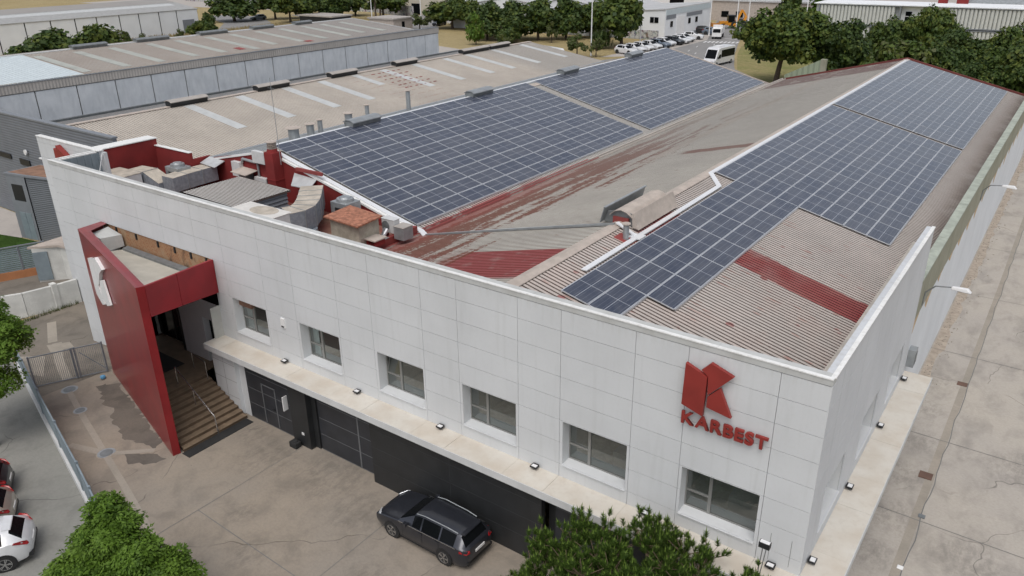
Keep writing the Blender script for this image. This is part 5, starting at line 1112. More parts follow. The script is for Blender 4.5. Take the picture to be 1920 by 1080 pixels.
# dark grey hall and annex at left
ng = thing('grey_hall', 'dark grey ribbed hall standing behind the white set back wall', 'hall', (-70, 9, -.9))
b = MB(); b.box(-130, 9.0, -.9, -51.0, 9.3, 8.0); b.build('ribbed_wall', M['greywall'], ng)
b = MB(); b.box(-130, 8.94, 8.0, -51, 9.4, 8.12); b.build('parapet_cap', M['greyflat'], ng)
for q_ in ((-66.5, 4.0, -64.8, 4.5), (-70.4, 4.2, -68.0, 4.6), (-62.4, 3.9, -61.2, 4.4)): b = MB(); b.box(q_[0], 8.9, q_[1], q_[2], 9.0, q_[3]); b.build('dark_opening', M['black'], ng)
b = MB(); b.tube((-64.9, 8.9, 5.2), (-64.9, 8.8, 5.2), .22, .22, 12); b.build('round_sign', M['lampwhite'], ng); b = MB(); b.tube((-59.4, 8.9, 6.1), (-59.4, 8.8, 6.1), .3, .3, 12); b.build('round_sign', M['lampwhite'], ng)
nh = thing('grey_annex', 'two storey grey annex with ribbed side, dark window and blue grey doors', 'annex', (-61, 7, -.9))
b = MB(); b.box(-63.0, 6.64, -.9, -60.85, 6.7, 4.3); b.hexa([(-63.0, 6.2, -.9), (-60.85, 6.62, -.9), (-60.85, 6.7, -.9), (-63.0, 6.7, -.9)], [(-63.0, 6.2, 4.3), (-60.85, 6.62, 4.3), (-60.85, 6.7, 4.3), (-63.0, 6.7, 4.3)]); b.build('front_wall', M['greyflat'], nh)
b = MB(); b.box(-60.9, 6.71, -.9, -60.84, 9.0, 4.3); b.hexa([(-60.84, 6.71, -.9), (-60.84, 9, -.9), (-52, 9.0, -.9), (-52, 8.9, -.9)], [(-60.84, 6.71, 4.3), (-60.84, 9, 4.3), (-52, 9, 4.3), (-52, 8.9, 4.3)]); b.build('ribbed_side', M['greywall2'], nh)
b = MB(); b.hexa([(-63.1, 6.15, 4.3), (-60.8, 6.6, 4.3), (-52, 8.85, 4.3), (-52, 9, 4.3), (-63.1, 9, 4.3)], [(-63.1, 6.15, 4.45), (-60.8, 6.6, 4.45), (-52, 8.85, 4.45), (-52, 9, 4.45), (-63.1, 9, 4.45)]); b.build('roof_edge', M['greyflat'], nh)
b = MB(); b.hexa([(-62.9, 6.4, 4.451), (-60.8, 6.8, 4.451), (-52.5, 8.9, 4.451), (-62.9, 8.9, 4.451)], [(-62.9, 6.4, 4.46), (-60.8, 6.8, 4.46), (-52.5, 8.9, 4.46), (-62.9, 8.9, 4.46)]); b.build('rusty_roof', simple('rusty_flat_roof', (.26, .15, .10), .9, var=.25), nh)
def ah(t_): return (-63.0+2.15*t_, 6.2+.42*t_-.02)
def aq(t0, t1, z0, z1, nm, m): b = MB(); p, q = ah(t0), ah(t1); b.extr([(p[0], p[1], z0), (q[0], q[1], z0), (q[0], q[1], z1), (p[0], p[1], z1)], (0, .05, 0)); b.build(nm, M[m], nh)
aq(.22, .80, 2.3, 3.6, 'dark_window', 'black'); aq(.25, .56, -.85, 1.35, 'door', 'bluegrey'); aq(.58, .88, -.85, 1.35, 'door', 'bluegrey')
sheet('lawn', [(-75, -4), (-54.9, 0.9), (-54.0, 3.7), (-61.0, 6.4), (-63, 6.1), (-75, 3)], M['lawn'], .012)
sheet('concrete_apron', [(-75, 3.05), (-63, 6.1), (-63, 8.9), (-75, 8.9)], M['paving'], .012)
# slatted boundary wall
nf = thing('slatted_wall', 'grey slatted screen on an orange base wall beside the green lawn', 'wall', (-57, 2.5, -.9))
p0, p1 = Vector((-58.5, -8.0, 0)), Vector((-53.6, 3.9, 0))
b = MB(); b.bar((p0.x, p0.y, -.65), (p1.x, p1.y, -.65), .2, .6); b.build('orange_base', M['orange'], nf)
b = MB()
for k in range(12): b.bar((p0.x, p0.y, -.28+k*.14), (p1.x, p1.y, -.28+k*.14), .03, .10)
b.build('slats', M['bluegrey'], nf)
b = MB()
for k in range(9): q = p0.lerp(p1, k/8); b.box(q.x-.06, q.y-.06, -.9, q.x+.06, q.y+.06, 1.45)
b.bar((p0.x, p0.y, 1.42), (p1.x, p1.y, 1.42), .12, .08); b.build('posts', M['greyflat'], nf)
nk = thing('utility_booth', 'low cream utility booth with pale blue metal doors in the back yard', 'booth', (-51.5, 3.5, -.9))
b = MB(); q = [(-52.3, 2.5), (-51.3, 3.9), (-47.4, 4.6), (-47.4, 8.8), (-52.9, 8.8)]; b.prism(q, -.9, 1.55); b.build('booth_wall', M['yellowwall'], nk)
b = MB(); b.prism([(-52.5, 2.35), (-51.2, 3.75), (-47.4, 4.4), (-47.4, 8.8), (-53.1, 8.8)], 1.55, 1.7); b.build('roof_slab', M['ridgecap'], nk)
b = MB(); b.extr([(-52.28, 2.48, -.75), (-51.75, 3.22, -.75), (-51.75, 3.22, 1.3), (-52.28, 2.48, 1.3)], (.03, -.03, 0)); b.build('booth_door', M['bluegrey'], nk)
b = MB(); b.extr([(-48.6, 4.35, -.75), (-47.7, 4.52, -.75), (-47.7, 4.52, 1.1), (-48.6, 4.35, 1.1)], (.0, -.03, 0)); b.build('booth_door', M['bluegrey'], nk)
b = MB(); q = [(-46.75, 2.5), (-46.9, 1.2), (-46.95, .9), (-47.3, -.6), (-49.2, -4.0)]
t = thing('yard_wall', 'weathered white boundary wall at the back of the side yard', 'wall', (-47, 1, -.9))
for i in range(len(q)-1): b.bar((q[i][0], q[i][1], -.1), (q[i+1][0], q[i+1][1], -.1), .22, 1.6)
b.build('rendered_wall', M['yellowwall'], t); b = MB(); b.box(-47.1, .95, -.9, -46.7, 1.25, .85); b.build('pilaster', M['yellowwall'], t)
# ---------------- far buildings ----------------
ne = thing('graffiti_warehouse', 'white gabled warehouse row with painted graffiti along its foot and small dark windows', 'warehouse', (-100, 155, 0))
b = MB(); prof = [(-74, 6.4), (-86.9, 5.6), (-100.1, 8.2), (-107.3, 6.3), (-117, 7.7), (-126, 6.3), (-134, 6.6)]
P = [(x, 146.2, z) for x, z in prof]; b.extr([(-134, 146.2, 0)]+P[::-1]+[(-74, 146.2, 0)], (0, .4, 0)); b.box(-74.4, 146.6, 0, -74, 171, 6.3); b.box(-134.4, 146.6, 0, -134, 171, 6); b.build('gable_wall', M['whitewall'], ne)
b = MB()
for (a, c) in zip(prof, prof[1:]): b.hexa([(a[0], 146.0, a[1]), (c[0], 146.0, c[1]), (c[0], 172, c[1]), (a[0], 172, a[1])], [(a[0], 146.0, a[1]+.15), (c[0], 146.0, c[1]+.15), (c[0], 172, c[1]+.15), (a[0], 172, a[1]+.15)])
b.build('roof', M['greyroof'], ne)
b = MB()
for (a, c) in zip(prof, prof[1:]):
    for k in range(3):
        b = MB(); y = 149+k*8; x0, x1 = a[0]+(c[0]-a[0])*.15, a[0]+(c[0]-a[0])*.85; z0, z1 = a[1]+(c[1]-a[1])*.15, a[1]+(c[1]-a[1])*.85; b.hexa([(x0, y, z0+.16), (x1, y, z1+.16), (x1, y+2.5, z1+.16), (x0, y+2.5, z0+.16)], [(x0, y, z0+.18), (x1, y, z1+.18), (x1, y+2.5, z1+.18), (x0, y+2.5, z0+.18)]); b.build('rooflight', M['skylight'], ne)
for x in (-111.5, -103.8, -96.1, -87.3, -76.6):
    z = 4.2+abs(x+76.6)*.035; b = MB(); b.box(x-1.0, 146.12, z-.6, x+1.0, 146.19, z+.6); w = b.build('window', M['glassdk'], ne); b = MB(); b.box(x-.04, 146.08, z-.6, x+.04, 146.115, z+.6); b.build('frame', M['white'], w)
for (x0, x1, z1) in ((-92.6, -85.9, 2.3), (-84.8, -75.4, 2.0), (-120, -95, 2.1)): b = MB(); b.box(x0, 146.13, .1, x1, 146.195, z1); b.build('graffiti', M['graf'], ne)
b = MB(); b.box(-74.05, 146.7, 4.3, -73.93, 151.5, 5.2); b.box(-74.05, 157.3, 4.2, -73.93, 166, 5.0); b.build('grey_fascia', M['greyflat'], ne)
b = MB(); b.box(-74.0, 146.5, 5.2, -73.9, 171, 6.35); b.build('white_fascia', M['lightblue'], ne)
b = MB(); b.box(-74.0, 152, 0, -73.9, 156.2, 4.6); b.build('roller_door', M['white'], ne)
for y in (149.5, 159, 163): b = MB(); b.box(-73.99, y-.6, 2.6, -73.91, y+.6, 3.8); b.build('window', M['glassdk'], ne)
b = MB(); b.box(-73.99, 146.6, 0, -73.92, 151.5, .7); b.box(-73.99, 157, 0, -73.92, 170, .7); b.build('dark_plinth', M['greyflat'], ne)
nl = thing('louvred_building', 'white building with tall rounded vertical louvres behind the trees', 'building', (-20, 141, 0))
b = MB(); b.box(-41, 141.5, 0, 30, 150, 8.9); b.build('white_wall', M['whitewall'], nl)
for (x0, x1) in ((-40.3, -26.4), (-18.6, -4), (-3.2, 12)):
    for z0, z1 in ((5.6, 9.05), (2.0, 5.45)):
        b = MB(); n = int((x1-x0-.6)/.62)
        for k in range(n): b.tube((x0+.5+k*.62, 140.75, z0+.15), (x0+.5+k*.62, 140.75, z1-.15), .29, .29, 10)
        b.build('louvres', simple('louvre_cream', (.55, .56, .53), .6, var=.05) if 'louvm' not in M else M['louvm'], nl)
        b = MB(); b.box(x0, 140.4, z1-.15, x1+.3, 141.4, z1); b.box(x0, 140.4, z0-.02, x1+.3, 141.4, z0+.13); b.box(x1+.1, 140.4, z0+.13, x1+.3, 141.4, z1-.15); b.box(x0, 140.4, z0+.13, x0+.2, 141.4, z1-.15); b.build('louvre_frame', M['greyflat'], nl)
for x in (-24.9, -22.2):
    b = MB(); b.box(x-.5, 141.40, 6.5, x+.5, 141.49, 8.1); w = b.build('window', M['glassdk'], nl); b = MB(); b.box(x-.5, 141.36, 7.25, x+.5, 141.395, 7.35); b.build('frame', M['white'], w)
b = MB(); b.box(-41.2, 140.3, 9.06, 30, 150.2, 9.2); b.build('roof_slab', M['whitewall'], nl)
b = MB(); corr(b, -17, 10.2, 30, 10.2, 151, 175, 1.2, .2, .4); b.box(-17, 150.3, 8.9, 30, 151, 10.2); b.build('ribbed_roof', [M['zinc'], M['zincdk']], nl)
b = MB(); b.box(-21.6, 148, 9.2, -20.1, 149, 10.1); b.box(-18.6, 148, 9.2, -16.8, 149, 10.1); b.build('red_roof_box', M['redwall'], nl)
def block(name, label, x0, y0, x1, y1, h, m, wins=(), cat='building', roofm='greyroof', side='y', wz=(1.2, 2.4)):
    t = thing(name, label, cat, ((x0+x1)/2, (y0+y1)/2, 0)); b = MB(); b.box(x0, y0, -.2, x1, y1, h); b.build('wall', M[m], t)
    b = MB(); b.box(x0-.3, y0-.3, h, x1+.3, y1+.3, h+.35); b.build('roof', M[roofm], t)
    for (a, z, w, hh) in wins:
        b = MB()
        if side == 'y': b.box(a-w/2, y0-.08, z, a+w/2, y0-.01, z+hh)
        else: b.box(x1+.01, a-w/2, z, x1+.08, a+w/2, z+hh)
        b.build('window', M['glassdk'], t)
    return t
block('beige_block', 'beige industrial block behind the white van with a grey roller door', -183, 172, -158, 200, 9, 'beigewall', [(-176, 5, 2, 1), (-170, 0, 3.4, 3.2), (-163, 5, 2, 1), (-163, 1.2, 2, 1)])
block('brick_yard_block', 'ochre open fronted block with dark bays behind the parked white car', -152, 206, -118, 225, 8, 'orange', [(-148, .2, 4, 3.4), (-142, .2, 4, 3.4), (-136, .2, 4, 3.4), (-130, .2, 4, 3.4), (-124, .2, 4, 3.4)])
t = thing('graffiti_wall', 'long wall covered in coloured graffiti behind the far left trees', 'wall', (-215, 185, 0)); b = MB(); b.bar((-300, 178, 1.5), (-186, 172, 1.5), .4, 3.2); b.build('painted_wall', M['graf'], t)
t = thing('graffiti_wall', 'dark graffiti wall between the palm and the beige block', 'wall', (-178, 166, 0)); b = MB(); b.bar((-186, 171.6, 1.6), (-163, 163, 1.6), .4, 3.2); b.build('painted_wall', M['graf'], t)
block('flat_roof_kiosk', 'small concrete transformer kiosk with flat pale roof beyond the brown roof', -149.5, 131.5, -141, 138.5, 2.7, 'ridgecap', [(135, .2, 1.0, 1.9)], 'kiosk', 'fascia', 'x')
block('low_roof_shed', 'low dark sided shed with pale roof at the end of the parking area', -178, 133, -165, 140, 2.2, 'black', [], 'shed', 'fascia')
block('cement_yard_wall', 'pale concrete yard building behind the yellow backhoe', -84, 196, -58, 208, 5.0, 'ridgecap', [(-80, 1, 2, 1.5), (-76, 1, 2, 1.5), (-64, 3.4, 3, .8)])
block('glazed_block', 'grey block with wide dark glazing beyond the concrete yard', -92, 222, -58, 240, 9, 'fascia', [(-88, 1, 5, 3), (-80, 1, 5, 3), (-72, 1, 5, 3), (-64, 1, 5, 3)])
block('pale_hall', 'pale ribbed hall left of the dark blue trailers', -66, 215, -54, 235, 7, 'whitewall', [(-62, .3, 4, 4)])
block('far_grey_hall', 'long grey hall at the far right horizon edge', -30, 235, 60, 260, 9, 'greyflat', [])
block('far_white_hall', 'long white hall beyond the graffiti warehouse', -130, 235, -100, 255, 8, 'whitewall', [(-124, 1, 5, 3), (-112, 1, 5, 3)])
block('far_left_hall', 'pale hall behind the far left trees', -300, 186, -200, 210, 7, 'beigewall', [(-280, 2, 8, 2), (-260, 2, 8, 2), (-240, 2, 8, 2), (-220, 2, 8, 2)])
t = thing('green_screen', 'pale green ribbed metal screen rising beyond the far red roof edge', 'screen', (-23, 76, 0)); b = MB(); b.hexa([(-25.4, 76, 0), (-21.5, 76, 0), (-21.5, 76.2, 0), (-25.4, 76.2, 0)], [(-25.4, 76, 5.7), (-21.5, 76, 7.65), (-21.5, 76.2, 7.65), (-25.4, 76.2, 5.7)]); b.build('screen_panel', m_gcorr('green_ribs', (.33, .38, .27), .6, 0, .5), t); b = MB(); b.box(-21.5, 75.9, 0, -20.9, 76.4, 7.7); b.build('screen_post', M['rearband'], t)
t = thing('back_lot_wall', 'long olive grey wall behind the rear of the lane', 'wall', (5, 90, 0)); b = MB(); b.box(-14, 88, 0, 30, 88.4, 3.6); b.build('rendered_wall', M['rearband'], t)
# dark blue trailers
for k, (x, y, l) in enumerate(((-58.8, 205, 'dark blue lorry trailer with white lettering among the far yard'), (-47, 210, 'second dark blue lorry trailer, farther right in the far yard'))):
    t = thing('lorry_trailer', l, 'trailer', (x, y, 0)); b = MB(); b.box(x-6, y, 1.1, x+6, y+2.5, 4.2); b.build('trailer_body', paint('navy%d' % k, (.015, .022, .06)), t)
    b = MB()
    for q in (-4.5, -3.2, 3.5): b.tube((x+q, y+.05, .5), (x+q, y+.4, .5), .5, .5, 12)
    b.build('wheels', M['rubber'], t)
    if k == 0:
        me = text_part('Mar', 1.6, 0, 0, 0, t, M['white'], depth=.02); o = bpy.data.objects.new('trailer_lettering', me); col.objects.link(o); o.parent = t; o.location = (-.5, -.06, 2.2); o.rotation_euler = (rad(90), 0, 0)
# ---------------- vehicles ----------------
def loft(st):
    """st: list of (x, zbot, zbelt, ztop, w_bot, w_belt, w_top)"""
    V = []
    for (x, zb, zm, zt_, wb, wm, wt) in st:
        V.append([(x, 0, zb), (x, wb*.94, zb), (x, wb, zb+.14), (x, wm, zb+(zm-zb)*.62), (x, wm*.975, zm-.03), (x, wm*.945, zm), (x, wt, max(zt_-.05, zm)+.0), (x, wt*.86, zt_), (x, 0, zt_+.015)])
    return V
def car(kind, colr, metal=.3, rails=False, detail=True, scale=1.0):
    K = {'wagon': dict(L=4.56, W=.90, st=[(-2.28,.35,.62,.64,.74,.76,.60),(-2.20,.28,.72,.74,.82,.84,.66),(-1.9,.20,.82,.86,.87,.89,.70),(-1.4,.20,.90,.94,.88,.90,.72),(-.98,.20,.96,.99,.88,.90,.74),(-.30,.20,.97,1.38,.88,.90,.62),(-.12,.20,.97,1.43,.88,.90,.62),(.10,.20,.97,1.46,.88,.90,.62),(.17,.20,.97,1.465,.88,.90,.62),(1.0,.20,.99,1.47,.88,.90,.61),(1.07,.20,.99,1.47,.88,.90,.61),(1.72,.20,1.01,1.43,.88,.89,.58),(1.90,.20,1.02,1.40,.87,.88,.56),(2.14,.24,1.00,1.03,.82,.84,.62),(2.25,.30,.90,.93,.72,.75,.58),(2.30,.38,.70,.72,.62,.66,.50)], cls='bbbbws.p.p.pRbb', wx=(-1.35,1.28)),
         'hatch': dict(L=4.3, W=.90, st=[(-2.15,.35,.62,.66,.72,.74,.58),(-2.05,.26,.74,.78,.82,.84,.66),(-1.6,.20,.88,.92,.87,.89,.70),(-1.0,.20,.96,.99,.88,.90,.72),(-.25,.20,.99,1.38,.88,.90,.60),(-.05,.20,.99,1.44,.88,.90,.60),(.15,.20,1.0,1.47,.88,.90,.60),(.22,.20,1.0,1.475,.88,.90,.60),(1.05,.20,1.05,1.46,.88,.90,.58),(1.35,.20,1.08,1.43,.88,.90,.56),(1.58,.22,1.10,1.38,.87,.89,.54),(1.93,.28,1.02,1.06,.81,.83,.60),(2.08,.34,.86,.90,.70,.74,.56),(2.16,.40,.66,.70,.56,.62,.48)], cls='bbbws.p..pRbb', wx=(-1.3,1.28))}
    K['suv'] = K['hatch']
    S = K[kind]; V = loft(S['st']); root = bpy.data.objects.new('parked_car', None); col.objects.link(root); WL[root.name] = (0,0,0)
    pm = paint('car_paint', colr, metal)
    body = MB(); GL = {k_: MB() for k_ in ('windscreen', 'rear_window', 'side_window_a', 'side_window_b')}; n = len(V); np_ = 9
    for i in range(n-1):
        c = S['cls'][i]
        for s in (1, -1):
            for j in range(np_-1):
                q = [V[i][j], V[i+1][j], V[i+1][j+1], V[i][j+1]]
                q = [(a, s*b_, z) for a, b_, z in q]
                if s == 1: q = q[::-1]
                g_ = (j == 5 and c in '.s') or (c == 'w' and j in (6, 7)) or (c == 'R' and j in (6, 7)) 
                (body if not g_ else GL['windscreen' if c == 'w' and j > 5 else 'rear_window' if c == 'R' and j > 5 else 'side_window_a' if s == 1 else 'side_window_b']).face(q, 0)
    for i, fl in ((0, 1), (n-1, 0)):
        for s in (1, -1):
            q = [(a, s*b_, z) for a, b_, z in V[i]]; q = q if (s == 1) ^ bool(fl) else q[::-1]; body.face(q[::1])
    o = body.build('body', pm, root, smooth=True, local=True)
    me = o.data
    import bmesh as _b
    bm = _b.new(); bm.from_mesh(me); _b.ops.remove_doubles(bm, verts=bm.verts, dist=.0005); _b.ops.recalc_face_normals(bm, faces=bm.faces); bm.to_mesh(me); bm.free()
    me.shade_smooth(); me.set_sharp_from_angle(angle=rad(32))
    [mb_.build(k_.replace('_a', '').replace('_b', ''), M['glassdk'], root, local=True) for k_, mb_ in GL.items() if mb_.f]
    b = MB()
    for wx in S['wx']:
        for s in (-1, 1): b.tube((wx, s*(S['W']-.10), .34), (wx, s*(S['W']+.004), .34), .385, .385, 24, 0)
    b.build('wheel_arch', M['black'], root, local=True)
    for wx in S['wx']:
        for s in (-1, 1):
            b = MB(); b.tube((wx, s*(S['W']-.20), .32), (wx, s*(S['W']+.012), .32), .325, .31, 24, 0); w = b.build('wheel', M['rubber'], root, smooth=True, local=True)
            if detail:
                b = MB(); y0, y1 = s*(S['W']+.010), s*(S['W']+.022)
                b.tube((wx, s*(S['W']+.0), .32), (wx, y0+s*.004, .32), .225, .225, 20, 1); b.tube((wx, y0, .32), (wx, y1+s*.004, .32), .05, .05, 10, 0)
                for k in range(10):
                    a = 2*math.pi*(k//2)/5+(.14 if k % 2 else -.14); b.bar((wx+.03*math.cos(a), y1, .32+.03*math.sin(a)), (wx+.215*math.cos(a), y1, .32+.215*math.sin(a)), .012, .03)
                for k in range(20):
                    a, c = 2*math.pi*k/20, 2*math.pi*(k+1)/20; b.bar((wx+.222*math.cos(a), y1-s*.003, .32+.222*math.sin(a)), (wx+.222*math.cos(c), y1-s*.003, .32+.222*math.sin(c)), .016, .018)
                b.build('rim', [M['steel'], M['black']], w, local=True)
    X1 = S['st'][-1][0]; X0 = S['st'][0][0]
    for s in (-1, 1):
        if kind == 'wagon': P = [(2.285,.56,.80),(2.25,.745,.82),(2.0,.875,.87),(2.0,.87,.95),(2.17,.755,.95),(2.26,.56,.90)]
        else: P = [(2.115,.66,.84),(2.07,.75,.84),(1.66,.895,1.04),(1.72,.885,1.11),(1.96,.80,1.06),(2.07,.66,.95)]
        b = MB(); q = [(a, s*y, z) for a, y, z in P]; q2 = [(a+.015, s*(y+.012), z) for a, y, z in P]; b.hexa(q, q2); b.build('taillight', M['taill'], root, local=True)
        b = MB(); q = [(X0+.02, s*.50, .66), (X0+.16, s*.80, .70), (X0+.35, s*.855, .80), (X0+.30, s*.75, .84), (X0+.10, s*.50, .76)]; b.hexa(q, [(a-.02, y*1.01, z+.012) for a, y, z in q]); b.build('headlight', M['headl'], root, local=True)
        b = MB(); b.hexa([(-.62, s*.88, .98), (-.45, s*.88, .98), (-.45, s*1.04, 1.0), (-.60, s*1.04, 1.0)], [(-.62, s*.88, 1.10), (-.45, s*.88, 1.10), (-.46, s*1.04, 1.12), (-.58, s*1.04, 1.12)]); b.build('wing_mirror', pm, root, local=True)
        if detail:
            b = MB(); b.box(.02, s*.905, .86, .24, s*.925, .89); b.build('door_handle', pm, root, local=True)
            b = MB(); b.box(.85, s*.905, .88, 1.07, s*.925, .91); b.build('door_handle', pm, root, local=True)
            b = MB()
            for xx in (-.78, .20, 1.03): b.box(xx, s*.8985, .34, xx+.009, s*.9025, .93)
            b.box(-.95, s*.86, .235, 1.0, s*.893, .26)
            b.build('door_gap', M['black'], root, local=True)
        if rails: b = MB(); b.path([(-.2, s*.60, 1.44), (.2, s*.60, 1.51), (1.3, s*.58, 1.50), (1.75, s*.56, 1.45)], .02, 6); b.build('roof_rail', M['zinc'], root, local=True)
        if rails: b = MB(); b.bar((-.95, s*.905, .965), (1.85, s*.895, 1.015), .012, .022); b.build('window_trim', M['steel'], root, local=True)
    b = MB(); b.box(X1-.005, -.26, .60 if kind != 'wagon' else .66, X1+.018, .26, .71 if kind != 'wagon' else .77); b.build('number_plate', M['white'], root, local=True)
    b = MB(); b.box(X1-.15, -.72, .30, X1-.0, .72, .44); b.box(X0+.0, -.62, .34, X0+.1, .62, .50); b.build('bumper_trim', M['black'], root, local=True)
    if kind != 'wagon': b = MB(); b.hexa([(1.36, -.46, 1.425), (1.64, -.42, 1.38), (1.64, .42, 1.38), (1.36, .46, 1.425)], [(1.36, -.46, 1.45), (1.62, -.42, 1.405), (1.62, .42, 1.405), (1.36, .46, 1.45)]); b.build('roof_spoiler', pm, root, local=True)
    if kind == 'wagon': b = MB(); b.hexa([(1.84, -.50, 1.40), (2.0, -.48, 1.38), (2.0, .48, 1.38), (1.84, .50, 1.40)], [(1.84, -.50, 1.44), (1.98, -.48, 1.415), (1.98, .48, 1.415), (1.84, .50, 1.44)]); b.build('roof_spoiler', pm, root, local=True)
    return root
def setcar(o, x, y, rz, label, group=None, s=1.0, cat='car', z=None):
    o.location = (x, y, (hgt(x, y) if z is None else z)+.012); o.rotation_euler = (0, 0, rz); o.scale = (s, s, s*1.0); tag(o, label, cat, group)
def fp(x, y): return x, y
c = car('wagon', (.035, .038, .048), .5, True); setcar(c, -12.46, -1.95, 0, 'dark grey estate car parked along the black wall of the front yard', s=.96)
c = car('hatch', (.72, .73, .74), .1); setcar(c, -25.2, -12.65, rad(60), 'white hatchback with red tail lights at the lower left edge in the street')
c = car('hatch', (.42, .38, .32), .5); setcar(c, -27.75, -12.2, rad(60), 'beige grey hatchback behind the white hatchback, only its tail in view')
cW = c = car('hatch', (.72, .73, .74), .1, detail=False)
cB = car('hatch', (.02, .021, .024), .3, detail=False); setcar(cB, -29.95, -11.4, rad(60), 'black car at the left frame edge above the beige one, barely in view')
cG = car('suv', (.16, .20, .25), .4, detail=False)
first = {'W': True, 'B': False, 'G': True}
def addcar(k, x, y, rz, label, s=1.0, group=None):
    src = {'W': cW, 'B': cB, 'G': cG}[k]
    o = src if first[k] else dup(src)
    first[k] = False
    if 'group' in o.keys(): del o['group']
    setcar(o, x, y, rz, label, group, s)
ROW = [('W', -70.9, 122.8, 'first white car of the parked row, mostly hidden by the solar roof ridge'), ('W', -70.6, 125.8, 'second white car of the parked row past the last left ridge vent'), ('W', -70.4, 128.8, 'third white car of the parked row'), ('W', -70.1, 131.8, 'fourth white car of the parked row, beside the dark blue one'), ('G', -69.6, 134.9, 'blue grey car in the parked row behind the roof tip'), ('W', -69.9, 137.9, 'white car between the blue grey and the black ones'), ('B', -69.4, 140.9, 'black car in the middle of the parked row'), ('W', -69.2, 143.8, 'white off-roader by the crosswalk with a dark spare wheel look'), ('W', -69.6, 146.9, 'small white car half hidden behind the white off-roader'), ('W', -69.8, 151.8, 'white car parked alone at the far end near the crosswalk'), ('B', -72.3, 164.6, 'dark car by the lamp post beside the warehouse end'), ('G', -69.6, 162.6, 'grey car behind the white tipper truck'), ('B', -71, 186, 'dark car parked beyond the yellow backhoe')]
for (k, x, y, l) in ROW: addcar(k, x, y, rad(180-12) if y < 150 else rad(195), l, 1.12)
for (k, x, y, rz, l) in (('B', -157.5, 147.5, 120, 'dark car parked beside the flat roof kiosk'), ('G', -160.5, 152.5, 120, 'blue grey car behind the dark one near the kiosk'), ('W', -156, 155, 100, 'pale car half hidden by the small sparse tree'), ('B', -140.5, 148.5, 95, 'small black car on the far street below the white van'), ('W', -175.5, 196, 20, 'white car before the ochre open fronted block'), ('G', -200, 136, 70, 'blue grey car in the far left car park'), ('W', -110, 228, 20, 'white car far behind the graffiti warehouse')): addcar(k, x, y, rad(rz), l, 1.05)
def van(L, H, Wd, colr, name, label, cat, x, y, rz, band=True, zwin=None, bus=False):
    r = bpy.data.objects.new(name, None); col.objects.link(r); WL[r.name] = (0,0,0); pm = paint('van_paint', colr, .1)
    w = Wd/2; b = MB(); nose = .05 if bus else 1.05
    pr = [(-L/2, .35), (-L/2, .95), (-L/2+nose*.55, 1.15), (-L/2+nose*1.35, H-.25), (-L/2+nose*1.9, H), (L/2-.15, H+.02), (L/2, H-.15), (L/2, .35)] if not bus else [(-L/2, .4), (-L/2-.05, 1.3), (-L/2+.35, H-.3), (-L/2+.7, H), (L/2-.3, H), (L/2, H-.4), (L/2, .4)]
    b.extr([(a, -w, z) for a, z in pr], (0, Wd, 0)); b.build('body', pm, r, local=True, bevel=.09)
    b = MB(); zi = (1.35, H-.42)
    for s in (-1, 1): b.box(-L/2+nose*1.9+.5 if not bus else -L/2+.5, s*(w+.001), zi[0], L/2-.25, s*(w+.02), zi[1])
    if band: b.build('side_windows', M['glassdk'], r, local=True)
    b = MB(); a0, a1 = (pr[2], pr[3]) if not bus else (pr[1], pr[2]); b.hexa([(a0[0]+.08, -w*.86, a0[1]+.12), (a0[0]+.08, w*.86, a0[1]+.12), (a1[0]-.02, w*.80, a1[1]-.08), (a1[0]-.02, -w*.80, a1[1]-.08)], [(a0[0]+.03, -w*.86, a0[1]+.14), (a0[0]+.03, w*.86, a0[1]+.14), (a1[0]-.07, w*.80, a1[1]-.06), (a1[0]-.07, -w*.80, a1[1]-.06)]); b.build('windscreen', M['glassdk'], r, local=True)
    b = MB()
    for s in (-1, 1): b.hexa([(-L/2+nose*1.15, s*(w+.002), 1.22), (-L/2+nose*1.9+.35, s*(w+.002), 1.22), (-L/2+nose*1.9+.35, s*(w+.002), 1.9), (-L/2+nose*1.7, s*(w+.002), 1.9)], [(-L/2+nose*1.15, s*(w+.02), 1.22), (-L/2+nose*1.9+.35, s*(w+.02), 1.22), (-L/2+nose*1.9+.35, s*(w+.02), 1.9), (-L/2+nose*1.7, s*(w+.02), 1.9)])
    if not bus: b.build('door_window', M['glassdk'], r, local=True)
    for xx in (-L/2+1.0, L/2-1.3):
        for s in (-1, 1): b = MB(); b.tube((xx, s*(w-.25), .36), (xx, s*(w+.01), .36), .37, .37, 18); wq = b.build('wheel', M['rubber'], r, local=True); b = MB(); b.tube((xx, s*(w+.01), .36), (xx, s*(w+.02), .36), .19, .19, 12); b.build('rim', M['zinc'], wq, local=True)
    for s in (-1, 1): b = MB(); b.box(-L/2-.015, s*w*.55, .72, -L/2+.02, s*w*.92, .92); b.build('headlight', M['headl'], r, local=True); b = MB(); b.box(-L/2+nose*1.1, s*w, 1.25, -L/2+nose*1.1+.12, s*(w+.22), 1.55); b.build('wing_mirror', M['black'], r, local=True)
    r.location = (x, y, .012); r.rotation_euler = (0, 0, rz); tag(r, label, cat); return r
v = van(7.6, 3.0, 2.3, (.72, .72, .73), 'minibus', 'white minibus with long dark side windows on the road beside the big tree', 'minibus', -50.3, 118.6, rad(84))
b = MB(); b.box(-1.2, -.6, 3.01, .6, .6, 3.18); b.build('roof_unit', M['lampwhite'], v, local=True)
van(6.2, 2.6, 2.0, (.72, .72, .73), 'delivery_van', 'white panel van on the far street before the beige block', 'van', -137.5, 153, rad(-150), band=False)
van(11.5, 3.2, 2.5, (.74, .74, .74), 'coach_bus', 'white coach with dark windows standing behind the far end of the beige roof', 'bus', -77.0, 102.0, rad(159), bus=True)
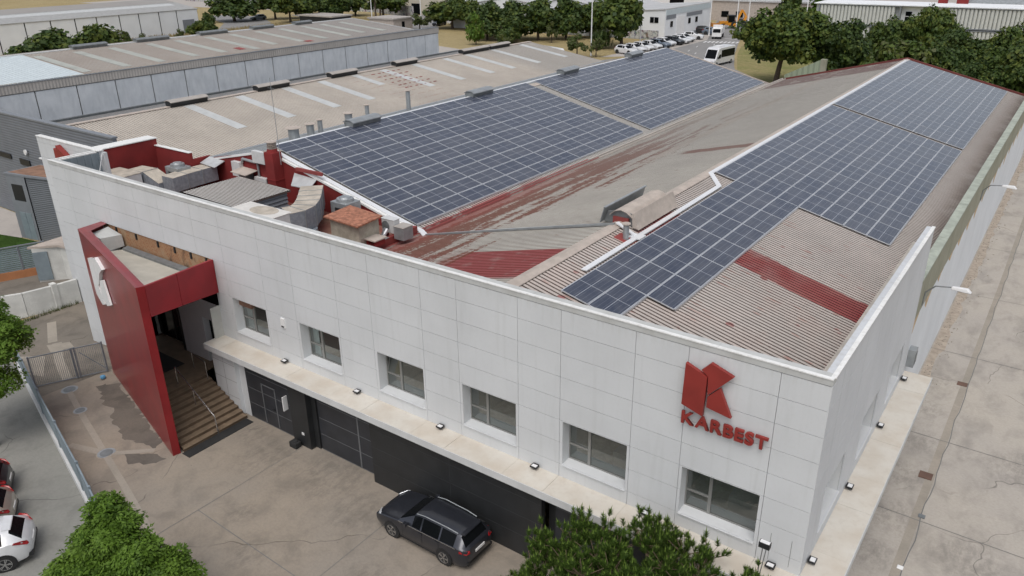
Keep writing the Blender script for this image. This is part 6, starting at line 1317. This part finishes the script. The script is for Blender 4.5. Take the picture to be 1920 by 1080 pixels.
# tipper truck
t = thing('tipper_truck', 'white tipper truck facing the crosswalk', 'truck', (0, 0, 0)); 
b = MB(); b.extr([(-3.0, -1.0, .5), (-3.0, -1.0, 1.3), (-2.8, -1.0, 2.3), (-1.4, -1.0, 2.35), (-1.4, -1.0, .5)], (0, 2.0, 0)); b.build('cab', M['white'], t, local=True, bevel=.06)
b = MB(); b.hexa([(-3.01, -.85, 1.4), (-3.01, .85, 1.4), (-2.85, .8, 2.15), (-2.85, -.8, 2.15)], [(-3.04, -.85, 1.4), (-3.04, .85, 1.4), (-2.88, .8, 2.15), (-2.88, -.8, 2.15)]); b.box(-2.6, -1.02, 1.45, -1.7, 1.02, 2.1); b.build('cab_windows', M['glassdk'], t, local=True)
b = MB(); b.box(-1.2, -1.05, 1.0, 3.0, 1.05, 1.1); b.box(-1.2, -1.05, 1.1, -1.1, 1.05, 2.9); b.box(-1.1, -1.05, 1.1, 3.0, -.98, 2.5); b.box(-1.1, .98, 1.1, 3.0, 1.05, 2.5); b.build('tipper_body', M['lampwhite'], t, local=True)
b = MB(); b.box(-2.9, -.9, .45, 3.0, .9, .95); [b.tube((x, s*.7, .42), (x, s*1.0, .42), .42, .42, 14) for x in (-2.1, 1.8) for s in (-1, 1)]; b.build('chassis', M['black'], t, local=True)
t.location = (-66.0, 157.0, .01); t.rotation_euler = (0, 0, rad(105))
# backhoe
t = thing('backhoe_loader', 'yellow backhoe loader parked beyond the lamp posts', 'backhoe', (0, 0, 0)); ym = paint('loader_yellow', (.62, .25, .015), 0)
b = MB(); b.box(-2.2, -.55, .8, -.4, .55, 1.6); b.box(-.4, -.8, .7, 1.4, .8, 1.3); b.bar((-1.0, -.8, 1.5), (-3.2, -.8, .7), .2, .3); b.bar((-1.0, .8, 1.5), (-3.2, .8, .7), .2, .3); b.extr([(-3.2, -1.1, .3), (-4.1, -1.1, .35), (-3.9, -1.1, 1.2), (-3.2, -1.1, 1.2)], (0, 2.2, 0)); b.bar((1.4, 0, 1.1), (2.6, 0, 3.9), .35, .5); b.bar((2.6, 0, 3.9), (3.6, 0, 2.6), .3, .4); b.bar((3.6, 0, 2.6), (3.3, 0, 1.6), .6, .5); b.build('loader_body', ym, t, local=True)
b = MB(); b.box(-.4, -.75, 1.3, 1.0, .75, 2.7); b.build('cab_glass', M['glassdk'], t, local=True); b = MB(); b.box(-.5, -.8, 2.7, 1.1, .8, 2.85); b.build('cab_roof', M['black'], t, local=True)
for (x, r) in ((-1.7, .55), (1.0, .8)):
    for s in (-1, 1): b = MB(); b.tube((x, s*.75, r), (x, s*1.15, r), r, r, 18); w = b.build('wheel', M['rubber'], t, local=True); b = MB(); b.tube((x, s*1.15, r), (x, s*1.17, r), r*.5, r*.5, 12); b.build('rim', ym, w, local=True)
t.location = (-71.5, 177.5, .01); t.rotation_euler = (0, 0, rad(35)); t.scale = (1.1, 1.1, 1.1)
# poles
def pole(x, y, h, label, r=.13):
    t = thing('lamp_pole', label, 'lamp pole', (x, y, 0), 'tall pale lamp poles'); b = MB(); b.tube((x, y, 0), (x, y, h), r, r*.6, 10); b.tube((x, y, 0), (x, y, .4), r*1.6, r*1.6, 10); b.build('pole', M['lampwhite'], t); b = MB(); b.bar((x, y, h), (x-1.4, y-.6, h+.2), .25, .12); b.build('lamp_head', M['zinc'], t)
for (x, y, h, l) in ((-75.1, 116.5, 14, 'tall pole between the two small park trees'), (-74.0, 134.8, 14, 'tall pale pole in front of the big round tree by the graffiti wall'), (-69.6, 160.6, 14, 'tall white pole beside the white tipper truck'), (-61.6, 156, 15, 'tall white pole leaning in front of the yellow backhoe'), (-60.5, 160, 15, 'tall white pole just behind the leaning one'), (-160.5, 143.5, 14, 'slim pole by the dark cars near the kiosk'), (-135.9, 136.2, 12, 'dark slim pole by the small sparse tree'), (-55.5, 186, 14, 'pole before the dark blue trailers')): pole(x, y, h, l)
# ---------------- trees ----------------
def quads_mesh(name, C, N, S, mi, mats, aspect=1.0, T=None):
    """n quads: centres C, normals N, sizes S"""
    n = len(C); N = N/np.linalg.norm(N, axis=1)[:, None]
    if T is None: T = np.random.RandomState(7).normal(size=(n, 3))
    U = T-N*(T*N).sum(1)[:, None]; U /= np.linalg.norm(U, axis=1)[:, None]; Vv = np.cross(N, U)
    u = U*S[:, None]; v = Vv*S[:, None]*aspect
    P = np.stack([C-u-v*.25, C-v*.0+u*.0-v, C+u-v*.1, C+v], 1).reshape(-1, 3)
    me = bpy.data.meshes.new(name); me.vertices.add(4*n); me.vertices.foreach_set('co', P.ravel())
    me.loops.add(4*n); me.loops.foreach_set('vertex_index', np.arange(4*n)); me.polygons.add(n)
    me.polygons.foreach_set('loop_start', np.arange(n)*4); me.polygons.foreach_set('material_index', mi.astype(np.int32))
    for m_ in mats: me.materials.append(m_)
    me.update(); me.validate(); return me
def crown_mesh(seed, mats, nb=26, nl=150, flat=.75, leaf=.075, lumps=.36, open_=0.):
    r = np.random.RandomState(seed); C = []; N = []; S = []; MI = []
    for k in range(nb):
        d = r.normal(size=3); d /= np.linalg.norm(d); d[2] = abs(d[2]) if r.rand() < .62 else -.55*abs(d[2])
        rad_ = (.28+.52*r.rand()); c = d*rad_; c[2] *= flat; br = lumps*(.65+.6*r.rand())
        if open_ and r.rand() < open_: continue
        q = r.normal(size=(nl, 3)); q /= np.linalg.norm(q, axis=1)[:, None]
        rr_ = br*(.45+.6*r.rand(nl))[:, None]; p = c+q*rr_*np.array([1, 1, .72])
        C.append(p); N.append(q+np.array([0, 0, .7])+r.normal(size=(nl, 3))*.6); S.append(leaf*(.5+.8*r.rand(nl))); MI.append((r.rand(nl) < .3).astype(int))
    return quads_mesh('crown', np.concatenate(C), np.concatenate(N), np.concatenate(S), np.concatenate(MI), mats)
def trunk_mb(h0, h1, r, seed, lean=0):
    q = random.Random(seed); b = MB(); b.tube((0, 0, -.1), (lean*.5, 0, h0*.55), r*1.25, r, 9, cap=False); b.tube((lean*.5, 0, h0*.55), (lean, 0, h0), r, r*.8, 9, cap=False)
    for k in range(5):
        a = k*1.26+q.uniform(-.3, .3); d = q.uniform(.35, .6)*(h1-h0); m_ = (lean+math.cos(a)*d*.5, math.sin(a)*d*.5, h0+(h1-h0)*.3); e_ = (lean+math.cos(a)*d, math.sin(a)*d, h0+(h1-h0)*q.uniform(.5, .8)); b.tube((lean, 0, h0-.05), m_, r*.6, r*.4, 6, cap=False); b.tube(m_, e_, r*.4, r*.12, 6, cap=False)
    return b
protos = {}
def proto(kind):
    k = random.Random(len(protos)*7+3)
    spec = {'a': dict(m=[M['leafA'], M['leafC']], nb=34, nl=170, flat=.72, leaf=.062, lumps=.30), 'a2': dict(m=[M['leafA'], M['leafD']], nb=38, nl=160, flat=.66, leaf=.058, lumps=.27),
            'b': dict(m=[M['leafN2'], M['leafA']], nb=22, nl=120, flat=1.0, leaf=.085, lumps=.36), 'c': dict(m=[M['leafC'], M['leafA']], nb=34, nl=180, flat=.80, leaf=.06, lumps=.30),
            'd': dict(m=[M['leafD'], M['leafA']], nb=16, nl=110, flat=.85, leaf=.075, lumps=.30, open_=.15), 'big': dict(m=[M['leafA'], M['leafC']], nb=75, nl=260, flat=.70, leaf=.036, lumps=.22), 'big2': dict(m=[M['leafC'], M['leafA']], nb=70, nl=250, flat=.75, leaf=.038, lumps=.23)}[kind]
    spec = dict(spec); mm = spec.pop('m'); protos[kind] = crown_mesh(11+len(protos)*5, mm, **spec); return protos[kind]
def tree(kind, x, y, h, r, label, group=None, base=.16, cat='tree', lean=0, name='broadleaf_tree', z0=0):
    me = protos.get(kind) or proto(kind)
    t = thing(name, label, cat, (x, y, z0), group)
    c = bpy.data.objects.new('crown', me); col.objects.link(c); c.parent = t
    fl = {'a': .72, 'a2': .66, 'b': 1.0, 'c': .8, 'd': .85, 'big': .70, 'big2': .75}[kind]
    zt_ = h; hb = h*base; hc = (zt_-hb); sz = hc/(fl*1.0+.42)
    c.scale = (r, r, sz); c.location = (lean, 0, hb+.42*sz*1.0); c.rotation_euler = (0, 0, (x*7.3+y*3.1) % 6.28)
    tb = trunk_mb(hb+.1*h, h*.8, max(.10, r*.045), int(abs(x*10+y)), lean); tb.build('trunk', M['bark'], t, local=True, smooth=True)
    return t
TR = [('a', -131.9,143.5,6.9,6.2, 'round green tree beside the white van, left of the park group', None),
('b', -105.5,119.6,6.7,2.0, 'slim light green young tree left of the dark tree mass', None),
('c', -108.8,127.9,7.2,4.3, 'dark broad tree at the left of the dense park group', None), ('c', -105.0,133.2,7.8,4.4, 'dark tree in the middle of the dense park group', None), ('c', -98.6,133.3,8.4,5.2, 'tallest dark tree at the right of the dense park group', None), ('c', -101.5,126.5,5.2,3.2,'low dark shrubby tree in front of the dense park group', None),
('a', -98.1,150.5,6.6,3.6, 'fresh green tree in front of the graffiti wall window', None), ('a', -76.8,131.8,10.4,5.8, 'big dense round tree before the graffiti wall corner, partly behind a pole', None),
('d', -93.4,130.9,4.6,1.5, 'small thin brownish tree in front of the dark park group', None), ('d', -77.0,114.5,4.3,2.3, 'small olive tree left of the pole by the pavement', None), ('d', -73.5,115.7,3.7,1.7, 'smallest olive tree right of the pole by the pavement', None),
('c', -175.4,102.2,5.0,2.4, 'dark round bush by the corner of the white warehouse', None), ('a', -170.5,97.0,3.9,3.2, 'green bush above the first slim ridge vent', None),
('a', -196.9,139.7,8.6,5.4, 'first tree of the row left of the car park', None), ('a', -184.5,135.0,9,5.4, 'second tree of the row above the brown roof', None), ('a', -181.3,139,8.4,5.0, 'third tree of the row above the brown roof', None), ('a', -188.6,152.1,7.6,5.6, 'tree with broad crown at the right end of the row', None),
('c', -202.3,129.3,8.4,7.0, 'very dark round tree beside the white warehouse end', None), ('a', -170.1,157.7,8,6.2, 'large tree in front of the coloured graffiti wall', None), ('d', -136.7,136.4,4.3,3.0, 'sparse half bare tree beyond the pale panel wall', None), ('a', -184.2,160,7.4,5.0, 'green tree between the row and the graffiti wall', None), ('a', -126.0,142.5,7.4,3.6, 'tree right behind the round one beside the white van', None),
('d', -97,118,3.0,2.0, 'low brownish bush left of the white coach', None), ('c', -140, 89, 3.6, 3.4, 'dark bush against the white warehouse wall', None),
('c', -94.5, 138.5, 8.2, 4.6, 'dark tree at the right back of the dense park group', None), ('c', -90.5, 142.5, 7.4, 4.2, 'rightmost dark tree of the park group, against the graffiti wall', None), ('c', -112.5, 134.0, 7.4, 4.2, 'dark tree at the left back of the dense park group', None),
('a', -191.5, 146.5, 9.0, 5.4, 'tree between the first two of the row left of the car park', None), ('c', -177.0, 146.0, 8.0, 5.0, 'darker tree behind the third of the row above the brown roof', None)]
for (k, x, y, h, r, l, g_) in TR: tree(k, x, y, h*(1.06 if k in 'ac' else 1), r*(1.22 if k in 'ac' else 1.1), l, g_, base=.05 if 'bush' in l or 'shrub' in l else (.28 if k == 'd' else .16), name='bush' if 'bush' in l else 'broadleaf_tree', cat='bush' if 'bush' in l else 'tree')
tree('big', -34.8, 102.6, 12.0, 8.0, 'largest tree, wide and yellow flecked, with its bare trunk showing behind the roofs', base=.27, lean=.6)
tree('big2', -26.5, 106, 10.2, 6.3, 'dark dense tree just right of the largest one, behind the red roof edge')
tree('big', -22.6, 122, 9.8, 5.2, 'dark tree left of the tallest louvre side tree')
tree('big', -18.0, 124, 11.4, 5.6, 'tall green tree in front of the gap between the louvre blocks')
tree('a2', -17.6, 98, 8.4, 5.2, 'lighter round tree just behind the roof peak')
tree('big2', -11.2, 110, 9.0, 5.6, 'dark tree behind the far right roof edge')
tree('big', -5.2, 112, 10.0, 6.0, 'yellowish green tree at the right frame edge in front of the louvres')
tree('big2', -11.8, 99, 7.8, 4.4, 'darker low tree behind the middle of the red roof trim'); tree('big', -3.4, 99, 9.4, 5.6, 'big dark tree filling the right edge above the lane')
tree('big2', 3.0, 104, 9.6, 5.5, 'dark tree at the far right edge beyond the lane'); tree('big2', -7.0, 96, 6.4, 3.8, 'low dark tree above the far end of the solar panels')
tree('c', -61, 189, 9.0, 4.6, 'dark green tree beside the trailers'); tree('b', -54.5, 190, 7.4, 4.4, 'bright bush before the dark blue trailers', base=.15)
tree('d', -40.3, 101.5, 1.3, 1.3, 'tiny green bush on the verge beside the minibus', base=.05, name='bush', cat='bush')
for (x, y, h, r, l, k) in ((-150, 52, 7.0, 7.5, 'large dark bush at the left edge before the white warehouse', 'c'), (-147, 60, 7.4, 6.5, 'wide green bush before the second joint of the white warehouse', 'a'), (-152, 66.5, 5.6, 4.2, 'yellow green bush before the white warehouse', 'd'), (-172, 79, 3.0, 1.3, 'small dark shrub at the foot of the white warehouse wall', 'c'), (-173, 84, 2.4, 2.0, 'low grey green shrub beside the second slim ridge vent', 'd'), (-174, 93, 2.6, 1.5, 'small palm like shrub at the white wall', 'd'), (-140, 44, 6.0, 6, 'low bush at the far left frame edge', 'c')): tree(k, x, y, h, r, l, base=.04, name='bush', cat='bush')
# spiky yucca below the big round tree
r0 = np.random.RandomState(5)
def spikes(name, n, h, m_, parent, c=(0,0,0), spread=1.2):
    b = MB()
    for k in range(n):
        a = r0.rand()*6.28; e_ = r0.rand()*1.3; L = h*(.7+.5*r0.rand()); z0 = c[2]+r0.rand()*h*1.2; d = Vector((math.cos(a)*math.cos(e_), math.sin(a)*math.cos(e_), math.sin(e_))); s = Vector((-math.sin(a), math.cos(a), 0))*.06*h
        p = Vector((c[0], c[1], z0))+Vector((r0.normal(), r0.normal(), 0))*spread*.3; b.face([p-s, p+s, p+d*L]); 
    return b.build(name, m_, parent, local=True)
t = thing('yucca', 'spiky dark yucca clump at the foot of the big round tree', 'plant', (-79, 127.5, 0)); spikes('leaves', 500, 2.0, M['leafC'], t, (0, 0, .3), 3); b = MB(); b.tube((0, 0, 0), (0, 0, 2.5), .25, .15, 8); b.build('stem', M['bark'], t, local=True)
for (x, y, h, l) in ((-176.5, 163, 7.5, 'palm tree left of the beige block'), (-166, 150.5, 7.0, 'palm tree next to the dark cars by the kiosk')):
    t = thing('palm_tree', l, 'palm', (x, y, 0)); b = MB(); b.tube((0, 0, 0), (0, 0, h), .3, .2, 8); b.build('trunk', M['bark'], t, local=True); b = MB()
    for k in range(26):
        a = k*.76; e_ = .9-1.5*(k/26); p = Vector((0, 0, h)); d = Vector((math.cos(a)*math.cos(e_), math.sin(a)*math.cos(e_), math.sin(e_))); s = Vector((-math.sin(a), math.cos(a), 0))*.35; m_ = p+d*1.4; q = m_+Vector((d.x, d.y, d.z-.9))*1.3; b.face([p, m_-s, q, m_+s])
    b.build('fronds', M['leafD'], t, local=True)
# weeds along the yard wall
t = MB(); q = random.Random(2)
for k in range(260):
    u = q.random(); x = -46.6-.12*q.random()-.1; y = 2.2-u*4.4; x += .25*q.random(); z = hgt(x, y); h_ = q.uniform(.08, .4); a = q.random()*6.28; t.face([(x, y, z), (x+.04, y+.02, z), (x+math.cos(a)*.12, y+math.sin(a)*.12, z+h_)])
tag(t.build('wall_weeds', M['leafD']), 'dry weeds along the foot of the white yard wall', 'weeds', kind='stuff')
# dry tall grass beyond the brown roof
t = MB()
for k in range(5000):
    x = -182+q.random()*14; y = 76+q.random()*52; 
    if x > -172 and y < 95 and q.random() < .6: continue
    h_ = q.uniform(.4, 1.0); a = q.random()*6.28; t.face([(x, y, 0), (x+.3*math.cos(a), y+.3*math.sin(a), 0), (x+q.uniform(-.2,.2), y+q.uniform(-.2,.2), h_)])
tag(t.build('tall_dry_grass', M['drygrass']), 'tall dry grass between the white warehouse and the road', 'grass', kind='stuff')
# ---- near leafy trees: drooping sprays ----
def spray_tree(name, label, x, y, z0, blobs, nspray, seed, trunk_to, leaf=.11, mats=('leafN', 'leafN2')):
    r = np.random.RandomState(seed); t = thing(name, label, 'tree', (x, y, z0)); C = []; N = []; S = []; MI = []; TT = []
    w = np.array([b_[3]**2 for b_ in blobs]); w = w/w.sum()
    for k in range(nspray):
        b_ = blobs[r.choice(len(blobs), p=w)]; d = r.normal(size=3); d /= np.linalg.norm(d); d[2] = d[2]*.8+.15; c = np.array(b_[:3])+d*b_[3]*np.array([1, 1, b_[4]])*(.45+.62*r.rand()**.6)
        tilt = np.array([d[0]*.5, d[1]*.5, 1.0])+r.normal(size=3)*.28; tilt /= np.linalg.norm(tilt); e1 = np.cross(tilt, [0.3, .9, .1]); e1 /= np.linalg.norm(e1); e2 = np.cross(tilt, e1); m_ = r.rand() < .35; R_ = leaf*(1.5+1.3*r.rand())
        for j in range(24):
            q = R_*math.sqrt(r.rand()); a = r.rand()*6.283; p = c+e1*q*math.cos(a)+e2*q*math.sin(a)-tilt*q*q*1.1/R_*.5; C.append(p); N.append(tilt+r.normal(size=3)*.30); S.append(leaf*(.36+.3*r.rand())); MI.append(int(m_)); TT.append(e1*math.cos(a)+e2*math.sin(a))
    me = quads_mesh('crown', np.array(C), np.array(N), np.array(S), np.array(MI), [M[mats[0]], M[mats[1]]], aspect=.5, T=np.array(TT)); c = bpy.data.objects.new('crown', me); col.objects.link(c); c.parent = t
    b = MB(); b.tube((0, 0, -.1), (0, 0, trunk_to*.5), .20, .16, 10, cap=False); b.tube((0, 0, trunk_to*.5), (blobs[0][0]*.3, blobs[0][1]*.3, trunk_to), .16, .12, 10, cap=False)
    for bb in blobs: b.tube((blobs[0][0]*.3, blobs[0][1]*.3, trunk_to-.1), (bb[0], bb[1], bb[2]), .08, .02, 6, cap=False)
    b.build('trunk', M['bark'], t, local=True, smooth=True); return t
spray_tree('street_tree', 'bright green leafy tree in front of the fence at the lower left', -18.4, -10.6, 0, [(-.45, .35, 3.95, .52, 1.0), (-.05, .1, 3.35, .72, .8), (-.65, -.1, 2.9, .7, .7), (.75, .45, 2.85, .72, .7), (1.45, .95, 2.3, .62, .7), (1.9, 1.2, 1.9, .5, .7), (-.75, -.95, 2.2, .75, .7), (.3, -.3, 2.3, .9, .7), (1.2, .2, 2.0, .8, .7), (-.2, .6, 3.4, .6, .8)], 2300, 3, 2.2, .125)
spray_tree('street_tree', 'green leafy tree with dark underside at the left frame edge', -33.2, -8.5, -.45, [(-1.0, .6, 5.6, 1.5, .8), (.5, .6, 4.7, 1.35, .8), (.3, 1.3, 5.3, 1.1, .8), (-.6, 1.6, 4.6, 1.3, .8), (.9, .6, 3.4, .9, .8), (-1.8, -.2, 4.2, 1.3, .8), (-.4, -.3, 3.6, 1.2, .8), (-2.0, 1.4, 5.6, 1.2, .8), (-.2, .2, 2.7, .8, .7)], 2500, 9, 2.6, .14)
# ---- pine ----
def pine(label, x, y, tips, seed, h=3.0):
    r = np.random.RandomState(seed); t = thing('pine_tree', label, 'tree', (x, y, 0)); P = []; F = []; MI = []
    tw = MB(); k0 = 0
    for (tx, ty, tz, s) in tips:
        base = np.array([tx*.35, ty*.35, max(.5, tz-1.5*s-.3)]); tip = np.array([tx, ty, tz]); tw.tube(tuple(base), tuple(tip-np.array([0, 0, .1])), .022, .010, 5, cap=False)
        for q_ in range(24):
            c = tip+r.normal(size=3)*np.array([.27, .27, .22])*s; 
            if q_ > 15: c[2] -= .35*s
            ax = np.array([c[0]*.12, c[1]*.12, 1.0])+r.normal(size=3)*.22; ax /= np.linalg.norm(ax); L = .24*s
            tw.tube(tuple(tip-np.array([0, 0, .25])), tuple(c), .010, .008, 4, cap=False)
            for j in range(70):
                f = j/70; o = c+ax*L*f; d = r.normal(size=3); d -= ax*(d@ax); d /= np.linalg.norm(d); d = d*.85+ax*.75; ln = .15*(1-.35*f)*(.8+.4*r.rand()); e_ = o+d*ln; sd_ = np.cross(d, r.normal(size=3)); sd_ /= np.linalg.norm(sd_); sd_ *= .010
                P += [o-sd_, o+sd_, e_]; F.append((k0, k0+1, k0+2)); MI.append(0); k0 += 3
            if q_ < 16:
                for j in range(7):
                    o = c+ax*L; a = 6.28*j/7; cw = .020; top = o+ax*(.14+.06*r.rand()); p1 = o+np.array([math.cos(a), math.sin(a), 0])*cw; p2 = o+np.array([math.cos(a+.9), math.sin(a+.9), 0])*cw; P += [p1, p2, top]; F.append((k0, k0+1, k0+2)); MI.append(1); k0 += 3
    me = bpy.data.meshes.new('needles'); me.from_pydata([tuple(p) for p in P], [], F); me.materials.append(M['needle']); me.materials.append(M['candle']); me.polygons.foreach_set('material_index', MI); me.update()
    c = bpy.data.objects.new('needles', me); col.objects.link(c); c.parent = t
    tw.tube((0, 0, -.05), (0, 0, h*.6), .13, .09, 9, cap=False); tw.tube((0, 0, h*.6), (.1, 0, h), .09, .04, 9, cap=False); tw.build('trunk', M['pinebark'], t, local=True, smooth=True); return t
r1 = np.random.RandomState(21); tips = []
def tp(L, x0, y0):
    q = random.Random(len(L)); O = []
    for a, b_, c, s in L: O += [(a-x0, b_-y0, c-.28, s*.85), (a-x0+q.uniform(-.35, .35), b_-y0+q.uniform(-.35, .1), c-.28-q.uniform(.15, .5), s*.85)]
    return O
T1 = [(-6.6,-4.9,3.5,1.0),(-6.5,-4.2,3.9,.9),(-6.75,-3.3,4.1,.9),(-6.3,-3.1,3.9,1.0),(-6.05,-2.3,4.35,1.1),(-5.65,-2.4,4.25,1.0),(-5.2,-2.1,4.25,1.0),(-4.75,-2.15,4.1,1.0),(-5.1,-2.9,4.15,1.1),(-5.6,-3.7,4.2,1.1),(-5.0,-3.8,4.2,1.1),(-5.9,-3.2,3.8,1.1),(-5.4,-3.0,3.5,1.1),(-4.4,-3.2,4.0,1.1),(-6.2,-4.2,3.4,1.1),(-5.6,-4.6,3.6,1.1),(-4.7,-4.4,3.8,1.1),(-5.3,-2.6,3.2,1.0),(-4.9,-3.1,3.2,1.0),(-5.9,-2.9,3.1,1.0),(-7.0,-4.4,3.0,.8)]
T2 = [(-4.25,-1.25,4.35,1.0),(-3.95,-1.2,4.35,1.0),(-4.1,-1.7,4.25,.9),(-3.45,-1.15,4.3,.9),(-3.0,-1.35,4.2,.9),(-2.35,-1.25,4.3,.9),(-2.3,-2.1,4.2,1.0),(-3.2,-2.2,4.2,1.0),(-3.6,-3.2,4.2,1.1),(-2.5,-2.6,4.2,1.0),(-4.2,-2.8,3.9,1.1),(-3.9,-3.5,4.0,1.1),(-3.1,-3.0,3.9,1.1),(-2.9,-1.9,3.7,1.0),(-3.6,-2.2,3.5,1.0),(-2.2,-3.0,3.9,1.0),(-4.2,-3.6,3.5,1.1),(-1.95,-2.3,3.9,.8),(-3.9,-2.0,3.2,1.0),(-2.8,-2.5,3.2,1.0)]
pine('left one of the two green pines in front of the canopy at the bottom edge', -5.2, -3.6, tp(T1, -5.2, -3.6), 1)
pine('right hand green pine at the bottom edge below the small window row', -3.1, -2.9, tp(T2, -3.1, -2.9), 2)
pine('pine tip just poking into view below the thin spotlight rods', -.85, -2.5, tp([(-.95,-1.55,4.3,.7),(-.6,-1.7,4.3,.6),(-.8,-2.2,4.2,.9)], -.85, -2.5), 4)
sc.cycles.samples = 128
